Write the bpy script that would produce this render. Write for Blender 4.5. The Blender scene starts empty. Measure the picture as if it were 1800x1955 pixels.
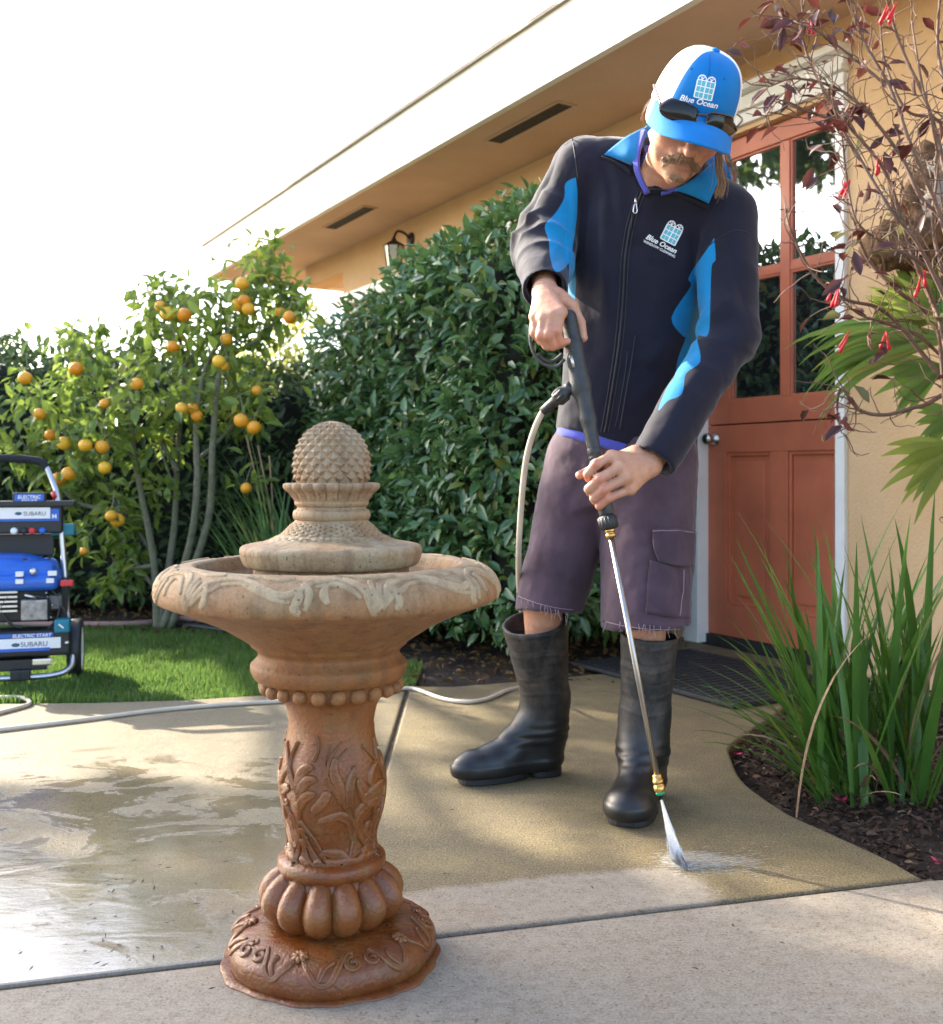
import bpy, bmesh, math, random
import numpy as np
from mathutils import Vector, Matrix, Quaternion
from mathutils.bvhtree import BVHTree
random.seed(7)
rng = np.random.default_rng(7)
scene = bpy.context.scene
COL = scene.collection
R = math.radians

# ------------------------------------------------------------------ camera
F, CX, HY, CAMH = 2000.0, 900.0, 905.0, 0.80
cam = bpy.data.cameras.new('camera')
cam.sensor_fit = 'HORIZONTAL'
cam.sensor_width = 36.0
cam.lens = 40.0
cam.shift_y = (HY - 977.5) / 1800.0
cam.clip_start = 0.05
cam.clip_end = 3000
cam.dof.use_dof = True
cam.dof.focus_distance = 2.05
cam.dof.aperture_fstop = 7.0
camo = bpy.data.objects.new('camera', cam)
camo.location = (0, 0, CAMH)
camo.rotation_euler = (R(90), 0, 0)
COL.objects.link(camo)
scene.camera = camo

# ------------------------------------------------------------------ light
SUN_AZ = R(54)            # to the left of the viewing direction
SUN_EL = R(30)
SUN = Vector((-math.sin(SUN_AZ) * math.cos(SUN_EL), math.cos(SUN_AZ) * math.cos(SUN_EL), math.sin(SUN_EL)))
world = bpy.data.worlds.new('World')
scene.world = world
world.use_nodes = True
wn = world.node_tree.nodes
bg = wn['Background']
sky = wn.new('ShaderNodeTexSky')
sky.sky_type = 'NISHITA'
sky.sun_disc = False
sky.sun_elevation = SUN_EL
sky.sun_rotation = -SUN_AZ
sky.air_density = 1.0
sky.dust_density = 2.5
sky.ozone_density = 1.0
world.node_tree.links.new(sky.outputs[0], bg.inputs[0])
bg.inputs[1].default_value = 0.15
sun = bpy.data.lights.new('sun', 'SUN')
sun.energy = 3.6
sun.angle = R(0.55)
sun.color = (1.0, 0.90, 0.74)
suno = bpy.data.objects.new('sun', sun)
suno.rotation_euler = SUN.to_track_quat('Z', 'Y').to_euler()
suno.location = (-6, 4, 8)
COL.objects.link(suno)
scene.view_settings.view_transform = 'Standard'
scene.view_settings.look = 'None'
scene.view_settings.gamma = 1.0
scene.view_settings.use_curve_mapping = False
scene.view_settings.exposure = 2.3
scene.render.engine = 'CYCLES'
scene.cycles.use_denoising = True
scene.cycles.max_bounces = 8
scene.cycles.volume_bounces = 2
scene.cycles.transparent_max_bounces = 12
scene.cycles.sample_clamp_indirect = 8.0

# ------------------------------------------------------------------ geometry helpers
def P(px, py, Y):
    return Vector(((px - CX) / F * Y, Y, CAMH - (py - HY) / F * Y))

def G(px, py, z=0.0):
    Y = (CAMH - z) * F / (py - HY)
    return Vector(((px - CX) / F * Y, Y, z))

def link(o, parent=None, base=None):
    COL.objects.link(o)
    if parent is not None:
        o.parent = parent
        b = Vector(parent.get('_b', (0, 0, 0)))
        o.matrix_parent_inverse = Matrix.Translation(b).inverted() if parent.parent is None else Matrix.Identity(4)
    return o

def thing(name, label, cat, base=(0, 0, 0), group=None):
    o = bpy.data.objects.new(name, None)
    o.empty_display_size = 0.1
    o.location = base
    o['label'] = label
    o['category'] = cat
    if group:
        o['group'] = group
    COL.objects.link(o)
    o['_b'] = tuple(base)
    return o

def tag(o, label, cat=None, group=None, kind=None):
    o['label'] = label
    if cat:
        o['category'] = cat
    if group:
        o['group'] = group
    if kind:
        o['kind'] = kind
    return o

def mesh_np(name, V, faces, mat=None, smooth=True, attrs=None):
    """V (n,3); faces: array (m,k) or list of tuples"""
    me = bpy.data.meshes.new(name)
    V = np.asarray(V, dtype=np.float32)
    if isinstance(faces, np.ndarray):
        m, k = faces.shape
        me.vertices.add(len(V)); me.vertices.foreach_set('co', V.ravel())
        me.loops.add(m * k); me.loops.foreach_set('vertex_index', faces.astype(np.int32).ravel())
        me.polygons.add(m)
        me.polygons.foreach_set('loop_start', np.arange(0, m * k, k, dtype=np.int32))
        me.polygons.foreach_set('loop_total', np.full(m, k, dtype=np.int32))
        me.update(calc_edges=True)
    else:
        me.from_pydata([tuple(map(float, v)) for v in V], [], [tuple(map(int, f)) for f in faces])
        me.update()
    if smooth and len(me.polygons):
        me.polygons.foreach_set('use_smooth', np.ones(len(me.polygons), dtype=bool))
    if attrs:
        for k_, a in attrs.items():
            a = np.asarray(a, dtype=np.float32)
            at = me.attributes.new(k_, 'FLOAT', 'POINT')
            at.data.foreach_set('value', a)
    if mat is not None:
        me.materials.append(mat)
    return me

def obj(name, V, faces, mat=None, parent=None, smooth=True, attrs=None):
    me = mesh_np(name, V, faces, mat, smooth, attrs)
    o = bpy.data.objects.new(name, me)
    link(o, parent)
    if parent is not None and '_b' in parent:
        o['_b'] = tuple(parent['_b'])
    if parent is not None and parent.type == 'MESH':
        # the parent's own world matrix is identity by construction
        o.matrix_parent_inverse = Matrix.Identity(4)
    return o

def fix(o):
    o.data.validate()
    return o

class MB:
    """collects vertices and faces of ONE mesh"""
    def __init__(s):
        s.v = []; s.f = []
    def add(s, V, Fc):
        b = len(s.v)
        s.v.extend([tuple(v) for v in V])
        s.f.extend([tuple(i + b for i in f) for f in Fc])
        return s
    def box(s, c, h, M=None):
        c = Vector(c)
        V = []
        for sx in (-1, 1):
            for sy in (-1, 1):
                for sz in (-1, 1):
                    q = Vector((sx * h[0], sy * h[1], sz * h[2]))
                    if M is not None:
                        q = M @ q
                    V.append(c + q)
        return s.add(V, [(0, 1, 3, 2), (4, 6, 7, 5), (0, 4, 5, 1), (2, 3, 7, 6), (0, 2, 6, 4), (1, 5, 7, 3)])
    def tube(s, pts, r, n=10, caps=True):
        pts = [Vector(p) for p in pts]
        rs = r if isinstance(r, (list, tuple)) else [r] * len(pts)
        up = Vector((0, 0, 1))
        prev = None
        V = []
        for i, p in enumerate(pts):
            t = (pts[min(i + 1, len(pts) - 1)] - pts[max(i - 1, 0)])
            if t.length < 1e-9:
                t = Vector((0, 0, 1))
            t.normalize()
            if prev is None:
                a = up if abs(t.z) < 0.9 else Vector((1, 0, 0))
                u = t.cross(a).normalized()
            else:
                u = (prev - t * prev.dot(t))
                u = u.normalized() if u.length > 1e-6 else t.orthogonal().normalized()
            prev = u
            w = t.cross(u)
            for k in range(n):
                an = 2 * math.pi * k / n
                V.append(p + (u * math.cos(an) + w * math.sin(an)) * rs[i])
        Fc = []
        for i in range(len(pts) - 1):
            for k in range(n):
                Fc.append((i * n + k, i * n + (k + 1) % n, (i + 1) * n + (k + 1) % n, (i + 1) * n + k))
        if caps:
            Fc.append(tuple(range(n - 1, -1, -1)))
            Fc.append(tuple((len(pts) - 1) * n + k for k in range(n)))
        return s.add(V, Fc)
    def carve(s, pts, nrm, ws, h):
        """flat carved leaf or stem lying on a surface: rounded shoulders with a groove down the middle"""
        V = []; m = len(pts)
        prof = ((-1.0, -.5), (-.85, .35), (-.5, 1.0), (0.0, .55), (.5, 1.0), (.85, .35), (1.0, -.5))
        for i in range(m):
            t = (pts[min(i + 1, m - 1)] - pts[max(i - 1, 0)]).normalized()
            n = nrm[i]; sd = t.cross(n).normalized()
            for a, b in prof:
                V.append(pts[i] + sd * a * ws[i] + n * b * h * min(1.0, .35 + ws[i] / .004))
        k = len(prof)
        Fc = [(i * k + j, i * k + j + 1, (i + 1) * k + j + 1, (i + 1) * k + j) for i in range(m - 1) for j in range(k - 1)]
        Fc += [tuple(range(k - 1, -1, -1)), tuple((m - 1) * k + j for j in range(k))]
        return s.add(V, Fc)
    def lathe(s, prof, c=(0, 0, 0), n=48, M=None):
        V = []; Fc = []
        m = len(prof)
        for (r, z) in prof:
            for k in range(n):
                a = 2 * math.pi * k / n
                q = Vector((r * math.cos(a), r * math.sin(a), z))
                if M is not None:
                    q = M @ q
                V.append(Vector(c) + q)
        for i in range(m - 1):
            for k in range(n):
                Fc.append((i * n + k, i * n + (k + 1) % n, (i + 1) * n + (k + 1) % n, (i + 1) * n + k))
        return s.add(V, Fc)
    def build(s, name, mat, parent=None, smooth=False, bevel=0, seg=2, auto=None):
        o = obj(name, s.v, s.f, mat, parent, smooth)
        if bevel:
            bm = bmesh.new(); bm.from_mesh(o.data)
            bmesh.ops.recalc_face_normals(bm, faces=bm.faces)
            es = [e for e in bm.edges if len(e.link_faces) == 2 and e.calc_face_angle(0) > 0.6]
            bmesh.ops.bevel(bm, geom=es, offset=bevel, segments=seg, profile=0.6, affect='EDGES', clamp_overlap=True)
            bm.to_mesh(o.data); bm.free()
        if auto is not None:
            bm = bmesh.new(); bm.from_mesh(o.data)
            for f in bm.faces: f.smooth = True
            for e in bm.edges:
                e.smooth = not (len(e.link_faces) == 2 and e.calc_face_angle(0) > auto)
            bm.to_mesh(o.data); bm.free()
        return o

def spline(pts, n=8, closed=False):
    """catmull-rom through pts"""
    pts = [Vector(p) for p in pts]
    out = []
    m = len(pts)
    for i in range(m - 1):
        p0 = pts[max(i - 1, 0)]; p1 = pts[i]; p2 = pts[i + 1]; p3 = pts[min(i + 2, m - 1)]
        for k in range(n):
            t = k / n
            out.append(0.5 * ((2 * p1) + (p2 - p0) * t + (2 * p0 - 5 * p1 + 4 * p2 - p3) * t * t + (3 * p1 - p0 - 3 * p2 + p3) * t ** 3))
    out.append(pts[-1].copy())
    return out

# ------------------------------------------------------------------ numpy noise
def vnoise(Pn, scale=1.0, seed=0):
    q = np.asarray(Pn, dtype=np.float64) * scale + seed * 17.31
    i = np.floor(q).astype(np.int64)
    f = q - i
    u = f * f * (3 - 2 * f)
    def h(dx, dy, dz):
        n = (i[..., 0] + dx) * 73856093 ^ (i[..., 1] + dy) * 19349663 ^ (i[..., 2] + dz) * 83492791
        n = (n ^ (n >> 13)) * 1274126177
        n = n ^ (n >> 16)
        return (n & 0xFFFFF) / float(0xFFFFF)
    x00 = h(0, 0, 0) * (1 - u[..., 0]) + h(1, 0, 0) * u[..., 0]
    x10 = h(0, 1, 0) * (1 - u[..., 0]) + h(1, 1, 0) * u[..., 0]
    x01 = h(0, 0, 1) * (1 - u[..., 0]) + h(1, 0, 1) * u[..., 0]
    x11 = h(0, 1, 1) * (1 - u[..., 0]) + h(1, 1, 1) * u[..., 0]
    y0 = x00 * (1 - u[..., 1]) + x10 * u[..., 1]
    y1 = x01 * (1 - u[..., 1]) + x11 * u[..., 1]
    return (y0 * (1 - u[..., 2]) + y1 * u[..., 2]) * 2 - 1

def fbm(Pn, scale, seed=0, oct=3):
    a = 1.0; t = 0; s = 0
    for o_ in range(oct):
        t = t + a * vnoise(Pn, scale * 2 ** o_, seed + o_ * 7); s += a; a *= 0.5
    return t / s

# ------------------------------------------------------------------ signed distance toolkit
def _a(v):
    return np.array([float(v[0]), float(v[1]), float(v[2])])

def rcone(a, b, r1, r2, k=0.02, op='u'):
    a = _a(a); b = _a(b); ba = b - a; L2 = max(float(ba @ ba), 1e-12)
    def f(p):
        t = np.clip(((p - a) @ ba) / L2, 0, 1)
        d = p - a - t[:, None] * ba
        return np.sqrt((d * d).sum(1)) - (r1 + (r2 - r1) * t)
    return (f, (a + b) / 2, math.sqrt(L2) / 2 + max(r1, r2), k, op)

def sph(c, r, k=0.02, op='u'):
    c = _a(c)
    return (lambda p: np.sqrt(((p - c) ** 2).sum(1)) - r, c, r, k, op)

def ell(c, r, M=None, k=0.02, op='u'):
    c = _a(c); r = np.array(r, dtype=float)
    M = np.eye(3) if M is None else np.asarray(M, dtype=float)
    def f(p):
        q = (p - c) @ M
        k0 = np.sqrt(((q / r) ** 2).sum(1)); k1 = np.sqrt(((q / (r * r)) ** 2).sum(1))
        return k0 * (k0 - 1) / np.maximum(k1, 1e-9)
    return (f, c, float(r.max()), k, op)

def rbox(c, h, rad, M=None, k=0.02, op='u'):
    c = _a(c); h = np.array(h, dtype=float)
    M = np.eye(3) if M is None else np.asarray(M, dtype=float)
    def f(p):
        q = np.abs((p - c) @ M) - (h - rad)
        return np.sqrt((np.maximum(q, 0) ** 2).sum(1)) + np.minimum(q.max(1), 0) - rad
    return (f, c, float(np.linalg.norm(h)), k, op)

def loft(rows, yaw=0.0, k=0.03, op='u', grow=0.0):
    """rows: (z, cx, cy, a, b) going up: ellipses stacked along z"""
    A = np.array(rows, dtype=float)
    zs = A[:, 0]
    cs, sn = math.cos(yaw), math.sin(yaw)
    zz = np.linspace(zs[0], zs[-1], 80)
    T = []
    for j in range(1, 5):
        # smooth interpolation
        y = np.interp(zz, zs, A[:, j])
        ker = np.ones(7) / 7
        yp = np.pad(y, 3, mode='edge')
        T.append(np.convolve(yp, ker, 'valid'))
    def f(p):
        z = p[:, 2]
        cx, cy, a, b = [np.interp(z, zz, t) for t in T]
        a = a + grow; b = b + grow
        dx = p[:, 0] - cx; dy = p[:, 1] - cy
        x = dx * cs + dy * sn; y = -dx * sn + dy * cs
        m = np.minimum(a, b)
        d = (np.sqrt((x / a) ** 2 + (y / b) ** 2) - 1) * m
        dz = np.maximum(zz[0] - z, z - zz[-1])
        return np.maximum(d, dz)
    c = np.array([A[:, 1].mean(), A[:, 2].mean(), (zs[0] + zs[-1]) / 2])
    return (f, c, float((zs[-1] - zs[0]) / 2 + A[:, 3:].max()), k, op)

def plane(pt, n, k=0.004, op='i'):
    """keeps the side where (p-pt).n < 0"""
    pt = _a(pt); n = _a(Vector(n).normalized())
    return (lambda p: (p - pt) @ n, pt, 1e9, k, op)

def compose(prims, k=0.02, op='u'):
    c = np.mean([q[1] for q in prims if q[2] < 1e8], axis=0)
    rad = max(np.linalg.norm(q[1] - c) + q[2] for q in prims if q[2] < 1e8)
    return (lambda p: eval_prims(prims, p), c, float(rad), k, op)

def smin(a, b, k):
    h = np.maximum(k - np.abs(a - b), 0) / k
    return np.minimum(a, b) - h * h * k * 0.25

def eval_prims(prims, p):
    d = np.full(len(p), 10.0)
    for f, c, rad, k, op in prims:
        e = f(p)
        if op == 'u':
            d = smin(d, e, max(k, 1e-5))
        elif op == 's':
            d = -smin(-d, e, max(k, 1e-5))
        else:
            d = -smin(-d, -e, max(k, 1e-5))
    return d

def sdf_mesh(prims, h, pad=0.03, B=16):
    us = [q for q in prims if q[4] == 'u']
    lo = np.min([q[1] - q[2] for q in us], axis=0) - pad
    hi = np.max([q[1] + q[2] for q in us], axis=0) + pad
    n = np.ceil((hi - lo) / h).astype(int) + 1
    n = ((n + B - 1) // B) * B
    D = np.full(n, 1.0, dtype=np.float32)
    hd = B * h * math.sqrt(3) / 2
    gx = [lo[i] + h * np.arange(n[i]) for i in range(3)]
    cc = np.array([q[1] for q in prims]); rr = np.array([q[2] for q in prims]); kk = np.array([q[3] for q in prims])
    isu = np.array([q[4] == 'u' for q in prims])
    for bx in range(0, n[0], B):
        for by in range(0, n[1], B):
            for bz in range(0, n[2], B):
                ctr = lo + h * (np.array([bx, by, bz]) + B / 2)
                ds = np.linalg.norm(cc - ctr, axis=1) - rr - kk - hd
                keep = ds < 0.005
                if not (keep & isu).any():
                    continue
                pr = [prims[i] for i in np.nonzero(keep)[0]]
                dc = eval_prims(pr, ctr[None])[0]
                if abs(dc) > hd * 1.6 + 0.05:
                    D[bx:bx + B, by:by + B, bz:bz + B] = np.sign(dc)
                    continue
                X, Yg, Z = np.meshgrid(gx[0][bx:bx + B], gx[1][by:by + B], gx[2][bz:bz + B], indexing='ij')
                pp = np.stack([X.ravel(), Yg.ravel(), Z.ravel()], 1)
                D[bx:bx + B, by:by + B, bz:bz + B] = eval_prims(pr, pp).reshape(B, B, B)
    return surface_nets(D, lo, h)

def surface_nets(D, lo, h):
    S = D < 0
    c = [S[dx:S.shape[0] - 1 + dx, dy:S.shape[1] - 1 + dy, dz:S.shape[2] - 1 + dz] for dx in (0, 1) for dy in (0, 1) for dz in (0, 1)]
    anyv = c[0].copy(); allv = c[0].copy()
    for q in c[1:]:
        anyv |= q; allv &= q
    act = anyv & ~allv
    idx = np.argwhere(act)
    num = np.full(act.shape, -1, dtype=np.int32)
    num[act] = np.arange(len(idx))
    corners = np.array([(dx, dy, dz) for dx in (0, 1) for dy in (0, 1) for dz in (0, 1)])
    val = np.stack([D[idx[:, 0] + o[0], idx[:, 1] + o[1], idx[:, 2] + o[2]] for o in corners], 1)
    edges = [(0, 1), (2, 3), (4, 5), (6, 7), (0, 2), (1, 3), (4, 6), (5, 7), (0, 4), (1, 5), (2, 6), (3, 7)]
    acc = np.zeros((len(idx), 3)); cnt = np.zeros(len(idx))
    for a, b in edges:
        va = val[:, a]; vb = val[:, b]
        m = (va < 0) != (vb < 0)
        t = np.where(m, va / np.where(m, va - vb, 1), 0)
        t = np.clip(t, 0, 1)
        p = corners[a] + t[:, None] * (corners[b] - corners[a])
        acc += p * m[:, None]; cnt += m
    V = lo + h * (idx + acc / np.maximum(cnt, 1)[:, None])
    quads = []
    for ax in range(3):
        o1, o2 = [(1, 2), (2, 0), (0, 1)][ax]
        sl = [slice(None)] * 3
        A = S.take(range(0, S.shape[ax] - 1), ax); Bv = S.take(range(1, S.shape[ax]), ax)
        ch = np.argwhere(A != Bv)
        if not len(ch):
            continue
        ok = (ch[:, o1] > 0) & (ch[:, o2] > 0) & (ch[:, o1] < S.shape[o1] - 1) & (ch[:, o2] < S.shape[o2] - 1)
        ch = ch[ok]
        sgn = A[ch[:, 0], ch[:, 1], ch[:, 2]]
        def at(d1, d2):
            q = ch.copy(); q[:, o1] -= d1; q[:, o2] -= d2
            return num[q[:, 0], q[:, 1], q[:, 2]]
        q = np.stack([at(1, 1), at(0, 1), at(0, 0), at(1, 0)], 1)
        q[~sgn] = q[~sgn][:, ::-1]
        quads.append(q)
    Q = np.concatenate(quads)
    Q = Q[(Q >= 0).all(1)]
    return V, Q

def vnormals(V, Q):
    a = V[Q[:, 2]] - V[Q[:, 0]]; b = V[Q[:, 3]] - V[Q[:, 1]]
    fn = np.cross(a, b)
    N = np.zeros_like(V)
    for j in range(4):
        np.add.at(N, Q[:, j], fn)
    return N / np.maximum(np.linalg.norm(N, axis=1, keepdims=True), 1e-12)

def relax(V, Q, it=2, lam=0.5):
    for _ in range(it):
        S = np.zeros_like(V); C = np.zeros(len(V))
        for j in range(4):
            k = (j + 1) % 4
            np.add.at(S, Q[:, j], V[Q[:, k]]); np.add.at(C, Q[:, j], 1)
            np.add.at(S, Q[:, k], V[Q[:, j]]); np.add.at(C, Q[:, k], 1)
        V = V + lam * (S / np.maximum(C, 1)[:, None] - V)
    return V

def smoothstep(a, b, x):
    t = np.clip((x - a) / (b - a), 0, 1)
    return t * t * (3 - 2 * t)

# ------------------------------------------------------------------ materials
class NT:
    def __init__(s, m):
        s.t = m.node_tree; s.n = s.t.nodes; s.l = s.t.links
        s.bsdf = s.n.get('Principled BSDF')
    def node(s, typ, **kw):
        x = s.n.new(typ)
        for k, v in kw.items():
            if k.startswith('i_'):
                x.inputs[k[2:].replace('_', ' ')].default_value = v
            else:
                setattr(x, k, v)
        return x
    def pin(s, sock, v):
        if hasattr(v, 'links') or isinstance(v, bpy.types.NodeSocket):
            s.l.new(v, sock)
        else:
            sock.default_value = v
    def math(s, op, a, b=None, c=None, clamp=False):
        x = s.n.new('ShaderNodeMath'); x.operation = op; x.use_clamp = clamp
        for i, v in enumerate((a, b, c)):
            if v is not None:
                s.pin(x.inputs[i], v)
        return x.outputs[0]
    def mix(s, f, a, b, blend='MIX'):
        x = s.n.new('ShaderNodeMix'); x.data_type = 'RGBA'; x.blend_type = blend
        s.pin(x.inputs['Factor'], f)
        s.pin(x.inputs['A'], a if not isinstance(a, tuple) or len(a) == 4 else a + (1,))
        s.pin(x.inputs['B'], b if not isinstance(b, tuple) or len(b) == 4 else b + (1,))
        return x.outputs['Result']
    def mixf(s, f, a, b):
        x = s.n.new('ShaderNodeMix'); x.data_type = 'FLOAT'
        s.pin(x.inputs['Factor'], f); s.pin(x.inputs['A'], a); s.pin(x.inputs['B'], b)
        return x.outputs['Result']
    def ramp(s, v, stops, interp='LINEAR'):
        x = s.n.new('ShaderNodeValToRGB')
        cr = x.color_ramp; cr.interpolation = interp
        while len(cr.elements) < len(stops):
            cr.elements.new(0.5)
        for e, (p, c) in zip(cr.elements, stops):
            e.position = p
            e.color = (c, c, c, 1) if not isinstance(c, tuple) else c + (1,)
        s.pin(x.inputs[0], v)
        return x.outputs[0]
    def pos(s):
        return s.n.new('ShaderNodeNewGeometry').outputs['Position']
    def objc(s):
        return s.n.new('ShaderNodeTexCoord').outputs['Object']
    def mapping(s, v, scale=(1, 1, 1), rot=(0, 0, 0), loc=(0, 0, 0)):
        x = s.n.new('ShaderNodeMapping')
        s.pin(x.inputs[0], v); x.inputs['Scale'].default_value = scale; x.inputs['Rotation'].default_value = rot
        x.inputs['Location'].default_value = loc
        return x.outputs[0]
    def noise(s, v, scale, detail=4, rough=0.55, dist=0.0):
        x = s.n.new('ShaderNodeTexNoise')
        if v is not None:
            s.pin(x.inputs['Vector'], v)
        x.inputs['Scale'].default_value = scale; x.inputs['Detail'].default_value = detail
        x.inputs['Roughness'].default_value = rough; x.inputs['Distortion'].default_value = dist
        return x.outputs['Fac']
    def voronoi(s, v, scale, feature='F1'):
        x = s.n.new('ShaderNodeTexVoronoi'); x.feature = feature
        s.pin(x.inputs['Vector'], v); x.inputs['Scale'].default_value = scale
        return x.outputs['Distance']
    def sep(s, v):
        x = s.n.new('ShaderNodeSeparateXYZ'); s.pin(x.inputs[0], v)
        return x.outputs
    def attr(s, name):
        x = s.n.new('ShaderNodeAttribute'); x.attribute_name = name
        return x.outputs['Fac']
    def bump(s, h, strength=0.3, dist=0.01, normal=None):
        x = s.n.new('ShaderNodeBump')
        s.pin(x.inputs['Height'], h); s.pin(x.inputs['Strength'], strength); x.inputs['Distance'].default_value = dist
        if normal is not None:
            s.pin(x.inputs['Normal'], normal)
        return x.outputs[0]
    def set(s, **kw):
        for k, v in kw.items():
            s.pin(s.bsdf.inputs[k.replace('_', ' ')], v if not (isinstance(v, tuple) and len(v) == 3) else v + (1,))

def newmat(name):
    m = bpy.data.materials.new(name); m.use_nodes = True
    return m, NT(m)

def sc3(c, k):
    return tuple(min(1, x * k) for x in c)

def mat(name, col, rough=0.6, spec=0.5, metal=0.0, nscale=None, namt=0.25, bscale=None, bamt=0.2, bdist=0.003, sheen=0, coat=0, rvar=0.0):
    m, n = newmat(name)
    v = n.pos()
    c = col
    if nscale:
        f = n.noise(v, nscale, 5, 0.6)
        f = n.ramp(f, [(0.3, 0.0), (0.7, 1.0)])
        c = n.mix(f, sc3(col, 1 - namt), sc3(col, 1 + namt))
    n.set(Base_Color=c, Roughness=rough, Metallic=metal)
    n.bsdf.inputs['Specular IOR Level'].default_value = spec
    if rvar:
        n.set(Roughness=n.math('ADD', rough - rvar / 2, n.math('MULTIPLY', n.noise(v, (nscale or 30) * 1.7, 4), rvar)))
    if bscale:
        n.set(Normal=n.bump(n.noise(v, bscale, 4, 0.6), bamt, bdist))
    if sheen:
        n.bsdf.inputs['Sheen Weight'].default_value = sheen
    if coat:
        n.bsdf.inputs['Coat Weight'].default_value = coat
        n.bsdf.inputs['Coat Roughness'].default_value = 0.15
    return m

def mat_leaf(name, c0, c1, rough=0.35, trans=0.35, spec=0.5, yellow=None):
    """leaf colour varies leaf by leaf through the attribute 'rnd' (joined leaves) or the object's random number"""
    m, n = newmat(name)
    r = n.attr('rnd')
    oi = n.node('ShaderNodeObjectInfo').outputs['Random']
    f = n.math('FRACT', n.math('ADD', r, oi))
    c = n.mix(f, c0, c1)
    if yellow:
        c = n.mix(n.ramp(f, [(0.93, 0.0), (0.97, 1.0)]), c, yellow)
    c = n.mix(n.math('MULTIPLY', n.noise(n.pos(), 60, 3), 0.35), c, sc3(c1, 1.25))
    n.set(Base_Color=c, Roughness=rough)
    n.bsdf.inputs['Specular IOR Level'].default_value = spec
    tr = n.node('ShaderNodeBsdfTranslucent')
    n.pin(tr.inputs[0], n.mix(0.5, c, sc3(c1, 2.2)))
    mx = n.node('ShaderNodeMixShader'); mx.inputs[0].default_value = trans
    n.l.new(n.bsdf.outputs[0], mx.inputs[1]); n.l.new(tr.outputs[0], mx.inputs[2])
    out = n.n['Material Output']
    n.l.new(mx.outputs[0], out.inputs[0])
    return m

# ================================================================== SETTING
# house frame: t runs along the wall away from the viewer, n stands out from the wall
HB = Vector((1.075, 5.0, 0)); HU = Vector((-0.5017, 0.865, 0)).normalized(); HN = Vector((-HU.y, HU.x, 0))
def HW(t, n, z):
    return HB + HU * t + HN * n + Vector((0, 0, z))
def wall_t(px):
    k = (px - CX) / F
    return (HB.x - k * HB.y) / (-HU.x + k * HU.y)
HM = Matrix((HU, HN, Vector((0, 0, 1)))).transposed()

def hbox(mb, t0, t1, n0, n1, z0, z1):
    return mb.box(HW((t0 + t1) / 2, (n0 + n1) / 2, (z0 + z1) / 2), (abs(t1 - t0) / 2, abs(n1 - n0) / 2, abs(z1 - z0) / 2), HM)

# ---- ground materials
def m_soil():
    m, n = newmat('soil')
    v = n.pos()
    f = n.noise(v, 40, 6, 0.7)
    n.set(Base_Color=n.mix(n.ramp(f, [(0.35, 0.0), (0.7, 1.0)]), (0.018, 0.011, 0.008), (0.06, 0.038, 0.026)), Roughness=0.85)
    n.set(Normal=n.bump(n.noise(v, 70, 6, 0.7), 0.8, 0.02))
    return m
M_SOIL = m_soil()

# cross joint line of the patio
J0 = Vector((-0.735, 1.633)); J1 = Vector((0.893, 2.07)); JD = (J1 - J0).normalized(); JN = Vector((-JD.y, JD.x))

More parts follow.
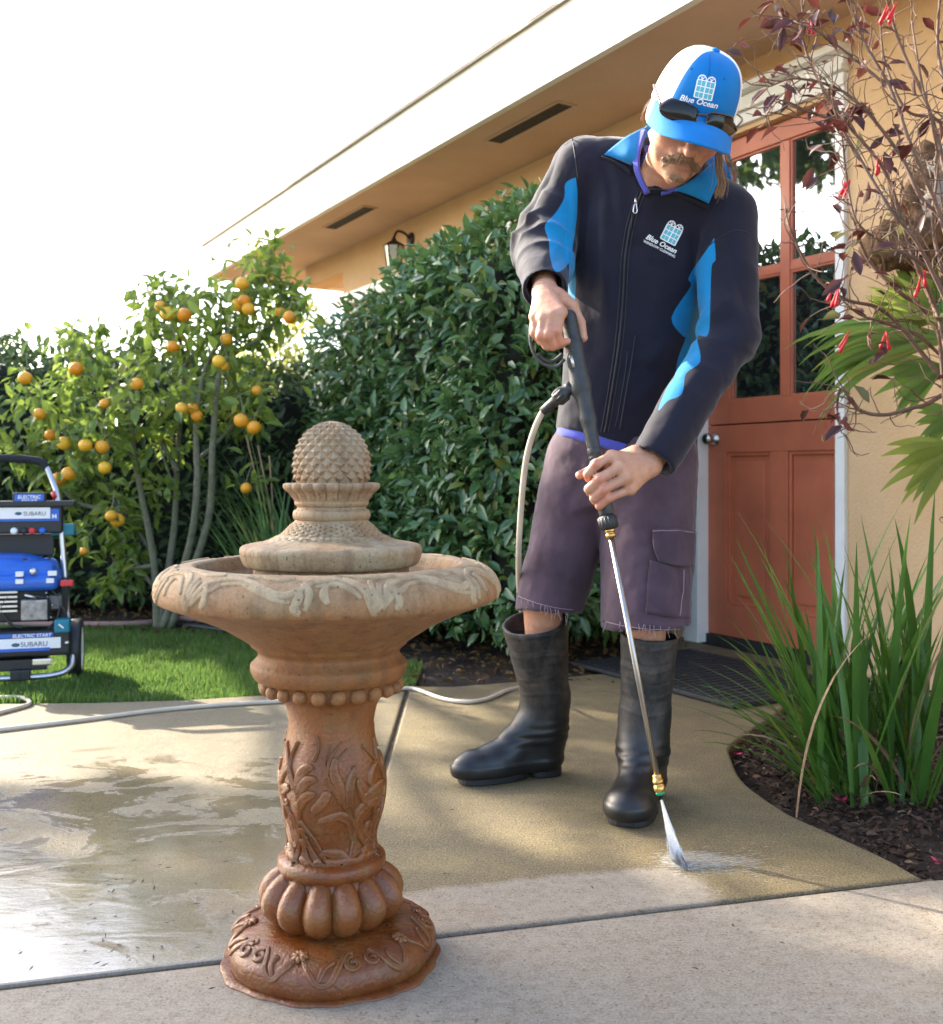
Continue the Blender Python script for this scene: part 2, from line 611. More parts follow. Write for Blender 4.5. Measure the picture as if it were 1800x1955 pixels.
def m_concrete():
    m, n = newmat('patio_concrete')
    v = n.pos()
    x, y, z = n.sep(v)
    # distance past the cross joint
    d = n.math('ADD', n.math('MULTIPLY', n.math('SUBTRACT', x, J0.x), JN.x), n.math('MULTIPLY', n.math('SUBTRACT', y, J0.y), JN.y))
    wob = n.noise(v, 9, 4, 0.65)
    wob = n.math('MULTIPLY', n.math('SUBTRACT', wob, 0.5), 0.10)
    dd = n.math('ADD', d, wob)
    # washed strip: on the far side of the joint, up to 0.19 m, ends where the jet is
    strip = n.math('SUBTRACT', 1.0, n.math('SMOOTHSTEP', 0.17, 0.215, dd) if False else n.ramp(dd, [(0.185, 0.0), (0.215, 1.0)]))
    xe = n.math('ADD', n.math('ADD', x, n.math('MULTIPLY', d, 0.45)), n.math('MULTIPLY', wob, 1.6))
    strip = n.math('MULTIPLY', strip, n.math('SUBTRACT', 1.0, n.ramp(xe, [(0.475, 0.0), (0.50, 1.0)])))
    strip = n.math('MULTIPLY', strip, n.ramp(n.math('ADD', x, 0.3), [(0.10, 0.0), (0.16, 1.0)]))
    front = n.math('LESS_THAN', d, 0.0)
    clean = n.math('MAXIMUM', strip, front)
    big = n.noise(v, 2.2, 5, 0.6)
    mid = n.noise(v, 9, 6, 0.7)
    mot = n.noise(v, 42, 5, 0.7)
    fine = n.noise(v, 210, 3, 0.75)
    sp = n.noise(v, 85, 3, 0.6)
    pits = n.noise(v, 120, 3, 0.7)
    # brushed finish: fine lines
    br = n.noise(n.mapping(v, (32, 150, 1), (0, 0, R(-35))), 1.0, 5, 0.75, 0.5)
    dirty = n.mix(n.ramp(big, [(0.32, 0.0), (0.68, 1.0)]), (0.100, 0.070, 0.014), (0.185, 0.138, 0.044))
    dirty = n.mix(n.ramp(mid, [(0.42, 0.0), (0.66, 0.8)]), dirty, (0.085, 0.056, 0.016))
    cl = n.mix(n.ramp(big, [(0.3, 0.0), (0.7, 1.0)]), (0.235, 0.195, 0.145), (0.31, 0.27, 0.215))
    cl = n.mix(n.ramp(mid, [(0.48, 0.0), (0.72, 0.6)]), cl, (0.225, 0.165, 0.105))
    # left slab is wetter and greyer
    left = n.ramp(n.math('MULTIPLY', x, -1.0), [(0.18, 0.0), (0.42, 1.0)])
    leftc = n.mix(n.ramp(mid, [(0.35, 0.0), (0.7, 1.0)]), (0.17, 0.135, 0.07), (0.27, 0.22, 0.14))
    base = n.mix(n.math('MULTIPLY', left, 0.75), dirty, leftc)
    base = n.mix(clean, base, cl)
    base = n.mix(n.math('MULTIPLY', n.ramp(mot, [(0.36, 1.0), (0.56, 0.0)]), 0.5), base, n.mix(0.6, base, (0.05, 0.032, 0.012)))
    base = n.mix(n.math('MULTIPLY', n.ramp(br, [(0.34, 1.0), (0.52, 0.0)]), 0.42), base, n.mix(0.6, base, (0.06, 0.04, 0.018)))
    base = n.mix(n.ramp(sp, [(0.60, 0.0), (0.68, 0.6)]), base, (0.045, 0.032, 0.018))
    base = n.mix(n.ramp(pits, [(0.60, 0.0), (0.68, 0.75)]), base, (0.03, 0.022, 0.014))
    base = n.mix(n.math('MULTIPLY', n.ramp(fine, [(0.44, 0.0), (0.62, 1.0)]), 0.6), base, n.mix(0.55, base, (0.52, 0.46, 0.37)))
    # dirt packed along the joints
    jd = n.math('ABSOLUTE', n.math('ADD', d, n.math('MULTIPLY', wob, 0.12)))
    jx = n.math('ADD', n.math('ABSOLUTE', n.math('ADD', x, 0.236)), n.math('MULTIPLY', n.math('LESS_THAN', d, 0.0), 9.0))
    jj = n.math('MINIMUM', jd, n.math('ADD', jx, n.math('MULTIPLY', wob, 0.12)))
    base = n.mix(n.math('MULTIPLY', n.ramp(jj, [(0.004, 1.0), (0.017, 0.0)]), 0.6), base, (0.045, 0.034, 0.02))
    # water lying on the left slab
    wetn = n.noise(n.mapping(v, (1.0, 1.55, 1), (0, 0, R(12)), (3.1, 0.4, 0)), 3.6, 9, 0.66, 0.6)
    reg = n.math('MULTIPLY', n.ramp(n.math('MULTIPLY', x, -1.0), [(0.22, 0.0), (0.45, 1.0)]), n.ramp(n.math('MULTIPLY', y, 0.25), [(0.70, 1.0), (0.80, 0.0)]))
    reg = n.math('MULTIPLY', reg, n.math('GREATER_THAN', d, 0.0))
    near = n.ramp(n.math('MULTIPLY', y, 0.25), [(0.44, 0.20), (0.58, 0.10), (0.78, 0.0)])
    wet = n.math('MULTIPLY', n.ramp(n.math('ADD', wetn, near), [(0.54, 0.0), (0.60, 1.0)]), reg)
    damp = n.math('MULTIPLY', n.math('SUBTRACT', 1.0, clean), 0.5)
    damp = n.math('ADD', damp, n.math('MULTIPLY', n.math('MULTIPLY', strip, n.math('GREATER_THAN', d, 0.0)), 0.35))
    base = n.mix(n.math('MULTIPLY', wet, 0.35), base, (0.13, 0.105, 0.07))
    rough = n.mixf(damp, 0.72, 0.44)
    rough = n.math('ADD', rough, n.math('MULTIPLY', n.math('SUBTRACT', mid, 0.5), 0.25))
    rough = n.mixf(wet, rough, 0.06)
    n.set(Base_Color=base, Roughness=rough)
    n.pin(n.bsdf.inputs['Specular IOR Level'], n.mixf(wet, 0.45, 1.0))
    dry = n.math('SUBTRACT', 1.0, n.math('MULTIPLY', wet, 0.93))
    hgt = n.math('ADD', n.math('MULTIPLY', fine, 0.7), n.math('ADD', n.math('MULTIPLY', br, 1.0), n.math('MULTIPLY', mot, 0.8)))
    b1 = n.bump(hgt, n.math('MULTIPLY', dry, 0.6), 0.005)
    rip = n.math('ADD', n.noise(n.mapping(v, (5, 10, 1), (0, 0, R(-18))), 1.0, 2, 0.5, 0.8), n.math('MULTIPLY', n.noise(n.mapping(v, (22, 48, 1), (0, 0, R(-25))), 1.0, 2, 0.5, 0.8), 0.18))
    b2 = n.bump(rip, n.math('MULTIPLY', wet, 0.11), 0.012, b1)
    n.set(Normal=b2)
    return m
M_CONC = m_concrete()

# ---- ground sheet
g = obj('ground', [(-400, -400, -0.12), (400, -400, -0.12), (400, 800, -0.12), (-400, 800, -0.12)], [(0, 1, 2, 3)], mat('earth', (0.09, 0.085, 0.05), 0.9, nscale=0.6, namt=0.4), smooth=False)
tag(g, 'bare earth under the garden reaching to the horizon', kind='structure')

def poly_slab(name, pts, z0, z1, material, parent=None, bev=0.009):
    bm = bmesh.new()
    vs = [bm.verts.new((p[0], p[1], z0)) for p in pts]
    f = bm.faces.new(vs)
    if f.normal.z < 0:
        f.normal_flip()
    r = bmesh.ops.extrude_face_region(bm, geom=[f])
    for q in r['geom']:
        if isinstance(q, bmesh.types.BMVert):
            q.co.z = z1
    bmesh.ops.recalc_face_normals(bm, faces=bm.faces)
    es = [e for e in bm.edges if abs(e.verts[0].co.z - z1) < 1e-5 and abs(e.verts[1].co.z - z1) < 1e-5]
    if bev:
        bmesh.ops.bevel(bm, geom=es, offset=bev, segments=3, profile=0.5, affect='EDGES')
    me = bpy.data.meshes.new(name); bm.to_mesh(me); bm.free()
    me.materials.append(material)
    o = bpy.data.objects.new(name, me)
    return link(o, parent)

def jline(x, off):
    """y of the cross joint at x, shifted by off across"""
    return J0.y + (x - J0.x) * JD.y / JD.x + off / JD.x

patio = bpy.data.objects.new('patio', None); patio['kind'] = 'structure'; patio['label'] = 'concrete patio of large brushed slabs with tooled joints'
COL.objects.link(patio)
GAP = 0.0045
bed_edge = [(1.45, 4.25), (1.20, 3.85), (1.015, 3.50), (0.894, 3.31), (0.80, 3.156), (0.752, 3.06), (0.735, 2.97), (0.715, 2.83), (0.709, 2.74), (0.716, 2.64), (0.747, 2.47), (0.79, 2.365), (0.833, 2.26), (0.868, 2.17), (0.893, 2.07)]
be = [tuple(p.xy) for p in spline([Vector((a, b, 0)) for a, b in bed_edge], 4)]
s1 = poly_slab('slab', [(-5, -2.0), (4.5, -2.0), (4.5, 1.75), (1.35, 2.0), (1.02, 2.055), (0.96, jline(0.93, -GAP))] + [(0.9, jline(0.9, -GAP)), (-5, jline(-5, -GAP))], -0.10, 0.0, M_CONC, patio)
far_left = [tuple(G(px, py).xy) for px, py in ((790, 1309), (740, 1312), (640, 1318), (500, 1327), (350, 1336), (180, 1341), (0, 1343), (-250, 1345))]
s2 = poly_slab('slab', [(-5, jline(-5, GAP)), (-0.242, jline(-0.242, GAP))] + [(-0.242, far_left[0][1])] + far_left[1:] + [(-5, 3.70)], -0.10, 0.0, M_CONC, patio)
far_right = [tuple(G(px, py).xy) for px, py in ((785, 1309), (860, 1311), (960, 1303), (1060, 1294), (1165, 1284))]
s3 = poly_slab('slab', [(-0.230, jline(-0.230, GAP)), (0.893, jline(0.893, GAP))] + be[::-1][1:] + [(1.62, 4.05), (1.02, 5.08), (0.75, 4.62)] + far_right[::-1][:-1] + [(-0.230, far_right[0][1])], -0.10, 0.0, M_CONC, patio)

# packed dirt in the joints
M_JOINT = mat('joint_dirt', (0.085, 0.062, 0.035), 0.9, nscale=40, namt=.5, bscale=120, bamt=.6)
mb = MB(); w_ = .016
mb.add([(-5, jline(-5, -w_), -.009), (.92, jline(.92, -w_), -.009), (.92, jline(.92, w_), -.009), (-5, jline(-5, w_), -.009)], [(0, 1, 2, 3)])
mb.build('joint_filler', M_JOINT, patio)
mb = MB(); mb.add([(-.252, jline(-.252, .017), -.010), (-.220, jline(-.220, .017), -.010), (-.220, 3.92, -.010), (-.252, 3.92, -.010)], [(0, 1, 2, 3)])
mb.build('joint_filler', M_JOINT, patio)

# ---- lawn and beds
lawn_poly = [far_left[i] for i in range(len(far_left) - 1, -1, -1)]
lawn_front = [(-5, 3.72)] + [(a, b + 0.012) for a, b in lawn_poly]
lawn_back = [(-0.20, 4.35), (-0.55, 5.05), (-1.1, 5.45), (-2.2, 5.62), (-5, 5.65)]
M_LAWN = mat('lawn_earth', (0.035, 0.05, 0.015), 0.9, nscale=30, namt=0.5, bscale=60, bamt=0.6, bdist=0.02)
lw = poly_slab('lawn', lawn_front + lawn_back, -0.10, -0.012, M_LAWN, None, 0)
tag(lw, 'small lawn between the patio and the hedge', kind='structure')

def height_sheet(name, x0, x1, y0, y1, nx, ny, zf, inside, material):
    xs = np.linspace(x0, x1, nx); ys = np.linspace(y0, y1, ny)
    X, Yg = np.meshgrid(xs, ys, indexing='ij')
    pts = np.stack([X.ravel(), Yg.ravel(), np.zeros(nx * ny)], 1)
    pts[:, 2] = zf(pts)
    ok = inside(pts).reshape(nx, ny)
    i = np.arange(nx * ny).reshape(nx, ny)
    q = np.stack([i[:-1, :-1], i[1:, :-1], i[1:, 1:], i[:-1, 1:]], -1)
    m = ok[:-1, :-1] | ok[1:, 1:] | ok[1:, :-1] | ok[:-1, 1:]
    return obj(name, pts, q[m].reshape(-1, 4), material)
soil = height_sheet('planting_bed', 0.6, 4.0, 1.6, 5.2, 170, 180, lambda p: -0.035 + 0.022 * fbm(p, 9, 3) + 0.012 * fbm(p, 45, 5) - 0.02 * (p[:, 0] < 0.8), lambda p: np.ones(len(p), bool), M_SOIL)
tag(soil, 'dark damp planting bed curving beside the patio', kind='structure')
soil2 = height_sheet('hedge_bed', -6, 1.2, 3.9, 9.0, 220, 170, lambda p: -0.03 + 0.03 * fbm(p, 6, 13) + 0.01 * fbm(p, 40, 15),
                     lambda p: (p[:, 1] > 4.0 + np.clip(-(p[:, 0] + 0.2), 0, 1.2) * 1.05 + 0.05), M_SOIL)
tag(soil2, 'leaf strewn soil under the hedges behind the lawn', kind='structure')

# ---- grass blades (stuff)
def point_in_poly(px, py, poly):
    c = np.zeros(len(px), bool)
    j = len(poly) - 1
    for i in range(len(poly)):
        xi, yi = poly[i]; xj, yj = poly[j]
        cond = ((yi > py) != (yj > py)) & (px < (xj - xi) * (py - yi) / (yj - yi + 1e-12) + xi)
        c ^= cond
        j = i
    return c
def blades(n, poly, h0, h1, w, seed, zb=-0.012, lean=0.5):
    r = np.random.default_rng(seed)
    a = np.array(poly)
    x = r.uniform(max(a[:, 0].min(), -3.0), a[:, 0].max(), n); y = r.uniform(a[:, 1].min(), a[:, 1].max(), n)
    ok = point_in_poly(x, y, poly)
    x = x[ok]; y = y[ok]; n = len(x)
    h = r.uniform(h0, h1, n) * (0.8 + 0.5 * vnoise(np.stack([x, y, 0 * x], 1), 7, 2))
    an = r.uniform(0, 2 * math.pi, n); ln = r.uniform(0.1, lean, n) * h
    wx = np.cos(an + 1.57) * w * r.uniform(.6, 1.2, n); wy = np.sin(an + 1.57) * w * r.uniform(.6, 1.2, n)
    V = np.zeros((n, 5, 3))
    V[:, 0] = np.stack([x - wx, y - wy, np.full(n, zb)], 1)
    V[:, 1] = np.stack([x + wx, y + wy, np.full(n, zb)], 1)
    mx = x + np.cos(an) * ln * .35; my = y + np.sin(an) * ln * .35
    V[:, 2] = np.stack([mx + wx * .8, my + wy * .8, zb + h * .6], 1)
    V[:, 3] = np.stack([mx - wx * .8, my - wy * .8, zb + h * .6], 1)
    V[:, 4] = np.stack([x + np.cos(an) * ln, y + np.sin(an) * ln, zb + h], 1)
    b = np.arange(n)[:, None] * 5
    T = np.concatenate([b + np.array([[0, 1, 2]]), b + np.array([[0, 2, 3]]), b + np.array([[3, 2, 4]])])
    rn = np.repeat(r.uniform(0, 1, n), 5)
    return V.reshape(-1, 3), T, rn
M_GRASS = mat_leaf('grass_blade', (0.045, 0.10, 0.018), (0.11, 0.185, 0.04), 0.5, 0.4, 0.3, yellow=(0.22, 0.2, 0.06))
V, T, rn = blades(95000, lawn_front + lawn_back, 0.022, 0.050, 0.0022, 5)
go = obj('lawn_grass', V, T, M_GRASS, None, False, {'rnd': rn})
tag(go, 'short green grass of the lawn', kind='stuff')

# ================================================================== HOUSE
def m_stucco(name, c0, c1):
    m, n = newmat(name)
    v = n.pos()
    n.set(Base_Color=n.mix(n.ramp(n.noise(v, 2.5, 5, 0.6), [(0.3, 0.0), (0.7, 1.0)]), c0, c1), Roughness=0.85)
    hgt = n.math('ADD', n.noise(v, 110, 4, 0.6), n.math('MULTIPLY', n.voronoi(v, 70), 0.6))
    n.set(Normal=n.bump(hgt, 0.45, 0.006))
    return m
M_WALL = m_stucco('stucco_wall', (0.60, 0.375, 0.18), (0.68, 0.445, 0.245))
M_SOFFIT = m_stucco('stucco_soffit', (0.60, 0.40, 0.27), (0.68, 0.47, 0.33))
M_WHITE = mat('white_trim', (0.80, 0.78, 0.73), 0.45, nscale=6, namt=0.06)
M_FASCIA = mat('fascia_paint', (0.80, 0.76, 0.68), 0.5, nscale=4, namt=0.05)
M_DOOR = mat('red_door_paint', (0.48, 0.13, 0.062), 0.42, nscale=3.5, namt=0.16, bscale=70, bamt=0.18, rvar=.2)
M_ROOF = mat('roof_shingle', (0.16, 0.14, 0.12), 0.9, nscale=20, namt=0.3)
M_BLACKV = mat('vent_mesh', (0.03, 0.025, 0.02), 0.8, nscale=60, namt=0.6, bscale=200, bamt=0.8)
ZT = 2.65
house = thing('house', 'orange stucco house with white fascia, deep eave and red front door', 'house', HW(0, 0, 0))
DT0, DT1 = -0.875, 0.0      # door opening along t
DH = 2.35
TEND = wall_t(655)
hbox(MB(), 0.0, TEND, -0.25, 0.0, -0.1, ZT).build('wall', M_WALL, house)
hbox(MB(), -4.2, DT0, -0.25, 0.0, -0.1, ZT).build('wall', M_WALL, house)
hbox(MB(), DT0, DT1, -0.25, 0.0, DH, ZT).build('wall', M_WALL, house)
mb = MB(); hbox(mb, TEND - 0.25, TEND, -6.0, -0.25, -0.1, ZT); mb.build('wall', M_WALL, house)
# eave
EAVE, TEAVE = 0.68, 5.95
soff = hbox(MB(), -4.2, TEAVE - 0.035, -0.27, EAVE - 0.04, ZT, ZT + 0.03).build('soffit', M_SOFFIT, house)
mb = MB(); hbox(mb, TEND, TEAVE - 0.035, -6, -0.27, ZT, ZT + 0.03); mb.build('soffit', M_SOFFIT, house)
hbox(MB(), TEND + 0.001, TEND + 0.85, -0.20, -0.002, ZT - 0.17, ZT - 0.001).build('roof_beam', M_WALL, house)
hbox(MB(), -4.2, TEAVE, EAVE - 0.04, EAVE, ZT - 0.025, ZT + 0.29).build('fascia', M_FASCIA, house)
hbox(MB(), TEAVE - 0.035, TEAVE, -6, EAVE - 0.041, ZT - 0.025, ZT + 0.29).build('fascia', M_FASCIA, house)
M_DRIP = mat('drip_edge', (0.33, 0.27, 0.19), 0.6)
hbox(MB(), -4.2, TEAVE + 0.07, EAVE - 0.03, EAVE + 0.022, ZT + 0.291, ZT + 0.303).build('drip_edge', M_DRIP, house)
hbox(MB(), -4.2, TEAVE + 0.075, EAVE - 0.03, EAVE + 0.024, ZT + 0.304, ZT + 0.486).build('gutter', M_FASCIA, house)
mb = MB()
a0 = HW(-4.2, EAVE - .032, ZT + 0.475); a1 = HW(TEAVE + 0.07, EAVE - .032, ZT + 0.475); a2 = HW(TEAVE + 0.07, -5, ZT + 1.9); a3 = HW(-4.2, -5, ZT + 1.9)
dz = Vector((0, 0, 0.05))
mb.add([a0, a1, a2, a3, a0 - dz, a1 - dz, a2 - dz, a3 - dz], [(0, 1, 2, 3), (7, 6, 5, 4), (0, 4, 5, 1), (1, 5, 6, 2), (2, 6, 7, 3), (3, 7, 4, 0)])
mb.build('roof', M_ROOF, house)
for t0, t1 in ((0.50, 1.19), (2.84, 3.56), (-2.1, -1.4)):
    vn = hbox(MB(), t0, t1, 0.36, 0.455, ZT - 0.004, ZT - 0.001).build('vent', M_BLACKV, house)
    fr = MB()
    for a in ((t0 - .012, t1 + .012, 0.348, 0.36), (t0 - .012, t1 + .012, 0.455, 0.467), (t0 - .012, t0, 0.36, 0.455), (t1, t1 + .012, 0.36, 0.455)):
        hbox(fr, a[0], a[1], a[2], a[3], ZT - 0.008, ZT - 0.001)
    fr.build('vent_frame', M_SOFFIT, vn)
# window above the hedge, only its white head shows
wn_ = hbox(MB(), 2.95, 4.35, 0.001, 0.05, 2.18, 2.27).build('window_casing', M_WHITE, house)

# ---- door
door = bpy.data.objects.new('door', None); door.empty_display_size = .1
link(door, house); door['_b'] = house['_b']
DN = -0.045     # face of the door leaf
def dbox(name, t0, t1, n0, n1, z0, z1, material, bev=0.004):
    return hbox(MB(), t0, t1, n0, n1, z0, z1).build(name, material, DOORP, bevel=bev)
DOORP = house
tl, tr = wall_t(1332), DT0
gcols = [(wall_t(1378), wall_t(1474)), (wall_t(1491), wall_t(1594))]
pcols = [(wall_t(1372), wall_t(1456)), (wall_t(1489), wall_t(1590))]
# leaf built as stiles and rails
leaf = MB()
zsplit = 1.03
def leafbox(t0, t1, z0, z1, n0=DN - 0.045, n1=DN):
    hbox(leaf, t0, t1, n0, n1, z0, z1)
gz0, gzm, gz1 = 1.14, 1.705, 2.262
leafbox(tl, gcols[0][0], zsplit + .003, DH - .006)
leafbox(gcols[1][1], tr, zsplit + .003, DH - .006)
leafbox(gcols[0][0], gcols[1][1], zsplit + .003, gz0)
leafbox(gcols[0][0], gcols[1][1], gz1, DH - .006)
lf = leaf.build('door', M_DOOR, house, bevel=0.003)
mun = MB(); hbox(mun, gcols[0][1], gcols[1][0], DN - .04, DN - .006, gz0 + .001, gz1 - .001); mun.build('muntin', M_DOOR, lf, bevel=.004)
for c in gcols:
    mun = MB(); hbox(mun, c[0] - .001, c[1] + .001, DN - .04, DN - .008, gzm - .018, gzm + .018); mun.build('muntin', M_DOOR, lf, bevel=.004)
leaf = MB()
pz0, pz1 = 0.19, 0.90
leafbox(tl, pcols[0][0], 0.045, zsplit - .003)
leafbox(pcols[1][1], tr, 0.045, zsplit - .003)
leafbox(pcols[0][0], pcols[1][1], pz1, zsplit - .003)
leafbox(pcols[0][0], pcols[1][1], 0.045, pz0)
leafbox(pcols[0][1], pcols[1][0], pz0, pz1)
for c in pcols:
    hbox(leaf, c[0], c[1], DN - 0.04, DN - 0.022, pz0, pz1)
lf2 = leaf.build('door', M_DOOR, house, bevel=0.003)
for c in pcols:
    mb = MB()
    a, b = c; w = 0.016
    # raised bead around each panel and a raised field
    for q in ((a, a - w, pz0, pz1), (b + w, b, pz0, pz1), (a - w, b + w, pz0, pz0 + w), (a - w, b + w, pz1 - w, pz1)):
        hbox(mb, q[0], q[1], DN - .03, DN - .008, q[2], q[3])
    mb.build('panel_moulding', M_DOOR, lf2, bevel=.004)
    mb = MB(); hbox(mb, a - .045, b + .045, DN - .03, DN - .014, pz0 + .045, pz1 - .045); mb.build('panel', M_DOOR, lf2, bevel=.006)
def m_glass():
    m, n = newmat('window_glass')
    n.set(Base_Color=(0.02, 0.022, 0.025), Roughness=0.02)
    n.bsdf.inputs['Specular IOR Level'].default_value = 1.0
    n.bsdf.inputs['IOR'].default_value = 1.9
    gl = n.node('ShaderNodeBsdfGlossy'); gl.inputs['Roughness'].default_value = 0.015; gl.inputs[0].default_value = (0.85, 0.92, 1.0, 1)
    mx = n.node('ShaderNodeMixShader'); mx.inputs[0].default_value = 0.5
    n.l.new(n.bsdf.outputs[0], mx.inputs[1]); n.l.new(gl.outputs[0], mx.inputs[2])
    n.l.new(mx.outputs[0], n.n['Material Output'].inputs[0])
    return m
M_GLASS = m_glass()
for c in gcols:
    for z0, z1 in ((gz0, gzm - .018), (gzm + .018, gz1)):
        hbox(MB(), c[0], c[1], DN - .03, DN - .024, z0, z1).build('pane', M_GLASS, lf)
        # glazing bead
        mb = MB(); w = 0.010
        for q in ((c[0], c[0] - w, z0, z1), (c[1] + w, c[1], z0, z1), (c[0] - w, c[1] + w, z0, z0 + w), (c[0] - w, c[1] + w, z1 - w, z1)):
            hbox(mb, q[0], q[1], DN - .0235, DN - .012, q[2], q[3])
        mb.build('glazing_bead', M_DOOR, lf, bevel=.003)
M_NICKEL = mat('satin_nickel', (0.55, 0.52, 0.48), 0.25, metal=1.0)
kb = MB(); kM = HM @ Matrix.Rotation(R(-90), 3, 'X')
kp = HW(wall_t(1351), DN, 0.965)
kb.lathe([(0.0, 0.0), (0.032, 0.0), (0.033, 0.006), (0.018, 0.012), (0.013, 0.02), (0.013, 0.032), (0.024, 0.036), (0.029, 0.046), (0.027, 0.058), (0.018, 0.066), (0.0, 0.068)], kp, 24, kM)
kb.build('door_knob', M_NICKEL, lf2, smooth=True)
hbox(MB(), DT0, DT1, -0.25, -0.03, -0.02, 0.043).build('door_sill', mat('sill_dark', (0.02, 0.018, 0.016), 0.7), house)
hbox(MB(), DT0 + .001, DT1 - .001, -0.25, -0.13, 0.044, DH - .002).build('dark_backing', mat('interior_dark', (0.02, 0.02, 0.02), 0.8), house)
# casing: two jamb boards, head with cornice
hbox(MB(), DT1 - 0.03, DT1 + 0.065, -0.09, 0.022, 0.0, DH + .02).build('door_casing', M_WHITE, house, bevel=.004)
hbox(MB(), DT0 - 0.012, DT0 + 0.035, -0.09, 0.022, 0.0, DH + .02).build('door_casing', M_WHITE, house, bevel=.004)
hd = MB()
hbox(hd, DT0 - 0.012, DT1 + 0.065, -0.09, 0.026, DH + .021, DH + .075)
hbox(hd, DT0 - 0.022, DT1 + 0.075, 0.001, 0.05, DH + .076, DH + .10)
hbox(hd, DT0 - 0.017, DT1 + 0.07, 0.001, 0.034, DH + .101, DH + .145)
hbox(hd, DT0 - 0.037, DT1 + 0.09, 0.001, 0.085, DH + .146, DH + .178)
hd.build('door_head_cornice', M_WHITE, house, bevel=.006)

# ---- doormat
mt = MB()
mc = [HW(-0.22, 0.24, 0), HW(-1.16, 0.24, 0), HW(-1.16, 0.89, 0), HW(-0.22, 0.89, 0)]
mt.box(HW(-0.69, 0.565, 0.012), (0.47, 0.325, 0.008), HM)
M_MAT = mat('mat_rubber', (0.018, 0.019, 0.022), 0.6, nscale=40, namt=0.4, bscale=150, bamt=0.6)
dm = mt.build('doormat', M_MAT, None, bevel=.004)
tag(dm, 'black ribbed rubber doormat lying before the red door', 'doormat')
for i in range(22):
    mb = MB(); mb.box(HW(-0.255 - i * 0.0414, 0.565, 0.0215), (0.010, 0.29, 0.0018), HM); mb.build('rib', M_MAT, dm)

# ---- wall lantern
lt = wall_t(785); lz = 2.5
lan = thing('wall_lantern', 'small dark metal wall lantern hanging under the eave above the hedge', 'lantern', HW(lt, 0, lz))
M_BRONZE = mat('dark_bronze', (0.05, 0.035, 0.025), 0.5, metal=0.7)
mb = MB(); mb.lathe([(0, 0), (0.055, 0), (0.05, 0.012), (0.0, 0.018)], HW(lt, 0.001, lz), 20, kM); mb.build('back_plate', M_BRONZE, lan, smooth=True)
mb = MB(); mb.tube(spline([HW(lt, 0.01, lz), HW(lt, 0.05, lz + 0.04), HW(lt, 0.11, lz + 0.05), HW(lt, 0.14, lz + 0.0)], 6), 0.009); mb.build('arm', M_BRONZE, lan, smooth=True)
mb = MB(); mb.lathe([(0.012, 0.0), (0.02, -0.02), (0.075, -0.05), (0.08, -0.06), (0.0, -0.06)], HW(lt, 0.14, lz), 6); mb.build('cap', M_BRONZE, lan)
mb = MB(); mb.lathe([(0.07, -0.061), (0.048, -0.21)], HW(lt, 0.14, lz), 6); mb.build('glass_shade', mat('frosted_glass', (0.6, 0.55, 0.45), 0.3), lan)
mb = MB()
for k in range(6):
    a = 2 * math.pi * k / 6
    mb.tube([HW(lt, 0.14, lz) + Vector((0.072 * math.cos(a), 0.072 * math.sin(a), -0.06)), HW(lt, 0.14, lz) + Vector((0.05 * math.cos(a), 0.05 * math.sin(a), -0.21))], 0.005, 5)
mb.build('cage', M_BRONZE, lan)

# ================================================================== FOUNTAIN
FX, FY = -0.233, 1.747
FS = FY / F
fountain = thing('garden_fountain', 'tiered cast stone garden fountain with pinecone finial and terracotta pedestal', 'fountain', (FX, FY, 0))

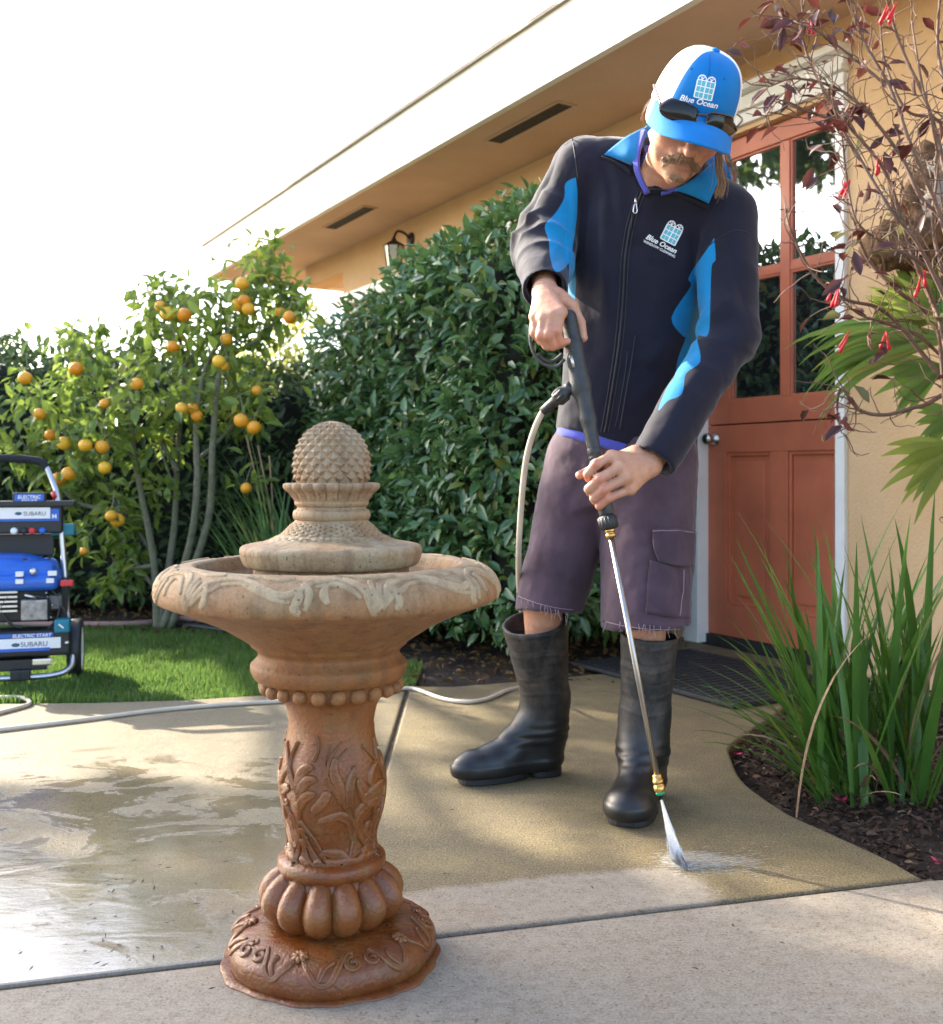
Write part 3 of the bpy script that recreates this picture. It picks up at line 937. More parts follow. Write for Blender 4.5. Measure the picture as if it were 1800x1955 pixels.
def m_fountain(name, stops, rough_lo, rough_hi, stain=0.5, mossy=0.3):
    """cast stone: colour by height (dry sandy top, wet terracotta foot), pores, grime, shade painted into the recesses"""
    m, n = newmat(name)
    v = n.pos()
    z = n.sep(v)[2]
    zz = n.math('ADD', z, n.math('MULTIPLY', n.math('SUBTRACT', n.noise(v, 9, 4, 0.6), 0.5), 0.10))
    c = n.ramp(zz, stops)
    big = n.noise(v, 11, 6, 0.7)
    c = n.mix(n.math('MULTIPLY', n.ramp(big, [(0.40, 0.0), (0.62, 1.0)]), stain), c, n.mix(0.65, c, (0.30, 0.10, 0.025)))
    pale = n.noise(n.mapping(v, (1, 1, 1), (0, 0, 0), (5, 2, 1)), 17, 6, 0.72)
    c = n.mix(n.math('MULTIPLY', n.ramp(pale, [(0.52, 0.0), (0.70, 1.0)]), n.ramp(z, [(0.35, 0.04), (0.6, 0.4)])), c, n.mix(0.5, c, (0.46, 0.36, 0.24)))
    str_ = n.noise(n.mapping(v, (38, 38, 4)), 1.0, 5, 0.65)
    c = n.mix(n.math('MULTIPLY', n.ramp(str_, [(0.46, 0.0), (0.66, 1.0)]), 0.55), c, n.mix(0.8, c, (0.085, 0.03, 0.010)))
    mo = n.noise(v, 22, 6, 0.75)
    c = n.mix(n.math('MULTIPLY', n.ramp(mo, [(0.52, 0.0), (0.66, 1.0)]), mossy), c, (0.12, 0.11, 0.04))
    grain = n.noise(v, 190, 3, 0.7)
    c = n.mix(n.math('MULTIPLY', n.ramp(grain, [(0.35, 1.0), (0.6, 0.0)]), 0.35), c, n.mix(0.6, c, (0.04, 0.02, 0.008)))
    pores = n.ramp(n.noise(v, 150, 2, 0.5), [(0.66, 0.0), (0.71, 0.7)])
    c = n.mix(pores, c, (0.04, 0.022, 0.012))
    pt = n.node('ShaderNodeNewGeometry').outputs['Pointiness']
    c = n.mix(n.ramp(pt, [(0.42, 0.8), (0.495, 0.0)]), c, (0.045, 0.02, 0.008))  # occlusion shading of the carved hollows, mixed into the colour
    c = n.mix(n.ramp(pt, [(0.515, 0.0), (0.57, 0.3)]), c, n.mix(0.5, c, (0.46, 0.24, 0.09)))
    n.set(Base_Color=c)
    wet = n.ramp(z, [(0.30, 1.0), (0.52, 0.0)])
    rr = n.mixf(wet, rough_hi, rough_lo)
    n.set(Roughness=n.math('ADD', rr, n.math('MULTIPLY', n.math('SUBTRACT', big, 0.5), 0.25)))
    h = n.math('ADD', n.noise(v, 160, 4, 0.65), n.math('MULTIPLY', n.noise(v, 35, 4), 0.8))
    n.set(Normal=n.bump(h, 0.5, 0.004))
    return m
TERRA = (0.36, 0.125, 0.034)
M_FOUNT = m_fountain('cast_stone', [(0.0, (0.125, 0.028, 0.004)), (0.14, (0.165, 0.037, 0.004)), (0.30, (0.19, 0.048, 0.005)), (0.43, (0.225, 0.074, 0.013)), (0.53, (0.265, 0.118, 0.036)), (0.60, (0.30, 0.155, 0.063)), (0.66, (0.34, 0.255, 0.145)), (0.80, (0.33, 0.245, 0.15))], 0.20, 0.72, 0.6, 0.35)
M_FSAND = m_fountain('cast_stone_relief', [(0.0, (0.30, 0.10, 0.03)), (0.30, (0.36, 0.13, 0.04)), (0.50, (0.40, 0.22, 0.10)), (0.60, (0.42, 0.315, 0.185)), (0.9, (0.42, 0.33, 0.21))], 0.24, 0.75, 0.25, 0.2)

def lathe_np(name, prof, n=96, m=M_FOUNT, disp=None, parent=fountain, dens=0.004):
    pr = [Vector((r, z, 0)) for r, z in prof]
    pts = []
    for i in range(len(pr) - 1):
        k = max(1, int((pr[i + 1] - pr[i]).length / dens))
        for j in range(k):
            pts.append(pr[i].lerp(pr[i + 1], j / k))
    pts.append(pr[-1])
    r = np.array([p.x for p in pts]); z = np.array([p.y for p in pts])
    th = np.linspace(0, 2 * math.pi, n, endpoint=False)
    RR, TH = np.meshgrid(r, th, indexing='ij'); ZZ = np.repeat(z[:, None], n, 1)
    if disp is not None:
        RR = RR + disp(TH, ZZ, RR)
    V = np.stack([FX + RR * np.cos(TH), FY + RR * np.sin(TH), ZZ], -1).reshape(-1, 3)
    i = np.arange(len(r) * n).reshape(len(r), n)
    j = np.roll(i, -1, 1)
    q = np.stack([i[:-1], j[:-1], j[1:], i[1:]], -1).reshape(-1, 4)
    V[:, 2] = np.maximum(V[:, 2] + 0.0012 * fbm(V, 30, 4), 0.0005)
    return obj(name, V, q, m, parent)

def prof_smooth(pts, n=6):
    return [(p.x, p.y) for p in spline([Vector((a, b, 0)) for a, b in pts], n)]

# base dome
base_prof = prof_smooth([(0.163, 0.0), (0.170, 0.010), (0.171, 0.024), (0.165, 0.040), (0.147, 0.052), (0.122, 0.060), (0.095, 0.064), (0.06, 0.064)], 6)
base = lathe_np('base', base_prof, 120, disp=lambda T, Z, Rr: 0.0025 * np.sin(3 * T + 1) + 0.002 * np.sin(7 * T))
# rough foot of cement at the ground
lathe_np('foot_bed', prof_smooth([(0.180, 0.0), (0.179, 0.003), (0.172, 0.006), (0.155, 0.007)], 4), 90, disp=lambda T, Z, Rr: 0.005 * np.sin(5 * T + 2) * np.sin(2 * T) + 0.002 * np.sin(17 * T))
# gadroon lobes
def lobe_mesh():
    V = []; Fc = []
    n1, n2 = 14, 18
    for i in range(n1 + 1):
        u = math.pi * i / n1
        for j in range(n2):
            w = 2 * math.pi * j / n2
            zc = -math.cos(u)
            rr = math.sin(u) ** 0.75
            bul = 1 + 0.22 * zc * -1
            V.append((0.041 * rr * math.cos(w) * 0.9 + 0.012 * (1 - zc * zc) - 0.010 * zc * zc + 0.006 * zc * -1, 0.0245 * rr * math.sin(w) * bul, 0.049 * zc))
    for i in range(n1):
        for j in range(n2):
            Fc.append((i * n2 + j, i * n2 + (j + 1) % n2, (i + 1) * n2 + (j + 1) % n2, (i + 1) * n2 + j))
    return mesh_np('lobe', V, Fc, M_FOUNT)
lm = lobe_mesh()
NL = 13
for k in range(NL):
    a = 2 * math.pi * (k + 0.5) / NL + 0.02
    o = bpy.data.objects.new('lobe', lm); link(o, fountain)
    o.location = (FX + 0.072 * math.cos(a), FY + 0.072 * math.sin(a), 0.108)
    o.rotation_euler = (0, 0, a); o.scale = (random.uniform(1.0, 1.06), random.uniform(1.04, 1.12), random.uniform(.97, 1.03))
lathe_np('lobe_core', prof_smooth([(0.085, 0.064), (0.090, 0.09), (0.086, 0.13), (0.078, 0.15)], 4), 60)
# column
col_pts = [(0.086, 0.146), (0.090, 0.155), (0.0885, 0.166), (0.080, 0.172), (0.073, 0.176), (0.0695, 0.195), (0.0715, 0.215), (0.079, 0.250), (0.0835, 0.285), (0.081, 0.318), (0.074, 0.350), (0.0700, 0.375), (0.0705, 0.395), (0.075, 0.415), (0.082, 0.428), (0.094, 0.436)]
col_prof = prof_smooth(col_pts, 6)
colr = np.array(col_prof)
def col_disp(T, Z, Rr):
    # softly squared vase shape with uneven swells
    m = np.clip((Z - 0.18) / 0.05, 0, 1) * np.clip((0.42 - Z) / 0.05, 0, 1)
    return m * (0.0022 * np.cos(4 * T + 0.6) + 0.002 * np.sin(3 * T + Z * 30))
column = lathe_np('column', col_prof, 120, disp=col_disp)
def col_R(z, th):
    r = float(np.interp(z, colr[:, 1], colr[:, 0]))
    return r + float(col_disp(np.array([th]), np.array([z]), r)[0])
def relief_tube(mb, pts, rs, n=7):
    mb.tube(pts, rs, n, True)
def colp(th, z, off=0.0):
    r = col_R(z, th) + off
    return Vector((FX + r * math.cos(th), FY + r * math.sin(th), z))
motif = [  # (points in px of a 2.66x detail, width profile)
    ([(478, 1290), (468, 1100), (488, 890), (500, 770), (470, 680), (430, 590), (412, 500)], 'stem'),
    ([(490, 800), (520, 735), (575, 708)], 'leaf'), ([(490, 725), (525, 660), (580, 640)], 'leaf'), ([(480, 690), (505, 615), (560, 582)], 'leaf'),
    ([(500, 890), (540, 980), (600, 1060), (640, 1130), (652, 1210)], 'stem'),
    ([(498, 850), (560, 930), (620, 1040), (668, 1110)], 'thin'),
    ([(702, 1290), (690, 1160), (735, 1030), (760, 910), (732, 810), (680, 725), (635, 640), (615, 560), (640, 480)], 'stem'),
    ([(750, 960), (738, 862), (680, 822), (592, 842)], 'leaf'), ([(720, 1080), (685, 1022), (600, 1002)], 'leaf'),
    ([(738, 790), (738, 690), (762, 590)], 'leaf'), ([(625, 640), (642, 545), (695, 470)], 'thin'), ([(655, 660), (670, 570), (722, 505)], 'thin'),
    ([(492, 1210), (500, 1155), (555, 1140)], 'leaf'), ([(660, 1240), (715, 1285), (768, 1215)], 'leaf'),
    ([(400, 780), (390, 870), (425, 970), (455, 1060)], 'leaf'), ([(372, 760), (402, 720), (440, 700)], 'leaf'),
    ([(470, 700), (440, 640), (440, 560), (470, 480)], 'thin'), ([(800, 1000), (835, 880), (830, 760), (790, 690)], 'stem'), ([(760, 900), (800, 800), (850, 780)], 'leaf'),
    ([(470, 1000), (430, 940), (415, 880)], 'leaf'), ([(530, 930), (520, 1010), (560, 1090), (610, 1180)], 'thin'),
    ([(690, 1150), (650, 1130), (620, 1170), (640, 1210)], 'leaf'),
    ([(465, 1150), (430, 1080), (420, 1010)], 'leaf'), ([(480, 980), (455, 900), (440, 830)], 'leaf'), ([(500, 950), (530, 1050), (545, 1160), (520, 1250)], 'stem'), ([(760, 1180), (790, 1090), (805, 1000)], 'leaf'),
    ([(640, 700), (600, 760), (560, 800)], 'leaf'), ([(700, 760), (690, 690), (660, 610), (665, 540)], 'leaf'), ([(560, 560), (585, 500), (580, 440)], 'thin'), ([(430, 600), (400, 640), (385, 700)], 'leaf'), ([(820, 800), (800, 720), (775, 650)], 'leaf'),
    ([(600, 1230), (585, 1170), (560, 1200)], 'leaf'), ([(420, 1260), (430, 1180), (455, 1110)], 'leaf'), ([(765, 1270), (790, 1190), (815, 1120)], 'leaf')]
for rep in range(3):
    mb = MB()
    for pts, kind in motif:
        wp = []
        for (x, y) in pts:
            z = CAMH - ((1220 + y / 2.66) - HY) * FS
            z = min(max(z, 0.176), 0.412)
            dx = (400 + x / 2.66 - 633) * FS
            r = float(np.interp(z, colr[:, 1], colr[:, 0]))
            th = -math.pi / 2 + math.asin(max(-0.98, min(0.98, dx / r))) * 1.0 + rep * 2.12
            wp.append(Vector((th, z, 0)))
        sp = spline(wp, 6)
        m_ = len(sp)
        W = {'stem': 0.0050, 'leaf': 0.0064, 'thin': 0.0036}[kind]
        rs = []
        for i in range(m_):
            t = i / (m_ - 1)
            if kind == 'leaf':
                rs.append(W * (0.35 + 0.75 * math.sin(math.pi * min(1, 0.15 + t * 0.8)) ** 1.0) * (1 if t < .95 else .7))
            else:
                rs.append(W * (1.0 - 0.5 * t))
        mb.carve([colp(p.x, p.y, 0.0) for p in sp], [Vector((math.cos(p.x), math.sin(p.x), 0)) for p in sp], [q * (1.55 if kind == 'leaf' else 1.1) for q in rs], .0052)
    mb.build('vine_relief', M_FOUNT, column, smooth=True)
# capital: ring, beads, torus, neck
lathe_np('bead_ring', prof_smooth([(0.080, 0.432), (0.098, 0.437), (0.106, 0.444), (0.108, 0.455), (0.113, 0.463)], 5), 96)
NBD = 22
bm_ = MB(); bm_.lathe([(0.0, -0.0125), (0.006, -0.0110), (0.0105, -0.0065), (0.0125, 0.0), (0.0105, 0.0065), (0.006, 0.0110), (0.0, 0.0125)], n=14)
bmesh_ = mesh_np('bead', bm_.v, bm_.f, M_FOUNT)
for k in range(NBD):
    a = 2 * math.pi * (k + .3) / NBD
    o = bpy.data.objects.new('bead', bmesh_); link(o, fountain)
    o.location = (FX + 0.1085 * math.cos(a), FY + 0.1085 * math.sin(a), 0.449)
    s_ = random.uniform(0.93, 1.08); o.scale = (s_, s_, s_ * random.uniform(.95, 1.05)); o.rotation_euler = (random.uniform(0, 3), 0, a)
# basin
bas_prof = prof_smooth([(0.112, 0.460), (0.121, 0.463), (0.128, 0.474), (0.129, 0.486), (0.121, 0.495), (0.117, 0.502), (0.121, 0.512), (0.150, 0.533), (0.190, 0.556), (0.235, 0.576), (0.268, 0.588), (0.277, 0.592)], 6)
rim_prof = prof_smooth([(0.277, 0.592), (0.283, 0.594), (0.2885, 0.600), (0.2905, 0.610), (0.287, 0.623), (0.277, 0.637), (0.260, 0.6475), (0.242, 0.652), (0.228, 0.6525), (0.222, 0.649)], 6)
in_prof = prof_smooth([(0.222, 0.649), (0.218, 0.640), (0.208, 0.620), (0.17, 0.600), (0.10, 0.592), (0.02, 0.59)], 5)
bas_prof, rim_prof, in_prof = [[(r * (.975 if r > .13 else 1), z) for r, z in q] for q in (bas_prof, rim_prof, in_prof)]
FX -= .004
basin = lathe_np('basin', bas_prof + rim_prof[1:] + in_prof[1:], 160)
rim = np.array(rim_prof); rs_ = np.concatenate([[0], np.cumsum(np.hypot(*np.diff(rim, axis=0).T))]); rs_ /= rs_[-1]
def rimp(th, s, off=0.0):
    r = float(np.interp(s, rs_, rim[:, 0])); z = float(np.interp(s, rs_, rim[:, 1]))
    r1 = float(np.interp(min(1, s + .02), rs_, rim[:, 0])); z1 = float(np.interp(min(1, s + .02), rs_, rim[:, 1]))
    r0 = float(np.interp(max(0, s - .02), rs_, rim[:, 0])); z0 = float(np.interp(max(0, s - .02), rs_, rim[:, 1]))
    tn = Vector((r1 - r0, z1 - z0)); nn = Vector((tn.y, -tn.x)).normalized()
    r += nn.x * off; z += nn.y * off
    return Vector((FX + r * math.cos(th), FY + r * math.sin(th), z))
# scrolling leaf relief around the rim: (u along the rim 0..1 of a repeat, s from lip 0 to inner edge 1)
rimmotif = [
    ([(-0.02, .62), (0.10, .66), (0.22, .52), (0.33, .40), (0.42, .44), (0.50, .62)], .0046),
    ([(0.00, .52), (0.12, .56), (0.23, .44), (0.33, .33), (0.40, .30)], .0034),
    ([(0.42, .50), (0.44, .38), (0.42, .22), (0.45, .16)], .0050), ([(0.45, .58), (0.49, .42), (0.47, .20)], .0042),
    ([(0.50, .62), (0.60, .70), (0.70, .62), (0.76, .46), (0.80, .20)], .0046), ([(0.52, .52), (0.61, .58), (0.68, .50), (0.74, .34)], .0034),
    ([(0.57, .56), (0.56, .40), (0.58, .28)], .0045),
    ([(0.80, .12), (0.775, .34), (0.765, .55)], .0042), ([(0.80, .12), (0.80, .36), (0.80, .62)], .0042), ([(0.80, .12), (0.825, .34), (0.84, .55)], .0042),
    ([(0.80, .16), (0.86, .34), (0.90, .54), (0.98, .62)], .0046), ([(0.84, .20), (0.90, .36), (0.96, .44), (1.0, .52)], .0034),
    ([(0.90, .52), (0.93, .30), (0.91, .18)], .0046), ([(0.10, .70), (0.2, .74), (0.3, .66), (0.40, .72)], .0030), ([(0.60, .78), (0.72, .76), (0.84, .70), (0.96, .74)], .0030)]
for rep in range(6):
    mb = MB()
    for pts, w in rimmotif:
        sp = spline([Vector(((rep + u) / 6 * 2 * math.pi - 2.05, s, 0)) for u, s in pts], 6)
        m_ = len(sp)
        rr = [w * (0.45 + 0.65 * math.sin(math.pi * (0.12 + 0.8 * i / (m_ - 1)))) for i in range(m_)]
        mb.carve([rimp(p.x, p.y, 0.0) for p in sp], [(rimp(p.x, p.y, 0.01) - rimp(p.x, p.y, 0.0)).normalized() for p in sp], [q * 1.4 for q in rr], .0030)
    mb.build('rim_relief', M_FSAND, basin, smooth=True)
FX += .004
# base relief: scrolls and flowers
bp = np.array(base_prof)
bs = np.concatenate([[0], np.cumsum(np.hypot(*np.diff(bp, axis=0).T))]); bs /= bs[-1]
def basep(th, s, off=0.0):
    r = float(np.interp(s, bs, bp[:, 0])); z = float(np.interp(s, bs, bp[:, 1]))
    r1 = float(np.interp(min(1, s + .02), bs, bp[:, 0])); z1 = float(np.interp(min(1, s + .02), bs, bp[:, 1]))
    tn = Vector((r1 - r, z1 - z)); nn = Vector((tn.y, -tn.x)).normalized()
    rd = 0.0025 * math.sin(3 * th + 1) + 0.002 * math.sin(7 * th)
    return Vector((FX + (r + rd + nn.x * off) * math.cos(th), FY + (r + rd + nn.x * off) * math.sin(th), z + nn.y * off))
def spiral(u0, s0, r0, turns, sg, a0):
    return [(u0 + sg * r0 * (1 - k / 14 * .8) * math.cos(a0 + sg * turns * 2 * math.pi * k / 14) * .9, s0 + r0 * 0.95 * (1 - k / 14 * .8) * math.sin(a0 + sg * turns * 2 * math.pi * k / 14)) for k in range(15)]
for rep in range(5):
    mb = MB()
    motifs = [([(0.02, .50), (0.10, .36), (0.20, .22), (0.30, .24), (0.38, .40), (0.46, .52), (0.52, .50)], .0042), (spiral(0.50, .38, .09, 1.2, 1, 1.5), .0036),
              ([(-0.02, .50), (-0.09, .34), (-0.18, .22), (-0.27, .28), (-0.33, .42), (-0.40, .52)], .0042), (spiral(-0.40, .40, .08, 1.2, -1, 1.5), .0036),
              ([(0.20, .24), (0.25, .38), (0.33, .44)], .004), ([(-0.18, .24), (-0.24, .36), (-0.22, .46)], .004)]
    for pts, w in motifs:
        sp = spline([Vector((-math.pi / 2 - 0.22 + rep * 2 * math.pi / 5 + u * 1.15, s, 0)) for u, s in pts], 5)
        m_ = len(sp)
        rr = [w * (0.5 + 0.6 * math.sin(math.pi * (0.1 + 0.8 * i / (m_ - 1)))) for i in range(m_)]
        mb.carve([basep(p.x, p.y, 0.0) for p in sp], [(basep(p.x, p.y, 0.01) - basep(p.x, p.y, 0.0)).normalized() for p in sp], [q * 1.25 for q in rr], .0042)
    mb.build('scroll_relief', M_FOUNT, base, smooth=True)
    mb = MB()
    th0 = -math.pi / 2 - 0.22 + rep * 2 * math.pi / 5
    for k in range(8):
        a = 2 * math.pi * k / 8
        p0 = basep(th0, .50, .003); p1 = basep(th0 + 0.09 * math.cos(a), .50 + 0.085 * math.sin(a), .0025)
        mb.tube([p0, p0.lerp(p1, .5), p1], [.0025, .0045, .0030], 6)
    mb.build('flower_relief', M_FOUNT, base, smooth=True)
# water in the basin
M_WATER, nw = newmat('basin_water')
nw.set(Base_Color=(0.10, 0.085, 0.06), Roughness=0.03)
nw.bsdf.inputs['Specular IOR Level'].default_value = 0.8
nw.set(Normal=nw.bump(nw.noise(nw.mapping(nw.pos(), (1, 1, 1)), 45, 3), 0.12, 0.004))
lathe_np('water', [(0.214, 0.632), (0.10, 0.632), (0.0005, 0.632)], 64, M_WATER)
# upper pedestal
lathe_np('riser', prof_smooth([(0.128, 0.596), (0.129, 0.62), (0.128, 0.65)], 3), 64)
ped_prof = prof_smooth([(0.120, 0.648), (0.139, 0.648), (0.146, 0.655), (0.150, 0.668), (0.1505, 0.676), (0.147, 0.6815), (0.138, 0.684), (0.120, 0.687), (0.100, 0.6925), (0.083, 0.701), (0.071, 0.711), (0.063, 0.720), (0.0595, 0.7245)], 6)
def ped_disp(T, Z, Rr):
    # carved feather scales on the bell
    m = np.clip((Z - 0.688) / 0.006, 0, 1) * np.clip((0.722 - Z) / 0.004, 0, 1)
    rowf = np.log(np.maximum(Rr, .03) / 0.15) * 22
    row = np.floor(rowf)
    fr = rowf - row
    ph = (T * 26 / (2 * math.pi) + 0.5 * (row % 2)) % 1.0 - .5
    sh = np.clip(1 - (2 * np.abs(ph)) ** 2 - (fr) * .9, -0.6, 1)
    return m * 0.0042 * sh
lathe_np('bell_pedestal', ped_prof, 420, disp=ped_disp, dens=0.0016)
lathe_np('neck_ring', prof_smooth([(0.058, 0.722), (0.0625, 0.726), (0.0645, 0.732), (0.0625, 0.739), (0.058, 0.742), (0.0575, 0.746), (0.0600, 0.748), (0.0615, 0.752), (0.061, 0.756)], 5), 72)
def cup_disp(T, Z, Rr):
    m = np.clip((Z - 0.754) / 0.008, 0, 1)
    return m * (0.0042 * (np.abs(np.cos(T * 11)) ** 0.7 - .5))
lathe_np('leaf_cup', prof_smooth([(0.060, 0.752), (0.0635, 0.760), (0.0685, 0.768), (0.0755, 0.774), (0.0785, 0.779), (0.0775, 0.784), (0.071, 0.7855), (0.060, 0.783), (0.05, 0.780)], 6), 264, disp=cup_disp, dens=.002)
# pinecone finial: rows of pyramid scales
def pine_r(t):     # t 0..1 from bottom to top
    z = 0.778 + 0.110 * t
    r = 0.0608 * (max(0.0, 1 - abs((t - 0.28) / 0.73) ** 2.3)) ** 0.62 if t > 0.28 else 0.0608 * (1 - 0.16 * ((0.28 - t) / 0.28) ** 2)
    return r, z
NR, NC = 13, 18
ts = [0.0]
lv = []
ss = np.linspace(0, 1, 400); pr_ = np.array([pine_r(t) for t in ss])
arc = np.concatenate([[0], np.cumsum(np.hypot(*np.diff(pr_, axis=0).T))]); arc /= arc[-1]
tt = np.interp(np.linspace(0, 1, NR + 1), arc, ss)
mb = MB()
def pp_(th, t, off=0.0):
    r, z = pine_r(min(max(t, 0), 1)); r0, z0 = pine_r(max(t - .01, 0)); r1, z1 = pine_r(min(t + .01, 1))
    tn = Vector((r1 - r0, z1 - z0)); tn = tn.normalized() if tn.length > 0 else Vector((0, 1)); nn = Vector((tn.y, -tn.x))
    r += nn.x * off; z += nn.y * off
    return Vector((FX + r * math.cos(th), FY + r * math.sin(th), z))
for i in range(0, NR - 1):
    tm = tt[i + 1]; ta = tt[i]; tb = tt[min(i + 2, NR)]
    for k in range(NC):
        th = 2 * math.pi * (k + 0.5 * (i % 2)) / NC; dth = math.pi / NC
        rr = pine_r(tm)[0]
        h = 0.0062 * min(1, rr / 0.045)
        mb.add([pp_(th, ta), pp_(th + dth, tm), pp_(th, tb), pp_(th - dth, tm), pp_(th, tm * .55 + ta * .45, h)], [(0, 1, 4), (1, 2, 4), (2, 3, 4), (3, 0, 4)])
mb.lathe([(pine_r(t)[0] - .0008, pine_r(t)[1]) for t in np.linspace(0, 1, 20)], (FX, FY, 0), 46)
mb.build('pinecone_finial', M_FOUNT, fountain)

# ================================================================== PLANTS
LEAF8 = np.array([[0, 0, 0], [0, .34, -.02], [-.5, .36, .10], [.5, .36, .10], [0, .68, -.03], [-.40, .68, .08], [.40, .68, .08], [0, 1.0, -.10]])
LEAF8T = np.array([[0, 1, 2], [0, 3, 1], [2, 1, 4], [2, 4, 5], [1, 3, 6], [1, 6, 4], [5, 4, 7], [4, 6, 7]])

def leaf_frames(pos, d, nrm):
    d = d / np.maximum(np.linalg.norm(d, axis=1, keepdims=True), 1e-9)
    n = nrm - (nrm * d).sum(1, keepdims=True) * d
    n = n / np.maximum(np.linalg.norm(n, axis=1, keepdims=True), 1e-9)
    x = np.cross(d, n)
    return x, d, n

def leaves_mesh(pos, d, nrm, L, W, seed=1, curl=1.0):
    x, y, n = leaf_frames(pos, d, nrm)
    L = np.broadcast_to(np.asarray(L, float), (len(pos),)); W = np.broadcast_to(np.asarray(W, float), (len(pos),))
    V = pos[:, None] + (LEAF8[None, :, 0, None] * W[:, None, None]) * x[:, None] + (LEAF8[None, :, 1, None] * L[:, None, None]) * y[:, None] + (LEAF8[None, :, 2, None] * curl * L[:, None, None]) * n[:, None]
    T = (np.arange(len(pos))[:, None, None] * 8 + LEAF8T[None]).reshape(-1, 3)
    rn = np.repeat(np.random.default_rng(seed).uniform(0, 1, len(pos)), 8)
    return V.reshape(-1, 3), T, rn

def leaf_objects(name, pos, d, nrm, L, W, material, parent, idx):
    """single leaves that can be picked out, sharing one mesh"""
    me = mesh_np(name, LEAF8, LEAF8T, material, True)
    x, y, n = leaf_frames(pos, d, nrm)
    L = np.broadcast_to(np.asarray(L, float), (len(pos),)); W = np.broadcast_to(np.asarray(W, float), (len(pos),))
    for i in idx:
        o = bpy.data.objects.new(name, me); link(o, parent)
        m = Matrix(((x[i][0] * W[i], y[i][0] * L[i], n[i][0] * L[i], pos[i][0]), (x[i][1] * W[i], y[i][1] * L[i], n[i][1] * L[i], pos[i][1]), (x[i][2] * W[i], y[i][2] * L[i], n[i][2] * L[i], pos[i][2]), (0, 0, 0, 1)))
        o.matrix_basis = m

def foliage_shell(f, lo, hi, n, depth0, depth1, seed, clump=0.0):
    r = np.random.default_rng(seed)
    out = []; tot = 0
    lo = np.array(lo); hi = np.array(hi)
    while tot < n:
        p = r.uniform(lo, hi, (60000, 3))
        dd = f(p)
        w = (dd > depth0) & (dd < depth1)
        if clump:
            w &= (vnoise(p, clump, seed) > r.uniform(-1.1, 0.35, len(p)))
        p = p[w]; out.append(p); tot += len(p)
    p = np.concatenate(out)[:n]
    e = 0.03
    g = np.stack([f(p + np.array(v) * e) - f(p - np.array(v) * e) for v in ((1, 0, 0), (0, 1, 0), (0, 0, 1))], 1)
    g /= np.maximum(np.linalg.norm(g, axis=1, keepdims=True), 1e-6)
    return p, g, r

def to_h(p):
    q = p - np.array(HB)
    return q @ np.array(HU), q @ np.array(HN), p[:, 2]

def rb(t, n, z, c, h, rad):
    q = np.stack([np.abs(t - c[0]) - (h[0] - rad), np.abs(n - c[1]) - (h[1] - rad), np.abs(z - c[2]) - (h[2] - rad)], 1)
    return np.sqrt((np.maximum(q, 0) ** 2).sum(1)) + np.minimum(q.max(1), 0) - rad

# ---- large hedge along the house
def f_hedge(p):
    t, n, z = to_h(p)
    tt_ = t + 0.36 * n
    d = rb(tt_, n, z * (1 + 0.085 * np.clip(tt_ - .3, 0, 3)), (1.30, 0.66, 0.99), (1.20, 0.60, 1.00), 0.30)
    return d + 0.07 * vnoise(p, 3.2, 3) + 0.035 * vnoise(p, 9, 4) + 0.05 * np.clip((tt_ - 2.0) * 1.2, 0, 1) * (z > 1.2) * 3 * np.clip(z - 1.2, 0, 1)
M_HEDGE = mat_leaf('hedge_leaf', (0.018, 0.066, 0.024), (0.105, 0.195, 0.062), 0.25, 0.22, 0.6, yellow=(0.16, 0.16, 0.02))
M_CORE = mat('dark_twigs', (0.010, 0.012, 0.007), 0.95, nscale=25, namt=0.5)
M_TWIG = mat('twig_bark', (0.10, 0.075, 0.055), 0.85, nscale=40, namt=0.3)
hc = HW(1.0, 0.66, 0)
hedge = thing('clipped_hedge', 'tall dense glossy green hedge clipped along the orange house wall', 'hedge', hc)
bbx = [HW(a, b, 0) for a in (-0.6, 2.8) for b in (-0.1, 1.4)]
hlo = (min(v.x for v in bbx), min(v.y for v in bbx), 0.02); hhi = (max(v.x for v in bbx), max(v.y for v in bbx), 2.25)
p, g_, r = foliage_shell(f_hedge, hlo, hhi, 30000, -0.17, 0.03, 11, clump=6.0)
p = p[p[:, 2] > 0.10]
def dirs(p, g, r, outw=0.55, up=0.15, down=0.5):
    n_ = len(p)
    rd = r.normal(0, 1, (n_, 3))
    d = g[:n_] * outw + rd * 0.6 + np.array([0, 0, -1.0]) * r.uniform(-up, down, n_)[:, None]
    nr = g[:n_] * 0.8 + np.array([0, 0, 0.7]) + r.normal(0, 0.35, (n_, 3))
    return d, nr
keep = f_hedge(p) < 1
g2 = g_[:len(p)] if len(g_) == len(p) else None
e = 0.03
g2 = np.stack([f_hedge(p + np.array(v) * e) - f_hedge(p - np.array(v) * e) for v in ((1, 0, 0), (0, 1, 0), (0, 0, 1))], 1)
g2 /= np.maximum(np.linalg.norm(g2, axis=1, keepdims=True), 1e-6)
d_, n_ = dirs(p, g2, r)
L = r.uniform(0.038, 0.095, len(p)); W = L * r.uniform(0.36, 0.48, len(p))
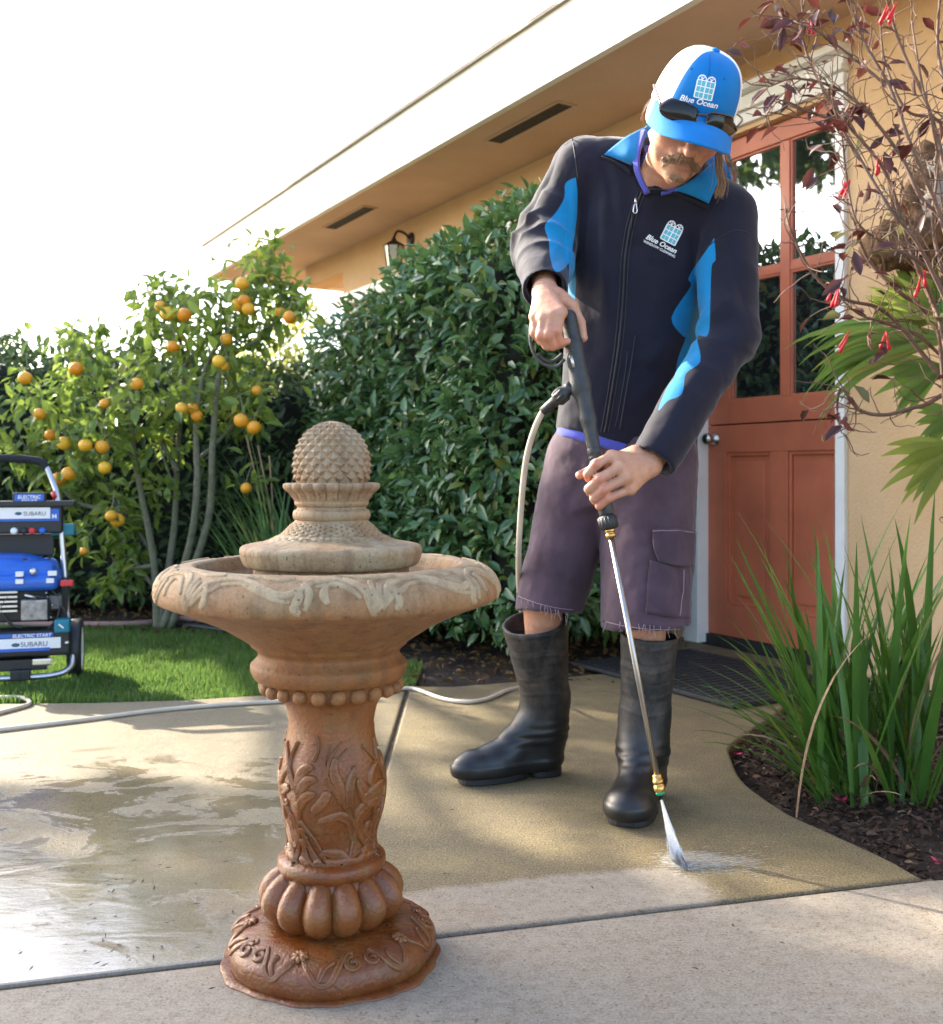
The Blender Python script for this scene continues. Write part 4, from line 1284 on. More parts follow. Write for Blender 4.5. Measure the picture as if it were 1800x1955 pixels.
# the leaves that show largest: outermost, facing the viewer, in front of everything
score = f_hedge(p) * 1.0 + 0.05 * (-(g2[:, 1])) - 0.03 * np.abs(p[:, 0] - 0.0)
px_ = CX + F * p[:, 0] / p[:, 1]
vis = (px_ > 600) & (px_ < 1000) & (p[:, 2] > 0.45) & (p[:, 2] < 1.9) & (g2[:, 1] < -.25)
idx = np.argsort(-np.where(vis, score + r.uniform(0, .03, len(p)), -9))[:300]
leaf_objects('leaf', p, d_, n_, L * 1.05, W * 1.05, M_HEDGE, hedge, idx)
rest = np.setdiff1d(np.arange(len(p)), idx)
V, T, rn = leaves_mesh(p[rest], d_[rest], n_[rest], L[rest], W[rest], 3)
fo = obj('foliage', V, T, M_HEDGE, hedge, True, {'rnd': rn}); fo['kind'] = 'stuff'
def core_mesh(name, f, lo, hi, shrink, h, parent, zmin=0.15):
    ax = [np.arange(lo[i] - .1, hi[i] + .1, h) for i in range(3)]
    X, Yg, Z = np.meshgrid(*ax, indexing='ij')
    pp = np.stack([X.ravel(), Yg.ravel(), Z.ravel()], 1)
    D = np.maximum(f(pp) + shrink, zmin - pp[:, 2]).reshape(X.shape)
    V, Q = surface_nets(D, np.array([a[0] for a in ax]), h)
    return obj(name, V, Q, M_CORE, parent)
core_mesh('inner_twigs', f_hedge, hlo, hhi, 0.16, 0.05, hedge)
for k in range(9):
    t = -0.05 + k * 0.27
    mb = MB(); b0 = HW(t - .2, 0.66 + random.uniform(-.2, .3), -0.02)
    mb.tube(spline([b0, b0 + Vector((random.uniform(-.05, .05), random.uniform(-.05, .05), .25)), b0 + Vector((random.uniform(-.15, .15), random.uniform(-.1, .1), .7))], 4), [0.018, .016, .015, .014, .013, .012, .01, .01, .009], 7)
    mb.build('stem', M_TWIG, hedge, smooth=True)
# leaves fallen and low seedlings under the hedge
def chips(name, n, inside, x0, x1, y0, y1, smin_, smax_, material, label, z0=-0.02, seed=4):
    r = np.random.default_rng(seed)
    x = r.uniform(x0, x1, n); y = r.uniform(y0, y1, n)
    ok = inside(x, y); x = x[ok]; y = y[ok]; n = len(x)
    pz = z0 + r.uniform(0, 0.02, n)
    pos = np.stack([x, y, pz], 1)
    d = r.normal(0, 1, (n, 3)); d[:, 2] *= 0.35
    nr = np.tile([0, 0, 1.0], (n, 1)) + r.normal(0, .5, (n, 3))
    L = r.uniform(smin_, smax_, n)
    V, T, rn = leaves_mesh(pos, d, nr, L, L * r.uniform(.25, .5, n), seed)
    o = obj(name, V, T, material, None, False, {'rnd': rn})
    tag(o, label, kind='stuff')
M_CHIP = mat_leaf('bark_chip', (0.02, 0.012, 0.008), (0.085, 0.052, 0.034), 0.8, 0.0, 0.2, yellow=(0.16, 0.10, 0.06))
bedpoly = [(a + 0.02, b) for a, b in be] + [(4.0, 2.05), (4.0, 5.0), (1.8, 4.6)]
chips('bark_mulch', 26000, lambda x, y: point_in_poly(x, y, bedpoly), 0.7, 2.6, 2.05, 4.3, 0.008, 0.032, M_CHIP, 'dark bark mulch covering the planting bed', -0.025)
M_FALL = mat_leaf('fallen_leaf', (0.05, 0.03, 0.012), (0.16, 0.09, 0.03), 0.7, 0.1, 0.2)
chips('leaf_litter', 5000, lambda x, y: (y > 4.02 + np.clip(-(x + 0.2), 0, 1.2) * 1.0), -3.5, 1.0, 3.95, 6.2, 0.02, 0.05, M_FALL, 'brown leaf litter under the hedges', -0.01, 8)

# ---- hedge across the back of the lawn
def f_back(p):
    x, y, z = p[:, 0], p[:, 1], p[:, 2]
    top = 1.50 + 0.08 * np.sin(x * 1.3) + 0.0 * x - 0.12 * np.clip(x + 1.6, 0, 1.5)
    d = rb(x, y, z * 1.5 / top, (-4.0, 6.75, 0.72), (3.5, 0.68, 0.80), 0.22)
    return d + 0.10 * vnoise(p, 2.6, 23) + 0.04 * vnoise(p, 8, 24)
M_BACK = mat_leaf('back_hedge_leaf', (0.022, 0.055, 0.016), (0.08, 0.125, 0.04), 0.45, 0.28, 0.4)
bh = thing('back_hedge', 'dark green hedge closing off the garden behind the orange tree', 'hedge', (-4.0, 6.75, 0))
p, g_, r = foliage_shell(f_back, (-7.8, 5.9, 0.05), (-0.2, 7.6, 1.8), 30000, -0.16, 0.04, 31, clump=5.0)
d_, n_ = dirs(p, g_, r)
L = r.uniform(0.05, 0.09, len(p)); W = L * r.uniform(0.32, 0.44, len(p))
V, T, rn = leaves_mesh(p, d_, n_, L, W, 5)
fo = obj('foliage', V, T, M_BACK, bh, True, {'rnd': rn}); fo['kind'] = 'stuff'
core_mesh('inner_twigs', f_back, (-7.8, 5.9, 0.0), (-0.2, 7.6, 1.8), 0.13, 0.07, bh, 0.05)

# ---- orange tree
M_CBARK = mat('citrus_bark', (0.16, 0.155, 0.10), 0.85, nscale=30, namt=0.3, bscale=120, bamt=0.4)
M_CLEAF = mat_leaf('citrus_leaf', (0.05, 0.11, 0.02), (0.20, 0.27, 0.05), 0.36, 0.45, 0.45, yellow=(0.30, 0.26, 0.03))
M_ORANGE, no = newmat('orange_peel')
no.set(Base_Color=no.mix(no.node('ShaderNodeObjectInfo').outputs['Random'], (0.72, 0.24, 0.008), (0.80, 0.45, 0.03)), Roughness=0.42)
no.set(Normal=no.bump(no.noise(no.pos(), 260, 2), 0.25, 0.002))
no.bsdf.inputs['Subsurface Weight'].default_value = 0.0
CY = 5.45
ctree = thing('orange_tree', 'small many stemmed orange tree bearing ripe oranges before the back hedge', 'tree', P(310, 1198, CY))
cst = [[(300, 1200), (292, 1060), (262, 900), (250, 760), (290, 620), (300, 575)], [(304, 1200), (330, 1030), (336, 950), (340, 850), (352, 700), (332, 600), (345, 560)],
       [(310, 1200), (360, 1050), (376, 930), (376, 800), (402, 680), (470, 600), (505, 520), (520, 470)], [(325, 1200), (396, 1000), (406, 850), (424, 700), (490, 650), (545, 590), (560, 545)],
       [(298, 1150), (285, 1050), (230, 975), (185, 900), (140, 860)], [(262, 900), (232, 830), (170, 770), (130, 720)], [(250, 790), (200, 720), (160, 660), (140, 630)],
       [(230, 975), (150, 960), (90, 900), (60, 850)], [(140, 860), (90, 800), (50, 740)], [(402, 690), (460, 740), (490, 760)], [(376, 880), (440, 820), (475, 790)], [(340, 900), (300, 820), (330, 760)], [(300, 1130), (250, 1060), (220, 1000)],
       [(352, 700), (400, 640), (430, 610)], [(290, 1080), (240, 1090), (215, 1110)]]
ctips = []
for si, s in enumerate(cst):
    yo = random.uniform(-0.25, 0.25) if si > 0 else 0
    pts = [P(a, b, CY + (yo * min(1, i / 2.0))) for i, (a, b) in enumerate(s)]
    sp = spline(pts, 6)
    r0 = 0.022 if si < 4 else 0.013
    mb = MB(); mb.tube(sp, [r0 * (1 - 0.72 * i / len(sp)) for i in range(len(sp))], 8)
    mb.build('trunk' if si < 4 else 'branch', M_CBARK, ctree, smooth=True)
    ctips += [q for i, q in enumerate(sp) if i > len(sp) * (0.55 if si < 4 else 0.35)]
fruit = [(48, 722), (145, 704), (262, 733), (200, 770), (97, 830), (122, 846), (163, 850), (195, 853), (131, 904), (113, 914), (200, 893), (224, 993), (212, 985), (352, 601), (320, 598), (306, 585), (432, 648), (418, 690), (466, 575), (474, 590), (455, 582), (536, 597), (553, 606), (491, 746), (347, 780), (368, 780), (376, 794), (460, 803), (485, 816), (470, 932), (160, 1052), (462, 542), (330, 662), (430, 700), (75, 790)]
om = MB(); om.lathe([(0.0, -0.95), (0.35, -0.9), (0.72, -0.68), (0.95, -0.3), (1.0, 0.05), (0.92, 0.42), (0.66, 0.76), (0.33, 0.93), (0.12, 0.93), (0.0, 0.90)], n=16)
ome = mesh_np('orange_fruit', om.v, om.f, M_ORANGE)
fpos = []
for i, (a, b) in enumerate(fruit):
    q = P(a, b, CY + random.uniform(-0.50, -0.28))
    o = bpy.data.objects.new('orange_fruit', ome); link(o, ctree)
    s_ = random.uniform(0.026, 0.036) * (0.75 if (a, b) in ((200, 770), (160, 1052), (430, 700)) else 1)
    o.location = q; o.scale = (s_, s_, s_ * .95); o.rotation_euler = (random.uniform(-.4, .4), random.uniform(-.4, .4), random.uniform(0, 6))
    fpos.append(q)
    mb = MB(); mb.tube(spline([q + Vector((0, 0, s_ * .9)), q + Vector((.005, .01, s_ + .03)), q + Vector((random.uniform(-.04, .04), .06, s_ + .09))], 4), 0.0028, 5)
    mb.build('fruit_stalk', M_CBARK, ctree)
clus = [(130, 640, .05), (190, 625, .05), (300, 610, .12), (275, 575, .09), (345, 640, .13), (400, 600, .12), (435, 655, .12), (500, 480, .11), (480, 530, .09), (520, 500, .10), (560, 570, .10), (540, 545, .06), (450, 700, .12), (385, 745, .13), (250, 745, .14), (155, 755, .15), (105, 820, .14), (55, 880, .14), (150, 905, .14), (215, 845, .13), (480, 790, .09), (232, 950, .13), (300, 700, .16), (360, 560, .09), (310, 545, .06), (470, 760, .08), (60, 760, .12), (100, 980, .16), (180, 1010, .15), (340, 850, .10), (260, 1050, .10), (290, 900, .10), (420, 560, .07), (330, 930, .05), (150, 690, .10), (30, 830, .14), (250, 660, .1), (310, 770, .14), (420, 780, .1), (180, 820, .16), (120, 900, .14), (280, 840, .12), (500, 640, .07), (215, 1090, .12), (280, 980, .08)]
rr_ = np.random.default_rng(77)
pos = []; ctr = []
for a, b, s in clus:
    q = np.array(P(a, b, CY + rr_.uniform(-.25, .2)))
    k = int((760 if b < 900 else 480) * s ** 1.5) + 8
    vv_ = rr_.normal(0, 1, (k, 3)); vv_ /= np.linalg.norm(vv_, axis=1, keepdims=True)
    pos.append(q + vv_ * (rr_.uniform(.05, 1, k) ** .5)[:, None] * np.array([s, s * 1.3, s]) * 1.15); ctr.append(np.repeat(q[None], k, 0))
    near_ = min(ctips, key=lambda w: (w - Vector(q)).length)
    mbt = MB(); mbt.tube(spline([near_, near_.lerp(Vector(q), .5) + Vector((0, 0, -.02)), Vector(q) + Vector((0, 0, s * .6))], 5), [.006, .0055, .005, .005, .0045, .004, .0035, .003, .0028, .0025, .002], 6)
    mbt.build('twig', M_CBARK, ctree, smooth=True)
for q in fpos:
    pos.append(np.array(q) + rr_.normal(0, 1, (14, 3)) * 0.06 + np.array([0, .05, .05])); ctr.append(np.repeat(np.array(q)[None], 14, 0))
for q in ctips:
    pos.append(np.array(q) + rr_.uniform(-1, 1, (6, 3)) * 0.055); ctr.append(np.repeat(np.array(q)[None], 6, 0))
p = np.concatenate(pos); c_ = np.concatenate(ctr)
d_ = (p - c_) * 4 + rr_.normal(0, .5, p.shape) + np.array([0, 0, -.35])
n_ = np.array([0, -.2, 1.0]) + rr_.normal(0, .5, p.shape)
L = rr_.uniform(0.055, 0.10, len(p)); W = L * rr_.uniform(.38, .5, len(p))
idx = np.argsort(p[:, 1])[:300]
leaf_objects('leaf', p, d_, n_, L, W, M_CLEAF, ctree, idx)
rest = np.setdiff1d(np.arange(len(p)), idx)
V, T, rn = leaves_mesh(p[rest], d_[rest], n_[rest], L[rest], W[rest], 6)
fo = obj('crown', V, T, M_CLEAF, ctree, True, {'rnd': rn}); fo['kind'] = 'stuff'

# ---- trees: one out of the frame on the left that shades the patio, one far behind
def tree(name, label, base, height, blobs, nleaf, leafL, material, seed, trunk_r=0.12):
    t = thing(name, label, 'tree', base)
    b = Vector(base)
    r = np.random.default_rng(seed)
    mb = MB(); top = Vector((b.x, b.y, height * .55))
    sp = spline([b + Vector((0, 0, -.05)), b + Vector((.05, .03, height * .2)), top], 5)
    mb.tube(sp, [trunk_r * (1 - .5 * i / len(sp)) for i in range(len(sp))], 10)
    mb.build('trunk', M_TWIG, t, smooth=True)
    P_ = []; D_ = []
    for (x, y, z, s) in blobs:
        q = Vector((x, y, z))
        mb = MB(); sp = spline([b + Vector((0, 0, height * .3)), top.lerp(q, .5) + Vector((0, 0, -.1)), q], 5)
        mb.tube(sp, [trunk_r * .4 * (1 - .8 * i / len(sp)) for i in range(len(sp))], 7); mb.build('limb', M_TWIG, t, smooth=True)
        k = int(nleaf * s ** 2 / sum(bb[3] ** 2 for bb in blobs))
        v = r.normal(0, 1, (k, 3)); v /= np.linalg.norm(v, axis=1, keepdims=True)
        rad = s * r.uniform(.35, 1.0, k) ** .6
        pp = np.array(q) + v * rad[:, None] * np.array([1, 1, .8])
        kk = vnoise(pp, 3.0, seed) > r.uniform(-1.0, .2, k)
        P_.append(pp[kk]); D_.append(v[kk])
    p = np.concatenate(P_); v = np.concatenate(D_)
    d = v * .6 + r.normal(0, .6, p.shape) + np.array([0, 0, -.3]); n = np.array([0, 0, 1.0]) + v * .5 + r.normal(0, .4, p.shape)
    L = r.uniform(.7, 1.3, len(p)) * leafL
    V, T, rn = leaves_mesh(p, d, n, L, L * .5, seed)
    fo = obj('crown', V, T, material, t, True, {'rnd': rn}); fo['kind'] = 'stuff'
    return t
M_TREE = mat_leaf('tree_leaf', (0.03, 0.06, 0.015), (0.08, 0.12, 0.03), 0.45, 0.3, 0.4)
M_PALE = mat_leaf('pale_tree_leaf', (0.16, 0.19, 0.04), (0.30, 0.30, 0.07), 0.5, 0.5, 0.3)
blobs = []
lat = Vector((0.588, 0.809, 0)); cen = Vector((-7.0, 8.0, 0))
for (l_, z_, s_) in ((-2.2, 5.4, .95), (-1.5, 5.9, .85), (-1.2, 5.15, .7), (-.95, 5.8, .55), (0.2, 5.45, .52), (.55, 5.6, .7), (1.15, 5.9, .9), (1.5, 5.1, .75), (1.9, 6.3, .95), (2.2, 5.3, .85), (2.45, 6.0, .85), (2.1, 6.9, .7), (-2.6, 6.2, .7)):
    q = cen + lat * l_; blobs.append((q.x, q.y, z_, s_))
tb = cen + lat * 2.3
tree('shade_tree', 'leafy tree standing left of the view whose crown shades the patio', (tb.x, tb.y, 0), 7.0, blobs, 15000, .17, M_TREE, 41, .16)
tree('pale_tree', 'sunlit yellow green tree far behind the gap beside the hedge', (-2.55, 14.0, 0), 3.2, [(-2.7, 14, 2.3, .45), (-2.4, 14.1, 2.9, .35), (-2.2, 13.9, 2.2, .4), (-2.75, 14.1, 1.7, .45), (-2.3, 14, 1.5, .45), (-2.55, 13.9, 3.1, .22)], 2600, .10, M_PALE, 42, .06)

# ---- strap leaved clumps
def blade_mesh(base, az, lean, length, width, bend, seg=9, fold=0.25, twist=0.0):
    """a long strap leaf: starts upright, leans along az and arches over"""
    V = []; Fc = []
    dirh = Vector((math.cos(az), math.sin(az), 0)); side0 = Vector((-math.sin(az), math.cos(az), 0))
    p = Vector(base); ang = lean
    st = length / seg
    for i in range(seg + 1):
        t = i / seg
        tan = dirh * math.sin(ang) + Vector((0, 0, 1)) * math.cos(ang)
        nrm = dirh * math.cos(ang) - Vector((0, 0, 1)) * math.sin(ang)
        a = twist * t
        side = side0 * math.cos(a) + nrm * math.sin(a)
        w = width * (0.55 + 0.9 * t if t < .4 else 0.91) * (1 - max(0, (t - .45) / .55) ** 1.7) * .5 + 0.0004
        V += [p - side * w, p + nrm * w * fold * -1.0, p + side * w]
        if i < seg:
            p = p + tan * st
            ang += bend * (0.4 + 1.2 * t) / seg
    for i in range(seg):
        for j in (0, 1):
            Fc.append((i * 3 + j, i * 3 + j + 1, i * 3 + j + 4, i * 3 + j + 3))
    return V, Fc
def m_blade(name, c0, c1, dry):
    m = mat_leaf(name, c0, c1, 0.4, 0.3, 0.4, yellow=dry)
    return m
M_STRAP = m_blade('strap_leaf', (0.030, 0.085, 0.014), (0.075, 0.17, 0.028), (0.30, 0.26, 0.04))
M_DRYB = mat('dry_leaf', (0.30, 0.19, 0.11), 0.7, nscale=30, namt=.3)
M_AGA = m_blade('agapanthus_leaf', (0.045, 0.10, 0.03), (0.11, 0.19, 0.06), (0.25, 0.24, 0.06))
sl = thing('strap_leaf_clump', 'spiky green strap leaved clump growing in the mulch at right', 'plant', G(1640, 1490))
def rnd_blade(parent, bx, by, az, lean, ln, w, bend, m, tw=0.3, z=-0.02, name='blade', seg=9):
    V, Fc = blade_mesh((bx, by, z), az, lean, ln, w, bend, seg, .3, random.uniform(-tw, tw))
    return obj(name, V, Fc, m, parent, True)
for k in range(105):
    c = G(random.uniform(1560, 1780), random.uniform(1455, 1530))
    dx = (c.x - G(1660, 1490).x)
    az = random.uniform(0, 2 * math.pi)
    if random.random() < .45:
        az = math.pi + random.uniform(-.9, .9) if random.random() < .62 else random.uniform(-.9, .9)
    lean = abs(random.gauss(0.12, 0.24)) + 0.03
    ln = random.uniform(0.40, 0.80)
    if lean > .45:
        ln *= .8
    rnd_blade(sl, c.x, c.y, az, lean, ln, random.uniform(0.017, 0.030), random.uniform(0.0, 0.55), M_STRAP)
for k in range(46):   # outer low arching blades towards the patio
    c = G(random.uniform(1570, 1660), random.uniform(1450, 1530))
    az = math.pi + random.uniform(-.8, .6)
    rnd_blade(sl, c.x, c.y, az, random.uniform(.35, .85), random.uniform(.30, .55), random.uniform(.013, .021), random.uniform(.2, 1.0), M_STRAP)
for (x0, y0, az, lean, ln, bend) in ((1520, 1545, 0.25, .12, .52, 1.1), (1690, 1500, -.3, .8, .42, 1.5), (1660, 1480, -1.1, .75, .40, .9), (1650, 1470, -2.4, .5, .25, .8), (1720, 1500, -1.5, .3, .5, .6), (1600, 1500, 3.4, .7, .35, 1.1), (1640, 1510, -1.8, .9, .32, .8), (1700, 1515, -2.2, .8, .36, 1.0), (1580, 1470, 2.9, .3, .55, .5), (1670, 1500, -.8, .2, .6, .4), (1740, 1510, -2.6, .6, .4, .9), (1620, 1520, -1.4, 1.0, .25, .6), (1755, 1480, -1.2, .5, .4, 1.2), (1600, 1480, 2.6, .5, .3, 1.2)):
    c = G(x0, y0)
    rnd_blade(sl, c.x, c.y, az, lean, ln, .013, bend, M_DRYB, .8, name='dry_blade')
ag = thing('agapanthus_clump', 'arching strap leaved clump behind the fountain by the hedge', 'plant', G(540, 1220))
for k in range(120):
    c = G(random.uniform(500, 600), random.uniform(1200, 1235))
    az = random.uniform(0, 2 * math.pi) if random.random() < .55 else math.pi + random.uniform(-.8, .8)
    rnd_blade(ag, c.x, c.y, az, abs(random.gauss(.15, .3)) + .05, random.uniform(.55, 1.05), random.uniform(.014, .024), random.uniform(.1, .8), M_AGA, .3, -0.02, 'blade', 8)
for k in range(3):
    c = G(random.uniform(505, 530), 1215); q = P(470 + k * 22, 830 + k * 20, c.y)
    mb = MB(); mb.tube(spline([c, c.lerp(q, .5) + Vector((.03, 0, .05)), q], 5), .004, 6); mb.build('dry_stalk', M_DRYB, ag, smooth=True)

# ---- bare red shrub reaching in from the right
M_STEM = mat('reddish_stem', (0.135, 0.075, 0.05), 0.75, nscale=60, namt=.35)
M_BURG = mat_leaf('burgundy_leaf', (0.022, 0.010, 0.010), (0.085, 0.022, 0.020), 0.4, 0.2, 0.45)
M_RED = mat_leaf('fuchsia_flower', (0.42, 0.012, 0.018), (0.55, 0.02, 0.04), 0.45, 0.2, 0.4)
M_GLF = mat_leaf('shrub_green_leaf', (0.04, 0.06, 0.02), (0.10, 0.10, 0.04), 0.4, 0.3, 0.4)
sh = thing('fuchsia_shrub', 'twiggy red stemmed shrub with burgundy leaves and red trumpet flowers', 'shrub', (1.62, 2.95, 0))
SY = 2.95
stems = [[(1830, 1000), (1812, 900), (1790, 620), (1740, 480), (1690, 330), (1620, 240), (1560, 150), (1530, 60), (1540, -20)], [(1850, 760), (1830, 640), (1760, 480), (1700, 400), (1640, 300), (1600, 230), (1580, 170)],
         [(1850, 700), (1835, 560), (1790, 400), (1740, 280), (1700, 170), (1650, 80), (1605, -30)], [(1850, 560), (1805, 330), (1770, 200), (1720, 90), (1685, -30)], [(1850, 400), (1812, 200), (1790, 90), (1797, -30)],
         [(1850, 800), (1740, 650), (1680, 590), (1610, 570), (1550, 520), (1510, 440), (1498, 396)], [(1845, 740), (1770, 600), (1720, 560), (1660, 500), (1630, 420), (1615, 330), (1607, 255)],
         [(1840, 745), (1770, 655), (1700, 620), (1640, 600), (1597, 562)], [(1840, 770), (1760, 775), (1690, 792), (1640, 782), (1606, 742), (1598, 790), (1606, 825)], [(1600, 232), (1540, 212), (1490, 192), (1462, 222)],
         [(1845, 640), (1800, 520), (1780, 420), (1790, 300), (1760, 160), (1740, 40)], [(1840, 480), (1760, 380), (1720, 300), (1660, 220), (1600, 170), (1520, 150), (1470, 165)], [(1845, 300), (1790, 230), (1730, 210), (1690, 120), (1680, 40)],
         [(1840, 620), (1780, 520), (1700, 470), (1640, 430), (1620, 370)], [(1700, 170), (1640, 120), (1560, 60), (1500, 40)], [(1840, 860), (1800, 640), (1770, 560), (1720, 440), (1690, 330)]]
sroot = Vector((1.62, 2.95, 0))
tips = []
sdat = []
for si, s in enumerate(stems):
    yo = random.uniform(-.22, .22)
    pts = [P(a, b, SY + yo + random.uniform(-.04, .04)) for a, b in s]
    if s[0][0] > 1820:
        pts = [sroot + Vector((random.uniform(-.08, .08), random.uniform(-.08, .08), -.02)), sroot.lerp(pts[0], .6) + Vector((.12, 0, 0))] + pts
    sp = spline(pts, 7)
    r0 = random.uniform(.0065, .010) if s[0][0] > 1820 else .004
    mb = MB(); mb.tube(sp, [r0 * (1 - .8 * i / len(sp)) + .0007 for i in range(len(sp))], 6)
    br = mb.build('branch', M_STEM, sh, smooth=True)
    tw = MB()
    vis_ = [i for i, q in enumerate(sp) if CX + F * q.x / q.y < 1830]
    for i in vis_:
        if random.random() < .75 and i > 3:
            q = sp[i]; dv = (sp[min(i + 1, len(sp) - 1)] - sp[i - 1]).normalized()
            e1 = q
            d = (dv + Vector((random.gauss(0, .8), random.gauss(0, .8), random.gauss(.1, .8)))).normalized()
            pp = [q]
            for j in range(random.randint(4, 8)):
                d = (d + Vector((random.gauss(0, .28), random.gauss(0, .28), random.gauss(0.0, .28) + .05))).normalized()
                e1 = e1 + d * random.uniform(.012, .032); pp.append(e1)
            tw.tube(pp, [.0022 * (1 - .6 * j / len(pp)) for j in range(len(pp))], 4, False)
            tips.append((e1, d))
    tips.append((sp[-1], (sp[-1] - sp[-2]).normalized()))
    if tw.v:
        (lambda q: q.__setitem__('kind', 'stuff'))(tw.build('twigs', M_STEM, br, smooth=True))
random.shuffle(tips)
pos = []; dd = []
for (a, b) in ((1500, 20), (1520, 35), (1545, 45), (1485, 10), (1560, 20), (1575, 60), (1530, 50), (1600, 55), (1620, 60), (1640, 40), (1475, 140), (1490, 160), (1520, 130), (1510, 165), (1480, 185), (1550, 135), (1500, 125), (1600, 200), (1620, 195), (1640, 205), (1610, 215), (1630, 225), (1650, 210), (1655, 190), (1590, 185), (1605, 225), (1462, 215), (1560, 160), (1500, 60), (1600, 790), (1602, 810), (1680, 680), (1700, 665), (1610, 530), (1630, 600), (1720, 260), (1700, 240), (1480, 30), (1470, 10), (1560, -5), (1590, 20), (1680, 250), (1740, 150)):
    for j in range(2):
        pos.append(np.array(P(a + random.uniform(-10, 10), b + random.uniform(-10, 10), SY + random.uniform(-.12, .12)))); dd.append(np.array([random.gauss(-.2, .6), random.gauss(-.2, .5), random.gauss(-.5, .5)]))
for q, d in tips[:110]:
    pos.append(np.array(q)); dd.append(np.array(d) + np.array([0, 0, -.5]))
pos = np.array(pos); dd = np.array(dd)
L = rr_.uniform(.045, .080, len(pos)); nn = np.array([0, -.3, 1.0]) + rr_.normal(0, .6, pos.shape)
leaf_objects('leaf', pos, dd, nn, L, L * .40, M_BURG, sh, range(len(pos)))
pos = np.array([np.array(P(a, b, SY + .05)) for a, b in ((1625, 440), (1650, 455), (1640, 250), (1720, 420), (1605, 600), (1700, 440), (1780, 610), (1760, 600), (1660, 770), (1700, 480), (1590, 455), (1690, 410))])
dd = rr_.normal(0, .6, pos.shape) + np.array([-.3, 0, -.2]); nn = np.array([0, -.6, .8]) + rr_.normal(0, .4, pos.shape)
leaf_objects('leaf', pos, dd, nn, np.full(len(pos), .07), np.full(len(pos), .032), M_GLF, sh, range(len(pos)))
# trumpet flowers in clusters
for (a, b) in ((1545, 45), (1705, 15), (1620, 355), (1612, 362), (1676, 312), (1750, 540), (1765, 530), (1612, 650), (1690, 25), (1590, 560), (1604, 556), (1688, 640)):
    for j in range(2):
        q = P(a + random.uniform(-6, 6), b + random.uniform(-8, 8), SY + random.uniform(-.05, .05))
        d = Vector((random.gauss(-.35, .3), random.gauss(0, .3), -1)).normalized()
        mb = MB(); mb.tube([q - d * .018, q, q + d * .016, q + d * .028, q + d * .036], [.0016, .003, .0042, .0062, .0035], 7); mb.build('trumpet_flower', M_RED, sh, smooth=True)

# ---- fan palm beside the door, its trunk just out of the frame
pf = thing('fan_palm', 'fan palm at the right with pleated green fronds and brown fibrous leaf bases', 'palm', (1.90, 3.72, 0))
M_SHIELD = mat('palm_fibre', (0.14, 0.075, 0.035), 0.9, nscale=25, namt=.5, bscale=80, bamt=.8, bdist=.01)
M_GREYS = mat('grey_leaf_base', (0.30, 0.27, 0.24), 0.85, nscale=18, namt=.4, bscale=60, bamt=.7, bdist=.01)
M_FROND = m_blade('frond_green', (0.055, 0.135, 0.022), (0.145, 0.25, 0.05), (0.24, 0.25, 0.05))
M_FRONDY = m_blade('frond_pale', (0.13, 0.22, 0.03), (0.24, 0.30, 0.06), (0.30, 0.30, 0.06))
PY = 3.70
wc = P(1725, 470, PY)
mb = MB(); sp = spline([(1.90, 3.72, -.03), (1.92, 3.73, .6), (1.86, 3.72, 1.2), (1.74, 3.71, 1.62)], 6); mb.tube(sp, [.10 - .02 * i / len(sp) for i in range(len(sp))], 14)
mb.build('trunk', M_SHIELD, pf, smooth=True)
prims = [ell(wc, (.14, .12, .085), k=.04), ell(wc + Vector((.07, .0, .12)), (.09, .09, .12), k=.04), ell(wc + Vector((.11, .03, .26)), (.07, .07, .11), k=.04)]
V, Q = sdf_mesh(prims, 0.009)
N = vnormals(V, Q)
V = V + N * (0.030 * fbm(V, 18, 3) + .022 * fbm(V * np.array([1, 1, .25]), 60, 4))[:, None]
obj('leaf_bases', V, Q, M_SHIELD, pf)
V, Q = sdf_mesh([ell(wc + Vector((.13, -.05, .24)), (.05, .04, .13), k=.02), ell(wc + Vector((.08, -.08, .14)), (.04, .03, .07), k=.02)], 0.008)
N = vnormals(V, Q); V = V + N * (0.03 * fbm(V, 22, 9))[:, None]
obj('leaf_base_shield', V, Q, M_GREYS, pf)
for k in range(90):    # loose fibres and dry strips
    q = wc + Vector((random.uniform(-.16, .16), -.09 + random.uniform(-.03, .03), random.uniform(-.10, .30)))
    e_ = q + Vector((random.uniform(-.06, .06), random.uniform(-.03, .0), random.uniform(-.09, .03)))
    mb = MB(); mb.tube(spline([q, q.lerp(e_, .5) + Vector((0, -.02, .02)), e_], 4), random.uniform(.0012, .003), 4); mb.build('fibre', M_SHIELD if k % 3 else M_GREYS, pf)
